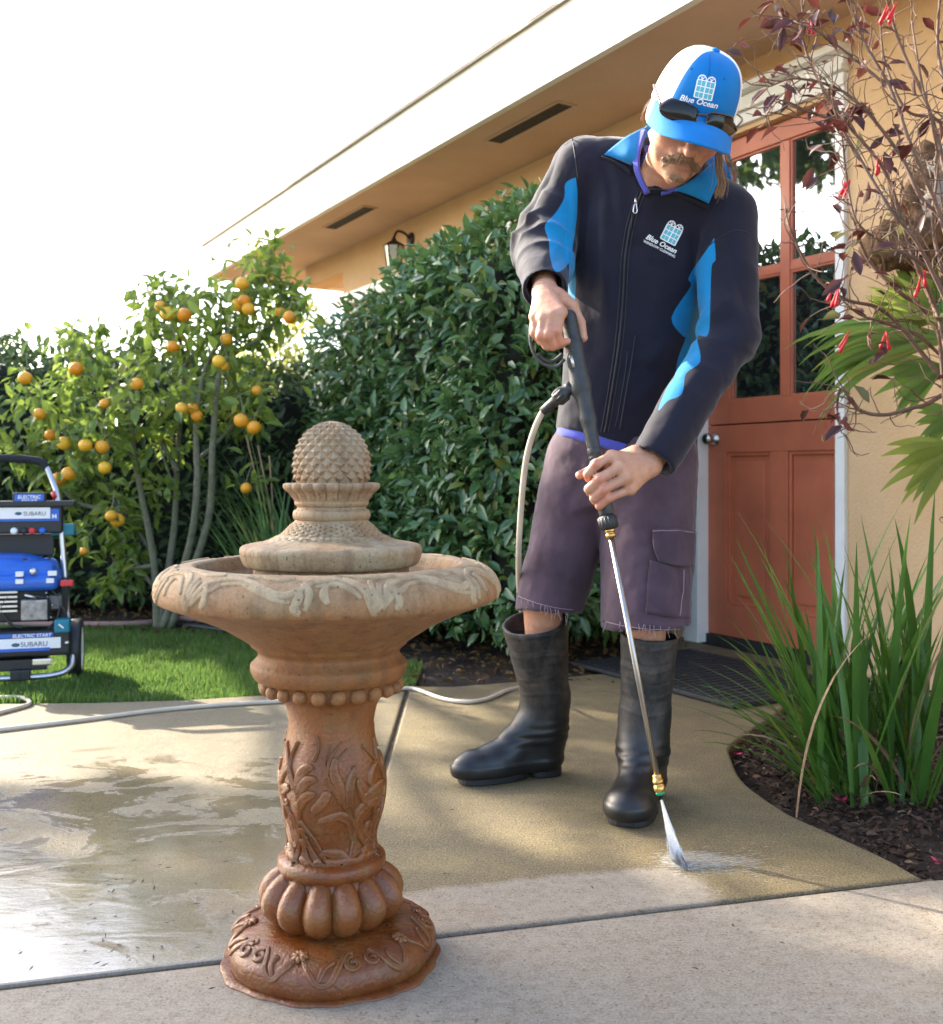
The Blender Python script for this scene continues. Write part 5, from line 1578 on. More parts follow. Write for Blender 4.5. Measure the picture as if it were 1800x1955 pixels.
def fan(cpx, cpy, Yc, a0, a1, nseg, rad, width, m, droop=.06, tipdrop=.05, ythrow=-.1):
    """pleated fan: straps radiating from a hub, sharing an edge near the hub, drooping at the tips"""
    c = P(cpx, cpy, Yc)
    root = bpy.data.objects.new('frond', None); root.empty_display_size = .05; link(root, pf); root['_b'] = pf['_b']
    for k in range(nseg):
        a = R(a0 + (a1 - a0) * (k + .5) / nseg) + random.gauss(0, .03)
        ln = rad * random.uniform(.82, 1.08)
        V = []; Fc = []
        d = Vector((math.cos(a), ythrow + random.gauss(0, .05), math.sin(a))).normalized()
        sd = Vector((-math.sin(a), 0, math.cos(a)))
        seg = 11
        p = c.copy(); vel = d.copy()
        dr = random.uniform(.6, 1.4)
        for i in range(seg + 1):
            t = i / seg
            w = width * (math.sin(math.pi * min(1, .10 + t * .62)) ** .9 if t < .55 else max(.0, 1 - ((t - .55) / .45)) ** .9 * .93) * .5 + .0006
            pl = (-1) ** k * .25
            V += [p - sd * w, p + Vector((0, -.35 * w, 0)), p + sd * w]
            vel = (vel + Vector((0, -.02, -droop * dr * (.2 + 3.2 * max(0, t - .45) ** 1.2)))).normalized()
            p = p + vel * ln / seg
        for i in range(seg):
            for j in (0, 1):
                Fc.append((i * 3 + j, i * 3 + j + 1, i * 3 + j + 4, i * 3 + j + 3))
        obj('leaf_segment', V, Fc, m, root, True)
    mb = MB(); h = wc + Vector((.10, 0, -.02)); mb.tube(spline([h, h.lerp(c, .5) + Vector((0, 0, .02)), c], 4), .006, 6); mb.build('leaf_stalk', M_FROND, root, smooth=True)
fan(1800, 640, PY - .10, 163, 197, 15, .56, .034, M_FROND, .15, .1, -.10)
fan(1810, 650, PY - .14, 166, 192, 14, .60, .026, M_FROND, .19, .1, -.13)
fan(1775, 615, PY + .05, 112, 190, 15, .27, .045, M_FRONDY, .05, .05, -.05)
fan(1800, 600, PY - .02, 120, 185, 11, .24, .042, M_FRONDY, .05, .05, -.15)
fan(1800, 700, PY - .05, 165, 225, 11, .30, .038, M_FROND, .07, .05, -.2)
fan(1830, 850, PY - .15, 172, 232, 10, .33, .042, M_FRONDY, .06, .05, -.2)
fan(1835, 790, PY - .10, 165, 220, 8, .22, .035, M_FROND, .06, .05, -.2)
# fallen pink petals
for (a, b, lab) in ((1404, 1440, 'pink fallen blossom at the curved patio edge beside the spiky clump'), (1607, 1530, 'pink fallen blossom in the mulch before the spiky clump'), (1795, 1648, 'pink fallen blossom in the mulch at the right picture edge')):
    c = G(a, b, 0.005 if a < 1500 else -0.005)
    mb = MB()
    for k in range(5):
        an = random.uniform(0, 6.28); d = Vector((math.cos(an), math.sin(an), random.uniform(.1, .9))).normalized()
        s_ = d.cross(Vector((0, 0, 1))).normalized() * .006
        mb.add([c, c + d * .012 + s_, c + d * .024, c + d * .012 - s_], [(0, 1, 2), (0, 2, 3)])
    o = mb.build('fallen_blossom', mat('pink_petal', (0.5, 0.03, 0.10), .5), None, smooth=True)
    tag(o, lab, 'blossom', 'fallen pink blossoms')

# bits of leaf and grit washed onto the wet slab
V = []; T = []
rg = np.random.default_rng(12)
for k in range(85):
    if k < 45:
        c = G(rg.uniform(180, 460), rg.uniform(1640, 1850), .0022)
    else:
        c = G(rg.uniform(-50, 1500), rg.uniform(1420, 1900), .0022)
    if abs(c.y - jline(c.x, 0)) < .03: continue
    a = rg.uniform(0, 6.28); l = rg.uniform(.003, .011); w = rg.uniform(.0008, .002)
    d = Vector((math.cos(a), math.sin(a), rg.uniform(0, .15))); sd_ = Vector((-math.sin(a), math.cos(a), 0))
    i = len(V)
    V += [c - d * l + sd_ * w * .5, c - sd_ * w, c + d * l, c + sd_ * w + Vector((0, 0, .0012))]
    T += [(i, i + 1, i + 3), (i + 1, i + 2, i + 3)]
o = obj('leaf_bits', V, T, M_CHIP, None, False)
tag(o, 'tiny dark leaf bits and grit scattered on the wet concrete', kind='stuff')

# ================================================================== PERSON
def m_fabric(name, c, rough=0.85, sheen=0.4, weave=900, bamt=0.15, namt=0.18, nscale=9):
    m, n = newmat(name)
    v = n.pos()
    f = n.ramp(n.noise(v, nscale, 5, 0.6), [(0.3, 0.0), (0.7, 1.0)])
    n.set(Base_Color=n.mix(f, sc3(c, 1 - namt), sc3(c, 1 + namt)), Roughness=rough)
    n.bsdf.inputs['Sheen Weight'].default_value = sheen
    n.bsdf.inputs['Sheen Roughness'].default_value = 0.45
    n.bsdf.inputs['Specular IOR Level'].default_value = 0.25
    n.set(Normal=n.bump(n.noise(v, weave, 2, 0.5), bamt, 0.001))
    return m

def m_panel(name, c0, c1, edge=0.0, sheen=0.35, rough=0.8, soft=0.5, weave=900):
    """two cloth colours divided by the attribute 'panel' (negative = second colour)"""
    m, n = newmat(name)
    v = n.pos()
    a = n.attr('panel')
    f = n.ramp(n.math('ADD', n.math('MULTIPLY', a, 0.1), 0.5), [(0.5 - .02 * soft, 1.0), (0.5 + .02 * soft, 0.0)])
    nz = n.ramp(n.noise(v, 9, 5, 0.6), [(0.3, 0.85), (0.7, 1.15)])
    c = n.mix(f, c0, c1)
    c = n.mix(1.0, c, nz, 'MULTIPLY')
    n.set(Base_Color=c, Roughness=rough)
    n.bsdf.inputs['Sheen Weight'].default_value = sheen
    n.bsdf.inputs['Sheen Roughness'].default_value = 0.45
    n.bsdf.inputs['Specular IOR Level'].default_value = 0.25
    n.set(Normal=n.bump(n.noise(v, weave, 2, 0.5), 0.15, 0.001))
    return m

def poly_sd(px, py, poly):
    d = np.full(len(px), 1e9)
    inside = np.zeros(len(px), bool)
    n = len(poly)
    for i in range(n):
        x1, y1 = poly[i]; x2, y2 = poly[(i + 1) % n]
        ex, ey = x2 - x1, y2 - y1
        wx, wy = px - x1, py - y1
        t = np.clip((wx * ex + wy * ey) / (ex * ex + ey * ey + 1e-9), 0, 1)
        d = np.minimum(d, np.hypot(wx - ex * t, wy - ey * t))
        c = ((y1 > py) != (y2 > py)) & (px < (x2 - x1) * (py - y1) / (y2 - y1 + 1e-12) + x1)
        inside ^= c
    return np.where(inside, -d, d)

def proj(V):
    return CX + F * V[:, 0] / V[:, 1], HY - F * (V[:, 2] - CAMH) / V[:, 1]

class Surf:
    def __init__(s, V, Q):
        s.b = BVHTree.FromPolygons([Vector(v) for v in V], [tuple(int(i) for i in q) for q in Q])
    def hit(s, px, py, lift=0.0, fallback=2.5):
        o = Vector((0, 0, CAMH)); d = P(px, py, 1.0) - o
        h = s.b.ray_cast(o, d.normalized())
        if h[0] is None:
            return P(px, py, fallback), Vector((0, -1, 0))
        nn = h[1]
        if nn.dot(d) > 0:
            nn = -nn
        return h[0] + nn * lift, nn

def sheet(name, rows, thick, mat_, parent, up=5, ridge=0.0, attrs=None):
    """cloth patch through a grid of points, given thickness"""
    rows = [spline([Vector(p) for p in r], up) for r in rows]
    cols = list(zip(*rows))
    cols = [spline(list(c), up) for c in cols]
    A = np.array([[tuple(p) for p in c] for c in cols])   # (u, v, 3)
    nu, nv = A.shape[:2]
    du = np.gradient(A, axis=0); dv = np.gradient(A, axis=1)
    N = np.cross(du, dv); N /= np.maximum(np.linalg.norm(N, axis=2, keepdims=True), 1e-9)
    if N[:, :, 1].mean() > 0:
        N = -N
    top = (A + N * thick * .5).reshape(-1, 3); bot = (A - N * thick * .5).reshape(-1, 3)
    i = np.arange(nu * nv).reshape(nu, nv)
    q = np.stack([i[:-1, :-1], i[1:, :-1], i[1:, 1:], i[:-1, 1:]], -1).reshape(-1, 4)
    b = nu * nv
    fs = [tuple(x) for x in q] + [tuple(x[::-1] + b) for x in q]
    ring = list(i[:, 0]) + list(i[-1, 1:]) + list(i[::-1, -1][1:]) + list(i[0, ::-1][1:-1])
    for k in range(len(ring)):
        a_, c_ = ring[k], ring[(k + 1) % len(ring)]
        fs.append((a_, c_, c_ + b, a_ + b))
    o = obj(name, np.concatenate([top, bot]), fs, mat_, parent, True)
    bm = bmesh.new(); bm.from_mesh(o.data); bmesh.ops.recalc_face_normals(bm, faces=bm.faces)
    bm.to_mesh(o.data); bm.free()
    return o

# ---- head frame
HC = P(1316, 222, 2.40); HS = 1.06
pit, rol, yaw_ = R(36), R(14), R(8)
def _rot(v):
    v = Matrix.Rotation(yaw_, 3, 'Z') @ v
    x, y, z = v
    return Vector((x * math.cos(rol) + z * math.sin(rol), y, -x * math.sin(rol) + z * math.cos(rol)))
hX = _rot(Vector((1, 0, 0))); hY = _rot(Vector((0, -math.cos(pit), -math.sin(pit)))); hZ = _rot(Vector((0, -math.sin(pit), math.cos(pit))))
HR = np.array([[hX[i], hY[i], hZ[i]] for i in range(3)])      # columns are the local axes
def hw(x, y, z):
    return HC + (hX * x + hY * y + hZ * z) * HS
def hsp(c, r, k=.01, op='u'):
    return sph(hw(*c), r * HS, k, op)
def hell(c, r, k=.012, op='u'):
    return ell(hw(*c), [q * HS for q in r], HR, k, op)
def hrc(a, b, r1, r2, k=.01, op='u'):
    return rcone(hw(*a), hw(*b), r1 * HS, r2 * HS, k, op)

NECK = P(1268, 345, 2.57)
head = [hell((0, -.006, .022), (.077, .098, .104)), hell((0, .030, -.035), (.064, .066, .085), .03), hell((0, .034, -.085), (.049, .052, .040), .03),
        hsp((0, .080, -.108), .019, .025), hsp((.043, .060, -.030), .025, .025), hsp((-.043, .060, -.030), .025, .025),
        hrc((-.035, .083, .018), (.035, .083, .018), .012, .012, .02), hrc((0, .094, .012), (0, .116, -.034), .0085, .0125, .012),
        hsp((0, .119, -.037), .0118, .008), hsp((.0125, .105, -.041), .0085, .006), hsp((-.0125, .105, -.041), .0085, .006),
        hell((0, .094, -.064), (.026, .012, .007), .010), hell((0, .092, -.078), (.022, .012, .008), .010), hell((0, .086, -.055), (.03, .014, .012), .015),
        hell((.030, .084, .004), (.017, .010, .010), .006, 's'), hell((-.030, .084, .004), (.017, .010, .010), .006, 's'),
        hell((.030, .079, .004), (.0135, .0125, .0125), .003), hell((-.030, .079, .004), (.0135, .0125, .0125), .003),
        hell((0, .112, -.0705), (.020, .012, .0016), .003, 's'),
        hell((.081, -.012, -.008), (.009, .020, .033), .008), hell((-.081, -.012, -.008), (.009, .020, .033), .008),
        hell((.089, -.008, -.005), (.006, .011, .019), .004, 's'), hell((-.089, -.008, -.005), (.006, .011, .019), .004, 's'),
        hrc((-.072, .03, -.05), (-.05, .065, -.075), .006, .004, .02), ]
neck = [rcone(hw(0, -.015, -.06), NECK, .058, .062, .03), rcone(NECK, P(1262, 400, 2.64), .062, .08, .03)]
# arms
SHR, ELR, WRR = P(1108, 330, 2.645), P(1032, 466, 2.665), P(1040, 552, 2.455)
SHL, ELL_, WRL = P(1385, 420, 2.58), P(1394, 640, 2.505), P(1243, 884, 2.375)
arms = [rcone(SHR, ELR, .05, .042, .02), rcone(ELR, WRR, .042, .027, .02), rcone(SHL, ELL_, .05, .042, .02), rcone(ELL_, WRL, .042, .027, .02)]
def finger(pts, rs, k=.0035):
    return [rcone(pts[i], pts[i + 1], rs[i], rs[i + 1], k) for i in range(len(pts) - 1)]
def hand(wr, K, PIP, DIP, TIP, thumb, kr=.0142, wr_r=.024):
    pr = []
    for i in range(4):
        pr.append(rcone(wr + (K[i] - wr) * .12, K[i], .0205, kr, .018))
    for i in range(4):
        f = .92 if i in (0, 2) else (.96 if i == 1 else .82)
        pr += finger([K[i], PIP[i], DIP[i], TIP[i]], [.0128 * f, .0121 * f, .0111 * f, .0096 * f])
        pr.append(sph(PIP[i], .0128 * f, .004)); pr.append(sph(K[i], .0148 * f, .006))
    pr += [rcone(thumb[0], thumb[1], .020, .0155, .014), rcone(thumb[1], thumb[2], .0138, .0128, .006), rcone(thumb[2], thumb[3], .0128, .0105, .004)]
    return pr
handR = hand(WRR, [P(1071, 597, 2.350), P(1054, 605, 2.344), P(1037, 608, 2.350), P(1021, 605, 2.368)], [P(1063, 631, 2.336), P(1046, 640, 2.330), P(1032, 641, 2.336), P(1020, 635, 2.356)],
             [P(1068, 654, 2.350), P(1055, 661, 2.348), P(1043, 660, 2.350), P(1032, 652, 2.364)], [P(1084, 652, 2.366), P(1073, 657, 2.370), P(1061, 657, 2.372), P(1048, 650, 2.380)],
             [P(1066, 566, 2.425), P(1092, 585, 2.415), P(1107, 616, 2.402), P(1113, 645, 2.392)])
handL = hand(WRL, [P(1168, 871, 2.312), P(1182, 892, 2.300), P(1194, 913, 2.300), P(1203, 934, 2.312)], [P(1138, 886, 2.298), P(1144, 914, 2.292), P(1152, 934, 2.294), P(1161, 951, 2.302)],
             [P(1122, 905, 2.306), P(1124, 934, 2.304), P(1134, 951, 2.305), P(1144, 966, 2.310)], [P(1124, 915, 2.332), P(1127, 942, 2.332), P(1137, 958, 2.332), P(1147, 971, 2.334)],
             [P(1212, 866, 2.365), P(1165, 882, 2.372), P(1126, 901, 2.372), P(1107, 907, 2.366)])
HIPR, HIPL = P(1125, 880, 2.73), P(1235, 885, 2.67)
KNR, KNL = P(1036, 1140, 2.715), P(1233, 1165, 2.56)
ANR, ANL = Vector((0.195, 2.795, 0.11)), Vector((0.420, 2.575, 0.11))
torso_rows = [(0.80, .395, 2.72, .165, .12), (0.90, .399, 2.72, .170, .125), (1.008, .409, 2.705, .166, .122), (1.209, .426, 2.69, .164, .122), (1.37, .453, 2.67, .182, .126), (1.477, .462, 2.655, .180, .118), (1.56, .470, 2.64, .13, .09), (1.60, .474, 2.63, .09, .07)]
body_pr = [loft([(z, x, y, a - .035, b - .035) for z, x, y, a, b in torso_rows], R(10), .03)] + arms + neck + [
    rcone(HIPR, KNR, .075, .052, .03), rcone(KNR, ANR, .052, .036, .02), rcone(HIPL, KNL, .075, .055, .03), rcone(KNL, ANL, .052, .036, .02),
    rcone(ANR, (0.06, 2.745, .05), .035, .03, .02), rcone(ANL, (0.38, 2.46, .05), .035, .03, .02)] + handR + handL + head
V, Q = sdf_mesh(body_pr, 0.0033)
V = relax(V, Q, 1, .4)
N = vnormals(V, Q)
V = V + N * (0.0007 * fbm(V, 90, 3))[:, None]
# face colouring: cheeks, nose and knuckles redder; lips
hl = (V - np.array(HC)) @ HR / HS
red = np.zeros(len(V))
for c, s in (((.045, .065, -.035), .028), ((-.045, .065, -.035), .028), ((0, .118, -.036), .022), ((-.085, -.01, -.0), .03)):
    red += np.exp(-((hl - np.array(c)) ** 2).sum(1) / s ** 2)
for q in handR[:4] + handL[:4]:
    pass
lip = np.exp(-(((hl - np.array([0, .105, -.071])) / np.array([.022, .02, .007])) ** 2).sum(1))
kn = np.zeros(len(V))
for c in [P(1138, 886, 2.29), P(1144, 914, 2.28), P(1152, 934, 2.285), P(1161, 951, 2.295), P(1124, 915, 2.31), P(1127, 940, 2.31), P(1137, 956, 2.31), P(1147, 970, 2.31), P(1106, 907, 2.36), P(1063, 631, 2.33), P(1046, 640, 2.325), P(1032, 641, 2.33), P(1055, 661, 2.345), P(1068, 654, 2.345)]:
    kn += np.exp(-((V - np.array(c)) ** 2).sum(1) / .014 ** 2)
M_SKIN, ns = newmat('skin')
v_ = ns.pos()
sk = ns.mix(ns.ramp(ns.noise(v_, 55, 4, .6), [(0.3, 0.0), (0.7, 1.0)]), (0.42, 0.195, 0.115), (0.52, 0.27, 0.17))
sk = ns.mix(ns.math('MULTIPLY', ns.attr('red'), 0.45, clamp=True), sk, (0.55, 0.17, 0.11))
sk = ns.mix(ns.math('MULTIPLY', ns.attr('lip'), 0.75, clamp=True), sk, (0.40, 0.11, 0.09))
ns.set(Base_Color=sk, Roughness=0.48)
ns.bsdf.inputs['Subsurface Weight'].default_value = 0.12
ns.bsdf.inputs['Subsurface Radius'].default_value = (0.012, 0.005, 0.003)
ns.bsdf.inputs['Subsurface Scale'].default_value = 0.5
ns.set(Normal=ns.bump(ns.math('ADD', ns.noise(v_, 420, 3, .6), ns.math('MULTIPLY', ns.noise(ns.mapping(v_, (1, 1, 2)), 110, 4, .6), 1.2)), 0.28, 0.0025))
stub = np.exp(-(((hl - np.array([0, .075, -.085])) / np.array([.062, .055, .045])) ** 2).sum(1))
sk = ns.mix(ns.math('MULTIPLY', ns.math('MULTIPLY', ns.attr('stub'), 0.7, clamp=True), ns.ramp(ns.noise(v_, 380, 2, .6), [(0.42, 0.0), (0.60, 1.0)])), sk, (0.22, 0.12, 0.07))
ns.set(Base_Color=sk)
person = obj('person', V, Q, M_SKIN, None, True, {'red': np.clip(red + kn * 1.1, 0, 1.6), 'lip': lip, 'stub': stub})
tag(person, 'worker in navy and blue jacket, blue cap, shorts and rubber boots pressure washing the concrete', 'person')
person['_b'] = (0, 0, 0)

# ---- polo shirt underneath
M_POLO = m_fabric('polo_cotton', (0.065, 0.075, 0.36), .85, .2)
polo_pr = [loft([(z, x, y, a - .014, b - .014) for z, x, y, a, b in [(0.775, .393, 2.722, .17, .125)] + torso_rows], R(10), .03), rcone(NECK + Vector((0, .02, -.05)), NECK + Vector((0.004, -.012, .035)), .072, .068, .03),
           rcone(NECK + Vector((0, -.035, .028)), NECK + Vector((.01, -.03, .12)), .047, .063, .006, 's'),
           loft([(.80, .400, 2.72, .182, .141), (.90, .400, 2.72, .1835, .142), (.97, .405, 2.71, .176, .136)], R(10), .004), plane(P(1140, 850, 2.58), (-.34, -.05, -1))]
V, Q = sdf_mesh(polo_pr, 0.006); V = relax(V, Q, 2)
obj('polo_shirt', V, Q, M_POLO, person)

# ---- jacket
jk_rows = [(0.78, .402, 2.72, .186, .146), (0.845, .402, 2.72, .185, .145), (0.875, .401, 2.72, .186, .145), (0.93, .402, 2.715, .184, .143), (1.008, .409, 2.705, .181, .138), (1.209, .424, 2.69, .178, .137), (1.37, .450, 2.67, .196, .140), (1.477, .460, 2.655, .190, .128), (1.55, .468, 2.64, .14, .10), (1.60, .474, 2.63, .10, .08)]
CUFR = (WRR - ELR).normalized(); CUFL = (WRL - ELL_).normalized()
slR = compose([rcone(SHR, ELR, .080, .070, .02), rcone(ELR, WRR + CUFR * .02, .070, .052, .03), rcone(P(1060, 420, 2.63), P(1046, 500, 2.58), .065, .06, .03), plane(WRR + CUFR * .004, CUFR), rcone(WRR - CUFR * .03, WRR + CUFR * .06, .043, .045, .004, 's')])
slL = compose([rcone(SHL, ELL_, .080, .066, .02), rcone(ELL_, WRL + CUFL * .02, .066, .054, .03), plane(WRL - CUFL * .004, CUFL), rcone(WRL - CUFL * .04, WRL + CUFL * .06, .043, .046, .004, 's')])
jk_t = compose([loft(jk_rows, R(10), .02), plane(P(1140, 832, 2.58), (-.34, -.05, -1))])
jk = [(jk_t[0], jk_t[1], jk_t[2], .02, 'u'), rcone(P(1118, 322, 2.64), P(1258, 340, 2.625), .082, .088, .05), rcone(P(1258, 345, 2.62), P(1378, 408, 2.59), .085, .080, .05),
      (slR[0], slR[1], slR[2], .014, 'u'), (slL[0], slL[1], slL[2], .014, 'u'),
      rcone(NECK + Vector((0, .02, -.03)), NECK + Vector((.01, -.005, .05)), .088, .080, .02),
      rcone(NECK + Vector((0, -.03, .022)), NECK + Vector((.012, -.035, .14)), .050, .078, .01, 's'),
      rcone(P(1226, 362, 2.50), P(1244, 318, 2.52), .010, .040, .01, 's')]
V, Q = sdf_mesh(jk, 0.005)
V = relax(V, Q, 2, .5)
N = vnormals(V, Q)
def along(V, a, b):
    a = np.array(a); b = np.array(b); ba = b - a
    t = ((V - a) @ ba) / (ba @ ba); d = np.linalg.norm(V - a - np.clip(t, 0, 1)[:, None] * ba, axis=1)
    return t * np.linalg.norm(ba), d, t
dsp = 0.005 * fbm(V * np.array([1, 1, .35]), 11, 3) + 0.0028 * fbm(V, 22, 8)
# vertical drape on the body, rings of folds on the sleeves
dsp += 0.0055 * np.sin((V[:, 0] - .42) * 62 + 3.5 * vnoise(V, 4.5, 5)) * np.clip((V[:, 2] - .9) * 2.5, 0, 1) * np.clip((1.56 - V[:, 2]) * 5, 0, 1) * (0.35 + .65 * np.clip(vnoise(V, 5, 9) + .3, 0, 1)) * (np.abs(V[:, 0] - .42) < .19)
# gathers at the bent elbows and above the cuffs
for a, b, amp, fr, c0, cw, rad in ((SHR, ELR, .0075, 120, .17, .10, .13), (ELR, WRR, .0085, 135, .06, .14, .12), (SHL, ELL_, .006, 85, .27, .12, .13), (ELL_, WRL, .0075, 95, .06, .15, .12)):
    s_, d_, t_ = along(V, a, b)
    w = np.exp(-((s_ - c0) / cw) ** 2) * (d_ < rad) * smoothstep(rad, rad * .75, d_)
    ph = s_ * fr * .8 + 5.0 * vnoise(V, 8, 12) + 14 * (V[:, 0] - V[:, 0].mean()) * (1 if a is SHL or a is ELL_ else -1)
    dsp += amp * w * (1 - np.abs(np.sin(ph * .5)) * 1.5) * (.15 + .85 * np.clip(vnoise(V, 10, 33) * 1.5 + .4, 0, 1))
dsp += -0.0050 * np.clip(1 - np.abs(vnoise(V * np.array([1, 1, .45]), 8, 41)) * 5, 0, 1) * np.clip((V[:, 2] - .9) * 3, 0, 1)
# tension folds across the chest from the left armpit
q1 = np.array(P(1345, 500, 2.5)); q2 = np.array(P(1215, 560, 2.54))
for (a, b, am, wd) in ((P(1375, 440, 2.52), P(1230, 470, 2.52), .007, .016), (P(1345, 520, 2.52), P(1220, 500, 2.53), -.006, .014), (P(1340, 540, 2.52), P(1225, 590, 2.54), .007, .018), (P(1110, 400, 2.53), P(1185, 480, 2.53), .005, .016), (P(1300, 640, 2.55), P(1230, 700, 2.56), .006, .02), (P(1150, 300, 2.54), P(1160, 620, 2.56), .005, .014), (P(1125, 330, 2.56), P(1118, 560, 2.57), .006, .014), (P(1300, 390, 2.5), P(1380, 420, 2.5), .004, .012), (P(1290, 700, 2.55), P(1200, 780, 2.56), .005, .018)):
    s_, d_, t_ = along(V, a, b)
    dsp += 1.7 * am * np.exp(-(d_ / wd) ** 2) * ((t_ > 0) & (t_ < 1)) * np.sin(np.pi * np.clip(t_, 0, 1))
V = V + N * dsp[:, None]
N = vnormals(V, Q)
px, py = proj(V)
polyA = [(1099, 338), (1079, 350), (1077, 377), (1062, 405), (1040, 430), (1047, 460), (1051, 495), (1062, 520), (1088, 500), (1094, 464), (1101, 415), (1102, 366)]
polyA2 = [(1096, 478), (1086, 500), (1084, 590), (1096, 590), (1099, 540)]
polyB = [(1363, 453), (1366, 495), (1358, 509), (1356, 568), (1352, 638), (1331, 643), (1337, 690), (1309, 714), (1302, 752), (1274, 766), (1256, 784), (1274, 738), (1288, 718), (1295, 683), (1309, 645), (1303, 641), (1282, 606), (1318, 548), (1314, 533), (1326, 509), (1354, 470)]
def rnd_poly(pl):
    q = spline([Vector((a, b, 0)) for a, b in pl + [pl[0]]], 4)
    return [(p.x, p.y) for p in q[:-1]]
polyA, polyB = rnd_poly(polyA), rnd_poly(polyB)
pn = np.minimum(np.minimum(poly_sd(px, py, polyA), poly_sd(px, py, polyA2)), poly_sd(px, py, polyB))
pn = pn + 0.5 * vnoise(V, 30, 5)
pn = np.where(N[:, 1] > 0.45, np.maximum(pn, 4.0), pn)
M_JACKET = m_panel('softshell', (0.0075, 0.0070, 0.0175), (0.001, 0.185, 0.41), sheen=.20)
jacket = obj('jacket', V, Q, M_JACKET, person, True, {'panel': np.clip(pn, -5, 5)})
JS = Surf(V, Q)

def strip_on(surf, pts, r, name, mat_, parent, lift=.001, n=6, up=5, flat=False):
    sp = spline([Vector((a, b, 0)) for a, b in pts], up)
    mb = MB(); mb.tube([surf.hit(p.x, p.y, lift)[0] for p in sp], r, n)
    return mb.build(name, mat_, parent, smooth=True)
M_SEAM = mat('zip_tape', (0.010, 0.010, 0.014), .6)
M_ZIP = mat('zip_metal', (0.7, 0.7, 0.72), .25, metal=1.0)
M_NAVY = m_fabric('collar_navy', (0.010, 0.0095, 0.017), .8, .15)
M_CYAN = m_fabric('collar_blue', (0.004, 0.175, 0.43), .75, .15)
zp = [(1226, 366), (1214, 395), (1203, 432), (1193, 490), (1189, 560), (1182, 650), (1169, 740), (1158, 805), (1154, 826)]
strip_on(JS, zp, .0032, 'zipper', M_SEAM, jacket, .0005)
strip_on(JS, [(a + 7, b) for a, b in zp], .0016, 'seam', M_SEAM, jacket, .0003)
strip_on(JS, [(a - 7, b) for a, b in zp], .0016, 'seam', M_SEAM, jacket, .0003)
strip_on(JS, [(1212, 640), (1205, 690), (1190, 780), (1183, 822)], .0022, 'pocket_zipper', M_SEAM, jacket, .0004)
strip_on(JS, [(1198, 670), (1192, 720), (1180, 790), (1174, 815)], .0016, 'seam', M_SEAM, jacket, .0002)
strip_on(JS, [(1092, 262), (1098, 300), (1104, 345)], .0014, 'seam', M_SEAM, jacket, .0002)
strip_on(JS, [(1340, 480), (1372, 455), (1404, 440), (1432, 446)], .0014, 'seam', M_SEAM, jacket, .0002)
q, nn = JS.hit(1214, 388, .004)
mb = MB(); mb.tube(spline([q, q + Vector((-.004, -.002, -.008)), q + Vector((-.006, -.003, -.022)), q + Vector((-.001, -.003, -.026)), q + Vector((.003, -.003, -.020)), q + Vector((.002, -.002, -.006)), q], 4), .0016, 6)
mb.box(q + Vector((0, -.001, .004)), (.003, .0025, .006)); mb.build('zip_pull', M_ZIP, jacket, smooth=True)
q2_, nn = JS.hit(1207, 408, .004)
mb = MB(); mb.tube([q2_, JS.hit(1205, 440, .004)[0]], .0018, 6); mb.build('pull_cord', M_SEAM, jacket, smooth=True)
# collar: standing band round the neck, two turned down flaps
def J(px_, py_, lift=.004, fb=2.5):
    return JS.hit(px_, py_, lift, fb)[0]
sheet('collar_flap', [[P(1234, 243, 2.565), P(1196, 262, 2.535), J(1154, 297, .006)], [P(1231, 262, 2.535), P(1202, 288, 2.505), J(1182, 308, .010)], [P(1222, 290, 2.51), P(1215, 305, 2.50), J(1206, 317, .010)]], .005, M_CYAN, jacket)
sheet('collar_edge', [[J(1148, 299, .004), J(1180, 312, .006), J(1204, 324, .006)], [J(1156, 303, .003), J(1182, 318, .003), J(1206, 338, .003)]], .004, M_NAVY, jacket)
sheet('collar_flap', [[P(1392, 300, 2.54), P(1376, 332, 2.50), J(1354, 390, .008)], [P(1362, 312, 2.515), P(1340, 340, 2.49), J(1322, 376, .010)], [P(1325, 345, 2.50), P(1305, 355, 2.49), J(1288, 363, .008)]], .005, M_CYAN, jacket)
sheet('collar_edge', [[J(1357, 394, .003), J(1322, 381, .004), J(1288, 367, .004), J(1250, 362, .006), J(1228, 368, .004)], [J(1354, 401, .001), J(1322, 388, .001), J(1290, 373, .001), J(1252, 369, .001), J(1230, 376, .001)]], .004, M_NAVY, jacket)
sheet('collar_stand', [[P(1234, 240, 2.60), P(1285, 238, 2.68), P(1345, 265, 2.66), P(1394, 298, 2.58)], [P(1226, 285, 2.58), P(1285, 285, 2.68), P(1345, 310, 2.66), P(1396, 345, 2.57)]], .006, M_CYAN, jacket)
# polo collar
sheet('polo_collar', [[P(1233, 248, 2.53), P(1222, 285, 2.50), P(1221, 325, 2.49), P(1240, 368, 2.492)], [P(1225, 250, 2.545), P(1211, 288, 2.515), P(1212, 328, 2.50), P(1232, 372, 2.50)]], .006, M_POLO, person)
sheet('polo_collar', [[P(1330, 350, 2.51), P(1300, 362, 2.50), P(1262, 372, 2.50)], [P(1330, 340, 2.52), P(1300, 352, 2.515), P(1262, 362, 2.51)]], .006, M_POLO, person)

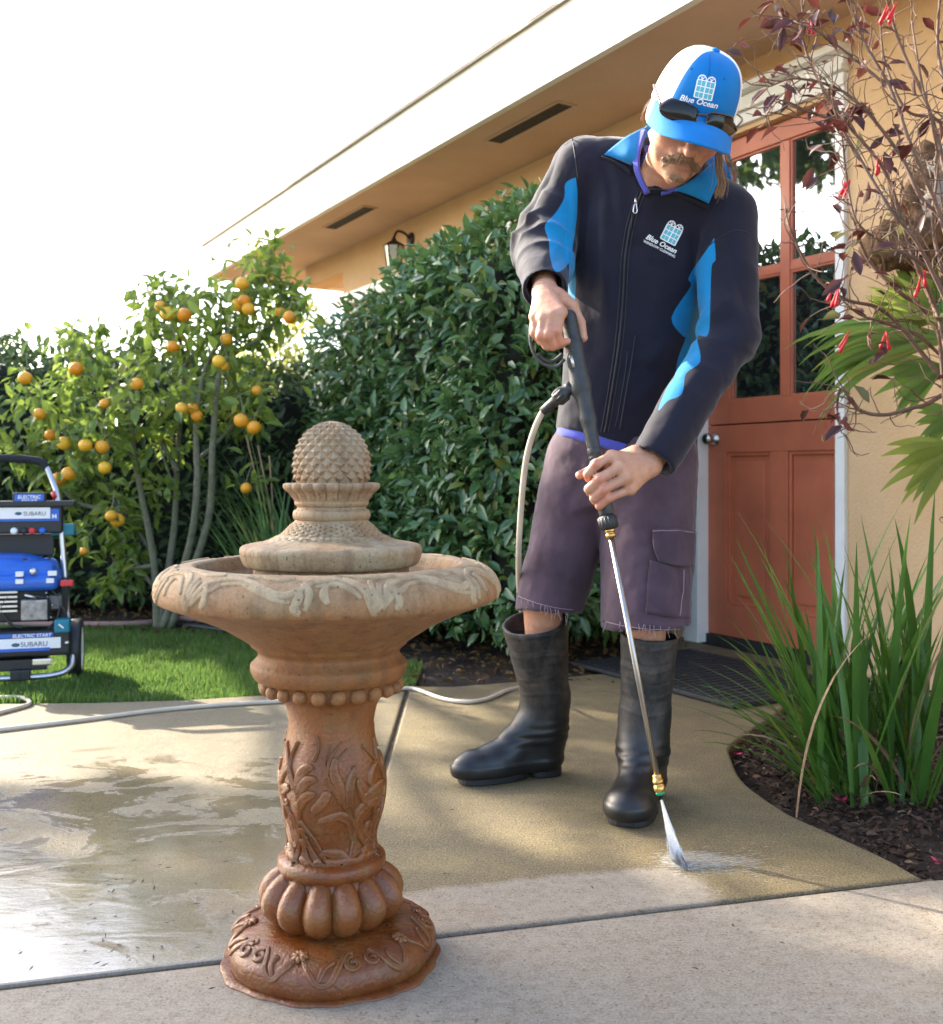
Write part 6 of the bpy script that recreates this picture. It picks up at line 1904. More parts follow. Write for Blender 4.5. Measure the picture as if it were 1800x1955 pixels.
# ---- lettering
def text_mesh(s, size=1.0, shear=0.0, bold=0.0):
    cu = bpy.data.curves.new('t', 'FONT'); cu.body = s; cu.size = size; cu.align_x = 'CENTER'; cu.shear = shear; cu.resolution_u = 3
    cu.offset = bold
    o = bpy.data.objects.new('t', cu); COL.objects.link(o)
    dg = bpy.context.evaluated_depsgraph_get()
    me = bpy.data.meshes.new_from_object(o.evaluated_get(dg))
    Vt = [v.co.copy() for v in me.vertices]; Ft = [tuple(p.vertices) for p in me.polygons]
    bpy.data.objects.remove(o); bpy.data.curves.remove(cu); bpy.data.meshes.remove(me)
    return Vt, Ft
def tri_split(Vt, Ft, maxl):
    bm = bmesh.new()
    vs = [bm.verts.new(v) for v in Vt]
    for f in Ft:
        try: bm.faces.new([vs[i] for i in f])
        except ValueError: pass
    bmesh.ops.triangulate(bm, faces=bm.faces)
    for _ in range(3):
        es = [e for e in bm.edges if e.calc_length() > maxl]
        if not es: break
        bmesh.ops.subdivide_edges(bm, edges=es, cuts=1)
        bmesh.ops.triangulate(bm, faces=bm.faces)
    bm.verts.index_update()
    A = [v.co.copy() for v in bm.verts]; B_ = [tuple(v.index for v in f.verts) for f in bm.faces]
    bm.free()
    return A, B_
def logo_shapes():
    """flat emblem: a twin arched window; lists of (verts, faces) in units of its width"""
    white = MB(); teal = MB()
    def bar(x0, y0, x1, y1, w, m):
        d = Vector((x1 - x0, y1 - y0, 0)); l = d.length; d /= l; s_ = Vector((-d.y, d.x, 0)) * w / 2
        k = max(1, int(l / .12)); pts = []
        for i in range(k + 1):
            q = Vector((x0, y0, 0)) + d * l * i / k
            pts += [q - s_, q + s_]
        m.add(pts, [(2 * i, 2 * i + 2, 2 * i + 3, 2 * i + 1) for i in range(k)])
    for y in (-.5, -.17, .16, .5):
        bar(-.5, y, .5, y, .065, white)
    for x in (-.5, 0, .5):
        bar(x, -.5, x, .5, .075, white)
    for x in (-.25, .25):
        bar(x, -.5, x, .5, .04, white)
    for cx in (-.26, .26):
        for k in range(8):
            a0, a1 = math.pi * k / 8, math.pi * (k + 1) / 8
            bar(cx + .23 * math.cos(a0), .53 + .26 * math.sin(a0), cx + .23 * math.cos(a1), .53 + .26 * math.sin(a1), .06, white)
        for a in (.9, 1.57, 2.24):
            bar(cx, .53, cx + .22 * math.cos(a), .53 + .25 * math.sin(a), .04, white)
    for i in range(4):
        for j in range(3):
            x0 = -.5 + i * .25 + .03; y0 = -.5 + j * .33 + .04
            teal.add([Vector((x0, y0, -.0)), Vector((x0 + .19, y0, 0)), Vector((x0 + .19, y0 + .25, 0)), Vector((x0, y0 + .25, 0))], [(0, 1, 2, 3)])
    return white, teal
M_EMBW = mat('white_embroidery', (0.78, 0.78, 0.80), .7)
M_EMBT = mat('teal_embroidery', (0.08, 0.45, 0.55), .7)
def emblem(surf, cpx, cpy, width, rot, parent, lines, lift=.0012):
    """cpx, cpy centre of the window sign in px, width in px, rot clockwise"""
    ca, sa = math.cos(rot), math.sin(rot)
    def place(Vt, sc, ox, oy, lf):
        out = []
        for v in Vt:
            x = (v.x * sc + ox) * width; y = -(v.y * sc + oy) * width
            out.append(surf.hit(cpx + x * ca - y * sa, cpy + x * sa + y * ca, lf)[0])
        return out
    wmb, tmb = logo_shapes()
    A, B_ = tri_split([Vector(v) for v in tmb.v], tmb.f, .2)
    obj('emblem_panes', place(A, 1, 0, 0, lift * .6), B_, M_EMBT, parent, False)
    A, B_ = tri_split([Vector(v) for v in wmb.v], wmb.f, .2)
    obj('emblem_window', place(A, 1, 0, 0, lift), B_, M_EMBW, parent, False)
    for s, size, ox, oy, sh_, bo in lines:
        Vt, Ft = text_mesh(s, size, sh_, bo)
        A, B_ = tri_split(Vt, Ft, .12)
        obj('lettering', place(A, 1, ox, oy, lift), B_, M_EMBW, parent, False)
emblem(JS, 1281, 448, 31, R(27), jacket, [('Blue Ocean', .44, -.28, -.92, .25, .012), ('WINDOW CLEANING', .22, -.25, -1.18, 0, .004)])

# ---- shorts
M_SHORTS = m_fabric('faded_canvas', (0.064, 0.039, 0.054), .85, .15, 700, .3, .28, 12)
hemR = 0.452; hemL = 0.432
legR = compose([rcone(P(1118, 880, 2.735), P(1040, 1190, 2.70), .105, .083, .03), plane(P(1040, 1168, 2.62), (-.05, -.10, -1)), rcone(P(1058, 1118, 2.708), P(1030, 1230, 2.696), .045, .080, .004, 's')])
legL = compose([rcone(P(1240, 880, 2.675), P(1232, 1240, 2.545), .122, .108, .03), plane(P(1231, 1204, 2.44), (.03, -.08, -1)), rcone(P(1234, 1165, 2.572), P(1231, 1270, 2.534), .070, .103, .004, 's')])
sh_pr = [loft([(0.72, .395, 2.71, .150, .13), (0.80, .398, 2.715, .172, .135), (0.90, .399, 2.72, .170, .132), (0.96, .40, 2.72, .165, .128)], R(10), .03), (legR[0], legR[1], legR[2], .03, 'u'), (legL[0], legL[1], legL[2], .03, 'u')]
V, Q = sdf_mesh(sh_pr, 0.005)
V = relax(V, Q, 2, .5); N = vnormals(V, Q)
low = np.clip((0.85 - V[:, 2]) / .3, 0, 1)
dsp = 0.008 * low * fbm(V * np.array([1, 1, .28]), 13, 21) + .0045 * fbm(V, 9, 22) + .0022 * fbm(V, 34, 24)
for (a, b, am, wd) in ((P(1130, 850, 2.6), P(1050, 1140, 2.6), .006, .014), (P(1100, 900, 2.6), P(1020, 940, 2.62), .005, .012), (P(1135, 900, 2.6), P(1030, 1010, 2.62), -.006, .016), (P(1110, 960, 2.6), P(1085, 1160, 2.6), .007, .015), (P(1150, 960, 2.55), P(1165, 1180, 2.46), .007, .018), (P(1200, 980, 2.52), P(1190, 1180, 2.45), -.005, .015), (P(1130, 930, 2.6), P(1300, 930, 2.55), .004, .012), (P(1225, 1010, 2.5), P(1230, 1190, 2.43), .004, .012), (P(1010, 950, 2.65), P(1095, 955, 2.6), .0055, .010)):
    s_, d_, t_ = along(V, a, b)
    dsp += am * np.exp(-(d_ / wd) ** 2) * ((t_ > 0) & (t_ < 1)) * np.sin(np.pi * np.clip(t_, 0, 1))
V = V + N * dsp[:, None]
N = vnormals(V, Q)
# uneven cut hem
V[:, 2] += np.where(V[:, 2] < .47, .0035 * vnoise(V * np.array([1, 1, .1]), 60, 3), 0)
shorts = obj('shorts', V, Q, M_SHORTS, person, True)
SS = Surf(V, Q)
M_STITCH = mat('stitching', (0.24, 0.18, 0.21), .8)
def S(a, b, l=.004):
    return SS.hit(a, b, l, 2.55)[0]
sheet('pocket_flap', [[S(1246, 1012, .009), S(1290, 1010, .010), S(1328, 1014, .008)], [S(1246, 1045, .011), S(1290, 1046, .012), S(1327, 1048, .010)], [S(1256, 1074, .010), S(1290, 1082, .011), S(1325, 1080, .009)]], .004, M_SHORTS, shorts)
sheet('cargo_pocket', [[S(1240, 1070, .005), S(1280, 1080, .006), S(1322, 1080, .005)], [S(1236, 1115, .006), S(1278, 1120, .008), S(1320, 1120, .006)], [S(1232, 1170, .004), S(1275, 1178, .005), S(1314, 1180, .004)]], .004, M_SHORTS, shorts)
for pts in ([(1246, 1016), (1290, 1014), (1327, 1018)], [(1234, 1172), (1237, 1115), (1243, 1078)], [(1300, 1088), (1298, 1130), (1292, 1176)], [(1146, 1184), (1185, 1194), (1230, 1200), (1300, 1202)], [(990, 1138), (1020, 1150), (1060, 1160), (1094, 1164)], [(1137, 870), (1141, 920), (1143, 965)]):
    strip_on(SS, pts, .0011, 'stitching', M_STITCH, shorts, .0012 if pts[0][1] > 1100 or pts[0][0] < 1150 else .011, 5)
for k in range(26):   # frayed threads along the hems
    a = random.uniform(988, 1094) if k < 13 else random.uniform(1150, 1310)
    yb = 1146 + (a - 985) * .30 if k < 13 else 1190 + (a - 1150) * .10
    q = S(a, yb - 6, .001)
    mb = MB(); mb.tube([q, q + Vector((random.uniform(-.004, .004), -.002, -.012)), q + Vector((random.uniform(-.008, .008), -.002, -.020 - random.uniform(0, .012)))], [.0009, .0008, .0005], 4); mb.build('frayed_thread', M_STITCH, shorts)

# ---- boots
M_RUB, nr_ = newmat('boot_rubber')
vv = nr_.pos()
dst = nr_.ramp(nr_.noise(nr_.mapping(vv, (1, 1, .6)), 22, 6, .7), [(0.42, 0.0), (0.72, 1.0)])
zz_ = nr_.ramp(nr_.sep(vv)[2], [(0.12, 0.15), (0.26, 1.0)])
nr_.set(Base_Color=nr_.mix(nr_.math('MULTIPLY', dst, nr_.math('MULTIPLY', zz_, .8)), (0.007, 0.007, 0.008), (0.085, 0.068, 0.055)))
nr_.set(Roughness=nr_.mixf(zz_, 0.36, 0.66))
nr_.set(Normal=nr_.bump(nr_.noise(vv, 130, 4, .6), .12, .002))
M_SOLE = mat('boot_sole', (0.012, 0.012, 0.013), .55, nscale=40, namt=.4)
def boot(top, mid, ank, heel, toe, r_top, r_mid, hw_, name):
    heel = Vector(heel); toe = Vector(toe); fd = (toe - heel); ln = fd.length; fd.normalize(); sd = Vector((-fd.y, fd.x, 0))
    top = Vector(top); mid = Vector(mid); ank = Vector(ank)
    Mf = np.array([[fd.x, sd.x, 0], [fd.y, sd.y, 0], [0, 0, 1]])
    c_toe = heel + fd * (ln - .055)
    pr = [rcone(top, mid, r_top, r_mid, .02), rcone(mid, ank, r_mid, .058, .03), rcone(ank, heel + fd * .035 + Vector((0, 0, .055)), .056, .048, .03),
          rcone(ank + fd * .02 + Vector((0, 0, .02)), heel + fd * (ln * .62) + Vector((0, 0, .052)), .048, .042, .04),
          ell(c_toe + Vector((0, 0, .038)), (.074, hw_, .048), Mf, .03), rcone(heel + fd * .06 + Vector((0, 0, .045)), heel + fd * (ln * .62) + Vector((0, 0, .04)), .042, .046, .03),
          plane((0, 0, .018), (0, 0, -1)), plane(top, (top - mid).normalized() + Vector((0, 0, 0))), rcone(mid.lerp(top, .35), top + (top - mid) * .2, r_mid - .010, r_top - .003, .004, 's')]
    V, Q = sdf_mesh(pr, .0042)
    V = relax(V, Q, 1, .5); N = vnormals(V, Q)
    h = V[:, 2]
    d = np.zeros(len(V))
    for zb, wd, am in ((.385, .003, .0018), (.345, .0025, -.0014), (.330, .0025, .0016), (.30, .003, -.0012), (.268, .0022, .0014), (.255, .0022, -.001), (.225, .003, .0013)):
        d += am * np.exp(-((h - zb - .006 * np.sin(V[:, 0] * 40)) / wd) ** 2)
    d += np.where(h > .15, .0022, .0007) * fbm(V * np.array([1, 1, .6]), 15, 5) + .003 * np.exp(-((h - .12) / .03) ** 2) * np.sin(h * 260 + 6 * vnoise(V, 8, 2)) * .5
    # foxing band round the foot
    d += .0022 * smoothstep(.052, .047, h)
    V = V + N * d[:, None]
    b = obj('boot', V, Q, M_RUB, person)
    # outsole: heel block and forefoot with cleats
    def outline(c, a, w, taper, n=26):
        pts = []
        for k in range(n):
            an = 2 * math.pi * k / n; cx_, sx_ = math.cos(an), math.sin(an)
            x = a * (abs(cx_) ** .75) * (1 if cx_ >= 0 else -1); y = w * (abs(sx_) ** .75) * (1 if sx_ >= 0 else -1) * (1 - taper * (x / a))
            pts.append(c + fd * x + sd * y)
        return pts
    for c, a, w, tp, z1 in ((heel + fd * .042, .046, .040, 0.0, .0235), (heel + fd * (ln * .66), ln * .335, hw_ - .006, -.10, .0215)):
        ol = outline(c, a, w, tp)
        mb = MB(); n_ = len(ol)
        Vb = [Vector((p.x, p.y, 0.0008)) for p in ol] + [Vector((p.x, p.y, z1)) for p in ol]
        mb.add(Vb, [tuple(range(n_ - 1, -1, -1)), tuple(range(n_, 2 * n_))] + [(k, (k + 1) % n_, n_ + (k + 1) % n_, n_ + k) for k in range(n_)])
        mb.build('sole', M_SOLE, b, bevel=.003)
    return b
boot(P(1021, 1186, 2.735), (.198, 2.79, .20), (.196, 2.795, .125), (.232, 2.808, 0), (-.034, 2.705, 0), .088, .060, .052, 'r')
boot(P(1240, 1211, 2.56), (.425, 2.575, .20), (.422, 2.575, .12), (.448, 2.640, 0), (.346, 2.365, 0), .071, .058, .060, 'l')

# ---- cap
M_CAP = m_panel('cap_cloth', (0.72, 0.72, 0.74), (0.002, 0.150, 0.44), sheen=.05, soft=.5, weave=1400)
M_CAPB = m_fabric('cap_blue', (0.002, 0.150, 0.44), .75, .05)
capt = []
NPH, NTH = 96, 30
V = []; pan = []
for j in range(NTH + 1):
    t = j / NTH           # 0 rim .. 1 button
    for i in range(NPH):
        ph = 2 * math.pi * i / NPH       # 0 = front
        fr = max(0, math.cos(ph))
        zr = 0.012 + 0.022 * fr           # rim height
        el = t * math.pi / 2
        rx, ry = .0915, .1085 + .003 * fr
        c = math.cos(el) ** (.60 + .08 * (1 - math.cos(ph)) / 2); s_ = math.sin(el)
        x = rx * math.sin(ph) * c; y = ry * math.cos(ph) * c - .004
        z = zr + (0.140 - zr) * s_ ** .96
        # seams pressed in along the six panels
        sm = 0
        for k in range(6):
            dph = abs((ph - math.pi / 3 * k + math.pi) % (2 * math.pi) - math.pi)
            sm += math.exp(-(dph * max(c, .08) / .05) ** 2)
        f = 1 - .012 * sm + .004 * math.sin(5 * ph + 3 * t)
        V.append(hw(x * f, y * f, z)); 
        dd = abs((ph - R(6) + math.pi) % (2 * math.pi) - math.pi) - R(53)
        pan.append(dd * 30 * max(c, .1))
Fc = []
for j in range(NTH):
    for i in range(NPH):
        Fc.append((j * NPH + i, j * NPH + (i + 1) % NPH, (j + 1) * NPH + (i + 1) % NPH, (j + 1) * NPH + i))
cap = obj('cap', V, Fc, M_CAP, person, True, {'panel': np.clip(pan, -5, 5)})
CS = Surf(np.array(V), np.array(Fc))
mb = MB(); q = hw(0, -.004, .140); mb.lathe([(0.0095, -.003), (.0095, .0015), (.007, .005), (0, .0065)], q, 16, Matrix(HR.tolist())); mb.build('button', M_CAPB, cap, smooth=True)
# brim
rowsB = []
for i in range(13):
    ph = R(-74 + i * 148 / 12)
    fr = max(0, math.cos(ph))
    r0 = Vector((.0915 * math.sin(ph), (.1085 + .003 * fr) * math.cos(ph) - .004, 0.012 + 0.022 * fr - .002))
    ext = .092 * max(0.02, math.cos(ph * 1.12)) ** .62
    row = []
    for j in range(6):
        t = j / 5
        x = r0.x * (1 + .10 * t * (1 if abs(ph) < 1.0 else .7)); y = r0.y + ext * t; z = r0.z - .30 * ext * t - 4.2 * (x * x) * t * .9 + .004 * math.sin(math.pi * t)
        row.append(hw(x, y, z))
    rowsB.append(row)
sheet('brim', rowsB, .0035, M_CAPB, cap, 3)
for (x, y) in ((1319, 131), (1383, 150)):
    q, nn = CS.hit(x, y, .0006)
    mb = MB(); Mq = nn.to_track_quat('Z', 'Y').to_matrix(); mb.lathe([(.0012, .0012), (.0022, .0016), (.0032, .0008), (.0034, 0)], q, 12, Mq); mb.build('eyelet', M_CAPB, cap, smooth=True)
M_CSEAM = m_fabric('cap_seam', (0.001, 0.09, 0.30), .8, .05)
strip_on(CS, [(1354, 101), (1355, 120), (1353, 145)], .0009, 'crown_seam', M_CSEAM, cap, .0003, 5)
emblem(CS, 1345, 172, 34, R(13), cap, [('Blue Ocean', .46, -.18, -.86, .25, .012)], .0012)

# ---- sunglasses resting on the cap
sg = thing('sunglasses', 'dark wraparound sunglasses pushed up on the brim of the blue cap', 'sunglasses', hw(0, .12, .05))
M_LENS = mat('dark_lens', (0.006, 0.005, 0.006), .10, spec=.35)
M_SGF = mat('glasses_frame', (0.10, 0.07, 0.05), .3, metal=.6)
def lens(sgn):
    nu, nv = 13, 9
    V = []; Fc = []
    for i in range(nu):
        u = i / (nu - 1)
        ph = sgn * R(5 + 37 * u)
        hh = (.0155 + .003 * math.sin(math.pi * u)) * (1 - max(0, (u - .78) / .22) ** 2 * .65) * (1 - max(0, (.14 - u) / .14) ** 2 * .45)
        zc = .050 - .004 * u
        for j in range(nv):
            w = -1 + 2 * j / (nv - 1)
            r = .1215 + .004 * (1 - w * w) + .016 * (1 - (w + 1) / 2)
            V.append(hw(r * .94 * math.sin(ph) - .006, r * math.cos(ph) - .004, zc - .0155 + hh * w))
    for i in range(nu - 1):
        for j in range(nv - 1):
            Fc.append((i * nv + j, (i + 1) * nv + j, (i + 1) * nv + j + 1, i * nv + j + 1))
    o = obj('lens', V, Fc, M_LENS, sg)
    m = o.modifiers.new('thickness', 'SOLIDIFY'); m.thickness = .002
    ed = [V[i * nv + nv - 1] for i in range(nu)] + [V[(nu - 1) * nv + j] for j in range(nv - 2, -1, -1)] + [V[i * nv] for i in range(nu - 2, -1, -1)] + [V[j] for j in range(1, nv)]
    mb = MB(); mb.tube(ed + [ed[1]], .0016, 6); mb.build('rim', M_SGF, sg, smooth=True)
    # temple arm running back along the cap
    mb = MB(); mb.tube(spline([V[(nu - 1) * nv + nv // 2], hw(sgn * .096, .05, .038), hw(sgn * .0945, .0, .034), hw(sgn * .090, -.04, .030)], 5), .0024, 6); mb.build('temple', M_SGF, sg, smooth=True)
lens(-1); lens(1)
mb = MB(); mb.tube(spline([hw(-.017, .127, .041), hw(-.006, .132, .046), hw(.005, .127, .041)], 4), .002, 6); mb.build('bridge', M_SGF, sg, smooth=True)

# ---- beard and hair
M_HAIR, nh = newmat('hair')
nh.set(Base_Color=nh.mix(nh.noise(nh.pos(), 160, 3), (0.15, 0.085, 0.045), (0.40, 0.26, 0.155)), Roughness=.5)
bp_ = [hrc((-.004, .108, -.055), (-.036, .085, -.076), .0105, .008, .006), hrc((.004, .108, -.055), (.036, .085, -.076), .0105, .008, .006), hrc((-.034, .084, -.078), (-.028, .074, -.100), .005, .004, .006), hrc((.034, .084, -.078), (.028, .074, -.100), .005, .004, .006),
       hell((0, .084, -.104), (.020, .019, .014), .012), hell((0, .112, -.0715), (.017, .012, .0045), .004, 's')]
V, Q = sdf_mesh(bp_, .0022)
N = vnormals(V, Q)
hl = (V - np.array(HC)) @ HR
V = V + N * (.0022 * fbm(hl * np.array([1, 1, .25]), 330, 3, 2) + .0012 * fbm(hl * np.array([1, 1, .3]), 700, 4, 2) - .0019)[:, None]
beard = obj('beard', V, Q, M_HAIR, person)
mb = MB(); rb_ = np.random.default_rng(9)
for i in rb_.choice(len(V), 2200):
    p0 = Vector(V[i]); nn_ = Vector(N[i])
    if nn_.y > .5: continue
    d = (nn_ * .55 - hZ * .75 + hX * (hl[i][0] * 9) + Vector(rb_.normal(0, .3, 3))).normalized()
    l = rb_.uniform(.003, .0075); e1 = p0 + d * l * .6; e2 = e1 + (d - hZ * .6).normalized() * l * .5
    mb.tube([p0 - nn_ * .001, e1, e2], [.00055, .00045, .0002], 3, False)
bs_ = mb.build('beard_strands', M_HAIR, person, smooth=True); bs_['kind'] = 'stuff'
def lock(pts, r, n=26, spread=.006, name='hair_lock'):
    mb = MB()
    for k in range(n):
        off = Vector((random.gauss(0, 1), random.gauss(0, 1), random.gauss(0, .5))) * spread
        pp = [Vector(p) + off * (.4 + .9 * i / len(pts)) + Vector((random.gauss(0, 1), random.gauss(0, 1), random.gauss(0, 1))) * .0018 for i, p in enumerate(pts)]
        sp = spline(pp, 5)
        mb.tube(sp, [r * (1 - .75 * i / len(sp)) for i in range(len(sp))], 4)
    return mb.build(name, M_HAIR, person, smooth=True)
lock([hw(.080, -.03, .01), hw(.086, -.02, -.03), P(1372, 318, 2.43), P(1378, 350, 2.44), P(1371, 374, 2.45)], .0012, 70, .007)
lock([hw(.084, -.05, .0), P(1388, 300, 2.47), P(1397, 318, 2.47), P(1402, 334, 2.47)], .0010, 40, .005)
lock([hw(-.078, -.035, .010), hw(-.087, -.04, -.02), hw(-.085, -.05, -.05)], .0014, 24, .005)
lock([hw(-.078, .02, .01), hw(-.080, .018, -.02), hw(-.077, .022, -.04)], .0009, 18, .004)
lock([hw(0, -.10, .0), hw(.02, -.11, -.05), P(1330, 330, 2.62), P(1335, 390, 2.66)], .003, 40, .012)

# ================================================================== PRESSURE WASHER WAND
WA, WT = P(1085, 604, 2.388), P(1261, 1518, 2.238)
def wand(t):
    return WA.lerp(WT, t)
wdir = (WT - WA).normalized()
Mw = wdir.to_track_quat('Z', 'Y').to_matrix()
wd = thing('spray_wand', 'long pressure washer spray gun held in both hands with brass nozzle fittings', 'spray gun', WT)
M_BLK = mat('gun_plastic', (0.022, 0.023, 0.024), .48, nscale=60, namt=.3, bscale=260, bamt=.25)
M_GREY = mat('gun_grey', (0.045, 0.046, 0.047), .55, nscale=40, namt=.3, bscale=200, bamt=.3)
M_STEEL = mat('steel_tube', (0.42, 0.40, 0.38), .34, metal=1.0, nscale=20, namt=.12)
M_BRASS = mat('brass', (0.62, 0.38, 0.12), .28, metal=1.0, nscale=60, namt=.2)
M_GREEN = mat('green_nozzle', (0.0, 0.30, 0.14), .4)
M_ALU = mat('alloy', (0.6, 0.6, 0.6), .3, metal=1.0)
def wpt(py):      # point on the wand axis by picture height
    t = (py - 604) / (1518 - 604)
    lo_, hi_ = 0.0, 1.0
    for _ in range(40):
        m_ = (lo_ + hi_) / 2; q = wand(m_)
        if HY - F * (q.z - CAMH) / q.y < py: lo_ = m_
        else: hi_ = m_
    return wand(lo_)
side = wdir.cross(Vector((0, 1, 0))).normalized()      # towards picture left/right
if side.x > 0: side = -side
fw = wdir.cross(side)
pr = [rcone(wpt(606), wpt(660), .0185, .0190, .01), rcone(wpt(660), wpt(735), .0200, .0205, .01), rcone(wpt(735), wpt(800), .0195, .0175, .01), rcone(wpt(800), wpt(860), .0170, .0150, .01), rcone(wpt(690) + side * .004, wpt(745) + side * .014, .015, .013, .012)]
V, Q = sdf_mesh(pr, .003)
V = relax(V, Q, 1)
gun = obj('gun_body', V, Q, M_BLK, wd)
mb = MB()
for k in range(5):
    c = wpt(655 + k * 6.5) ; 
    mb.tube([c + side * .0195 - Vector((0, .007, 0)), c + side * .012 - Vector((0, .017, 0)), c + side * .004 - Vector((0, .0205, 0))], .0013, 5)
mb.build('grip_ribs', M_GREY, gun, smooth=True)
q = wpt(690) + side * .012 - Vector((0, .0165, 0))
mb = MB(); mb.tube([q + wdir * -.014, q + wdir * .014], [.004, .004], 10); mb.build('trigger_pin', M_ALU, gun, smooth=True)
mb = MB(); mb.tube(spline([q + wdir * -.020 + side * .004, q + wdir * -.010 + side * .010, q + wdir * .012 + side * .010, q + wdir * .022 + side * .002, q + wdir * .012 - side * .007, q + wdir * -.010 - side * .007, q + wdir * -.020 + side * .004], 5), .0022, 7); mb.build('trigger_ring', M_GREY, gun, smooth=True)
gy = 2.372
mb = MB(); mb.tube(spline([P(1078, 686, gy), P(1062, 700, gy), P(1042, 697, gy), P(1024, 683, gy), P(1014, 660, gy), P(1012, 630, gy), P(1018, 600, gy + .01)], 6), .0035, 8); mb.build('trigger_guard', M_GREY, gun, smooth=True)
mb = MB(); mb.tube(spline([P(1074, 676, gy), P(1056, 690, gy), P(1040, 688, gy), P(1028, 676, gy)], 6), .0045, 8); mb.build('trigger', M_BLK, gun, smooth=True)
# grip sleeves and hand guard of the lance
def cyl(name, a, b, r, m, parent, n=18, prof=None):
    A = wpt(a); B_ = wpt(b)
    mb = MB()
    if prof:
        L_ = (B_ - A).length
        mb.lathe([(0, 0)] + [(r * rr, L_ * tt__) for tt__, rr in prof] + [(0, L_)], A, n, Mw)
    else:
        mb.tube([A, B_], r, n)
    return mb.build(name, m, parent, smooth=True)
cyl('sleeve', 855, 985, .0165, M_BLK, wd, 20, [(0, .9), (.03, 1.0), (.10, 1.0), (.11, .93), (.13, .93), (.14, 1.0), (.16, 1.0), (.17, .93), (.19, .93), (.20, 1.0), (.8, 1.03), (.97, 1.0), (1, .9)])
cg = cyl('lock_collar', 985, 1010, .0205, M_BLK, wd, 20, [(0, .85), (.08, 1), (.92, 1), (1, .85)])
mb = MB()
for k in range(16):
    a = 2 * math.pi * k / 16
    o_ = (side * math.cos(a) + fw * math.sin(a)) * .0203
    mb.tube([wpt(988) + o_, wpt(1008) + o_], .0016, 5)
mb.build('collar_ribs', M_BLK, cg, smooth=True)
cyl('brass_fitting', 1010, 1026, .0115, M_BRASS, wd, 12, [(0, .9), (.1, 1), (.35, 1), (.4, .85), (.55, .85), (.6, 1), (.95, 1), (1, .85)])
cyl('lance_tube', 1024, 1482, .0062, M_STEEL, wd, 16)
cyl('brass_coupler', 1478, 1512, .0118, M_BRASS, wd, 18, [(0, .7), (.06, .85), (.3, .85), (.32, 1.0), (.5, 1.0), (.52, .9), (.60, .9), (.62, 1.02), (.9, 1.02), (1, .8)])
nz = cyl('nozzle_tip', 1511, 1525, .0095, M_GREEN, wd, 14, [(0, 1), (.5, 1.05), (.8, .9), (1, .6)])
# hose joint
ja, jb = P(1086, 742, 2.372), P(1036, 786, 2.40)
jd = (jb - ja).normalized(); Mj = jd.to_track_quat('Z', 'Y').to_matrix()
mb = MB(); l_ = (jb - ja).length
mb.lathe([(0, -.01), (.0135, -.01), (.0145, .0), (.0145, l_ * .12), (.0175, l_ * .14), (.0180, l_ * .20), (.0180, l_ * .44), (.0165, l_ * .48), (.0118, l_ * .52), (.0112, l_ * .75), (.0105, l_), (.0, l_ + .001)], ja, 20, Mj)
mb.build('hose_coupling', M_BLK, wd, smooth=True)
mb = MB()
sj = jd.cross(Vector((0, 1, 0))).normalized(); fj = jd.cross(sj)
for k in range(12):
    a = 2 * math.pi * k / 12
    o_ = (sj * math.cos(a) + fj * math.sin(a)) * .0178
    mb.tube([ja + jd * l_ * .17 + o_, ja + jd * l_ * .43 + o_], .0018, 5)
mb.build('coupling_ribs', M_BLK, wd, smooth=True)

# ---- cream high pressure hose: from the gun, behind the leg, along the patio
M_HOSE = mat('cream_hose', (0.52, 0.45, 0.36), .45, nscale=15, namt=.12, bscale=300, bamt=.15)
hr = .0072
hp = [jb, P(1022, 815, 2.42), P(1008, 860, 2.46), P(1000, 910, 2.50), P(994, 980, 2.55), P(990, 1060, 2.62), P(992, 1140, 2.84), P(1005, 1220, 3.1), P(1010, 1275, 3.6)]
gl = [(1000, 1308), (968, 1318), (930, 1334), (890, 1340), (845, 1334), (800, 1318), (775, 1314), (720, 1322), (640, 1331), (550, 1338), (430, 1345), (300, 1356), (150, 1375), (0, 1393), (-150, 1412), (-320, 1425)]
hp += [G(a, b, hr + .0005) for a, b in gl]
mb = MB(); mb.tube(spline(hp, 7), hr, 10)
ho = mb.build('pressure_hose', M_HOSE, None, smooth=True)
tag(ho, 'long cream pressure hose hanging from the spray gun and running along the patio edge', 'hose')
mb = MB(); mb.tube(spline([G(a, b, .0076) for a, b in ((-120, 1325), (-50, 1329), (0, 1331), (35, 1331), (54, 1337), (55, 1344), (38, 1350), (0, 1360), (-60, 1375), (-160, 1395))], 7), .007, 10)
h2 = mb.build('pressure_hose', M_HOSE, None, smooth=True)
tag(h2, 'looped end of cream hose at the left edge in front of the lawn', 'hose')
# pink garden hose and black drip pipe at the back of the lawn
M_PINK = mat('faded_pink_hose', (0.30, 0.17, 0.15), .6, nscale=10, namt=.15)
mb = MB(); mb.tube(spline([G(a, b, .016) for a, b in ((-150, 1192), (0, 1193), (90, 1192), (160, 1192), (250, 1191), (310, 1186), (350, 1181), (400, 1186), (460, 1186), (560, 1184))], 6), .016, 10)
tag(mb.build('garden_hose', M_PINK, None, smooth=True), 'faded pink garden hose lying along the back of the lawn', 'hose')
mb = MB(); mb.tube(spline([G(a, b, .014) for a, b in ((260, 1187), (320, 1190), (380, 1196), (440, 1204), (520, 1208), (600, 1204))], 6), .014, 10)
tag(mb.build('drip_pipe', mat('black_poly_pipe', (0.02, 0.022, 0.026), .5), None, smooth=True), 'black irrigation pipe curving over the lawn edge behind the fountain', 'pipe')

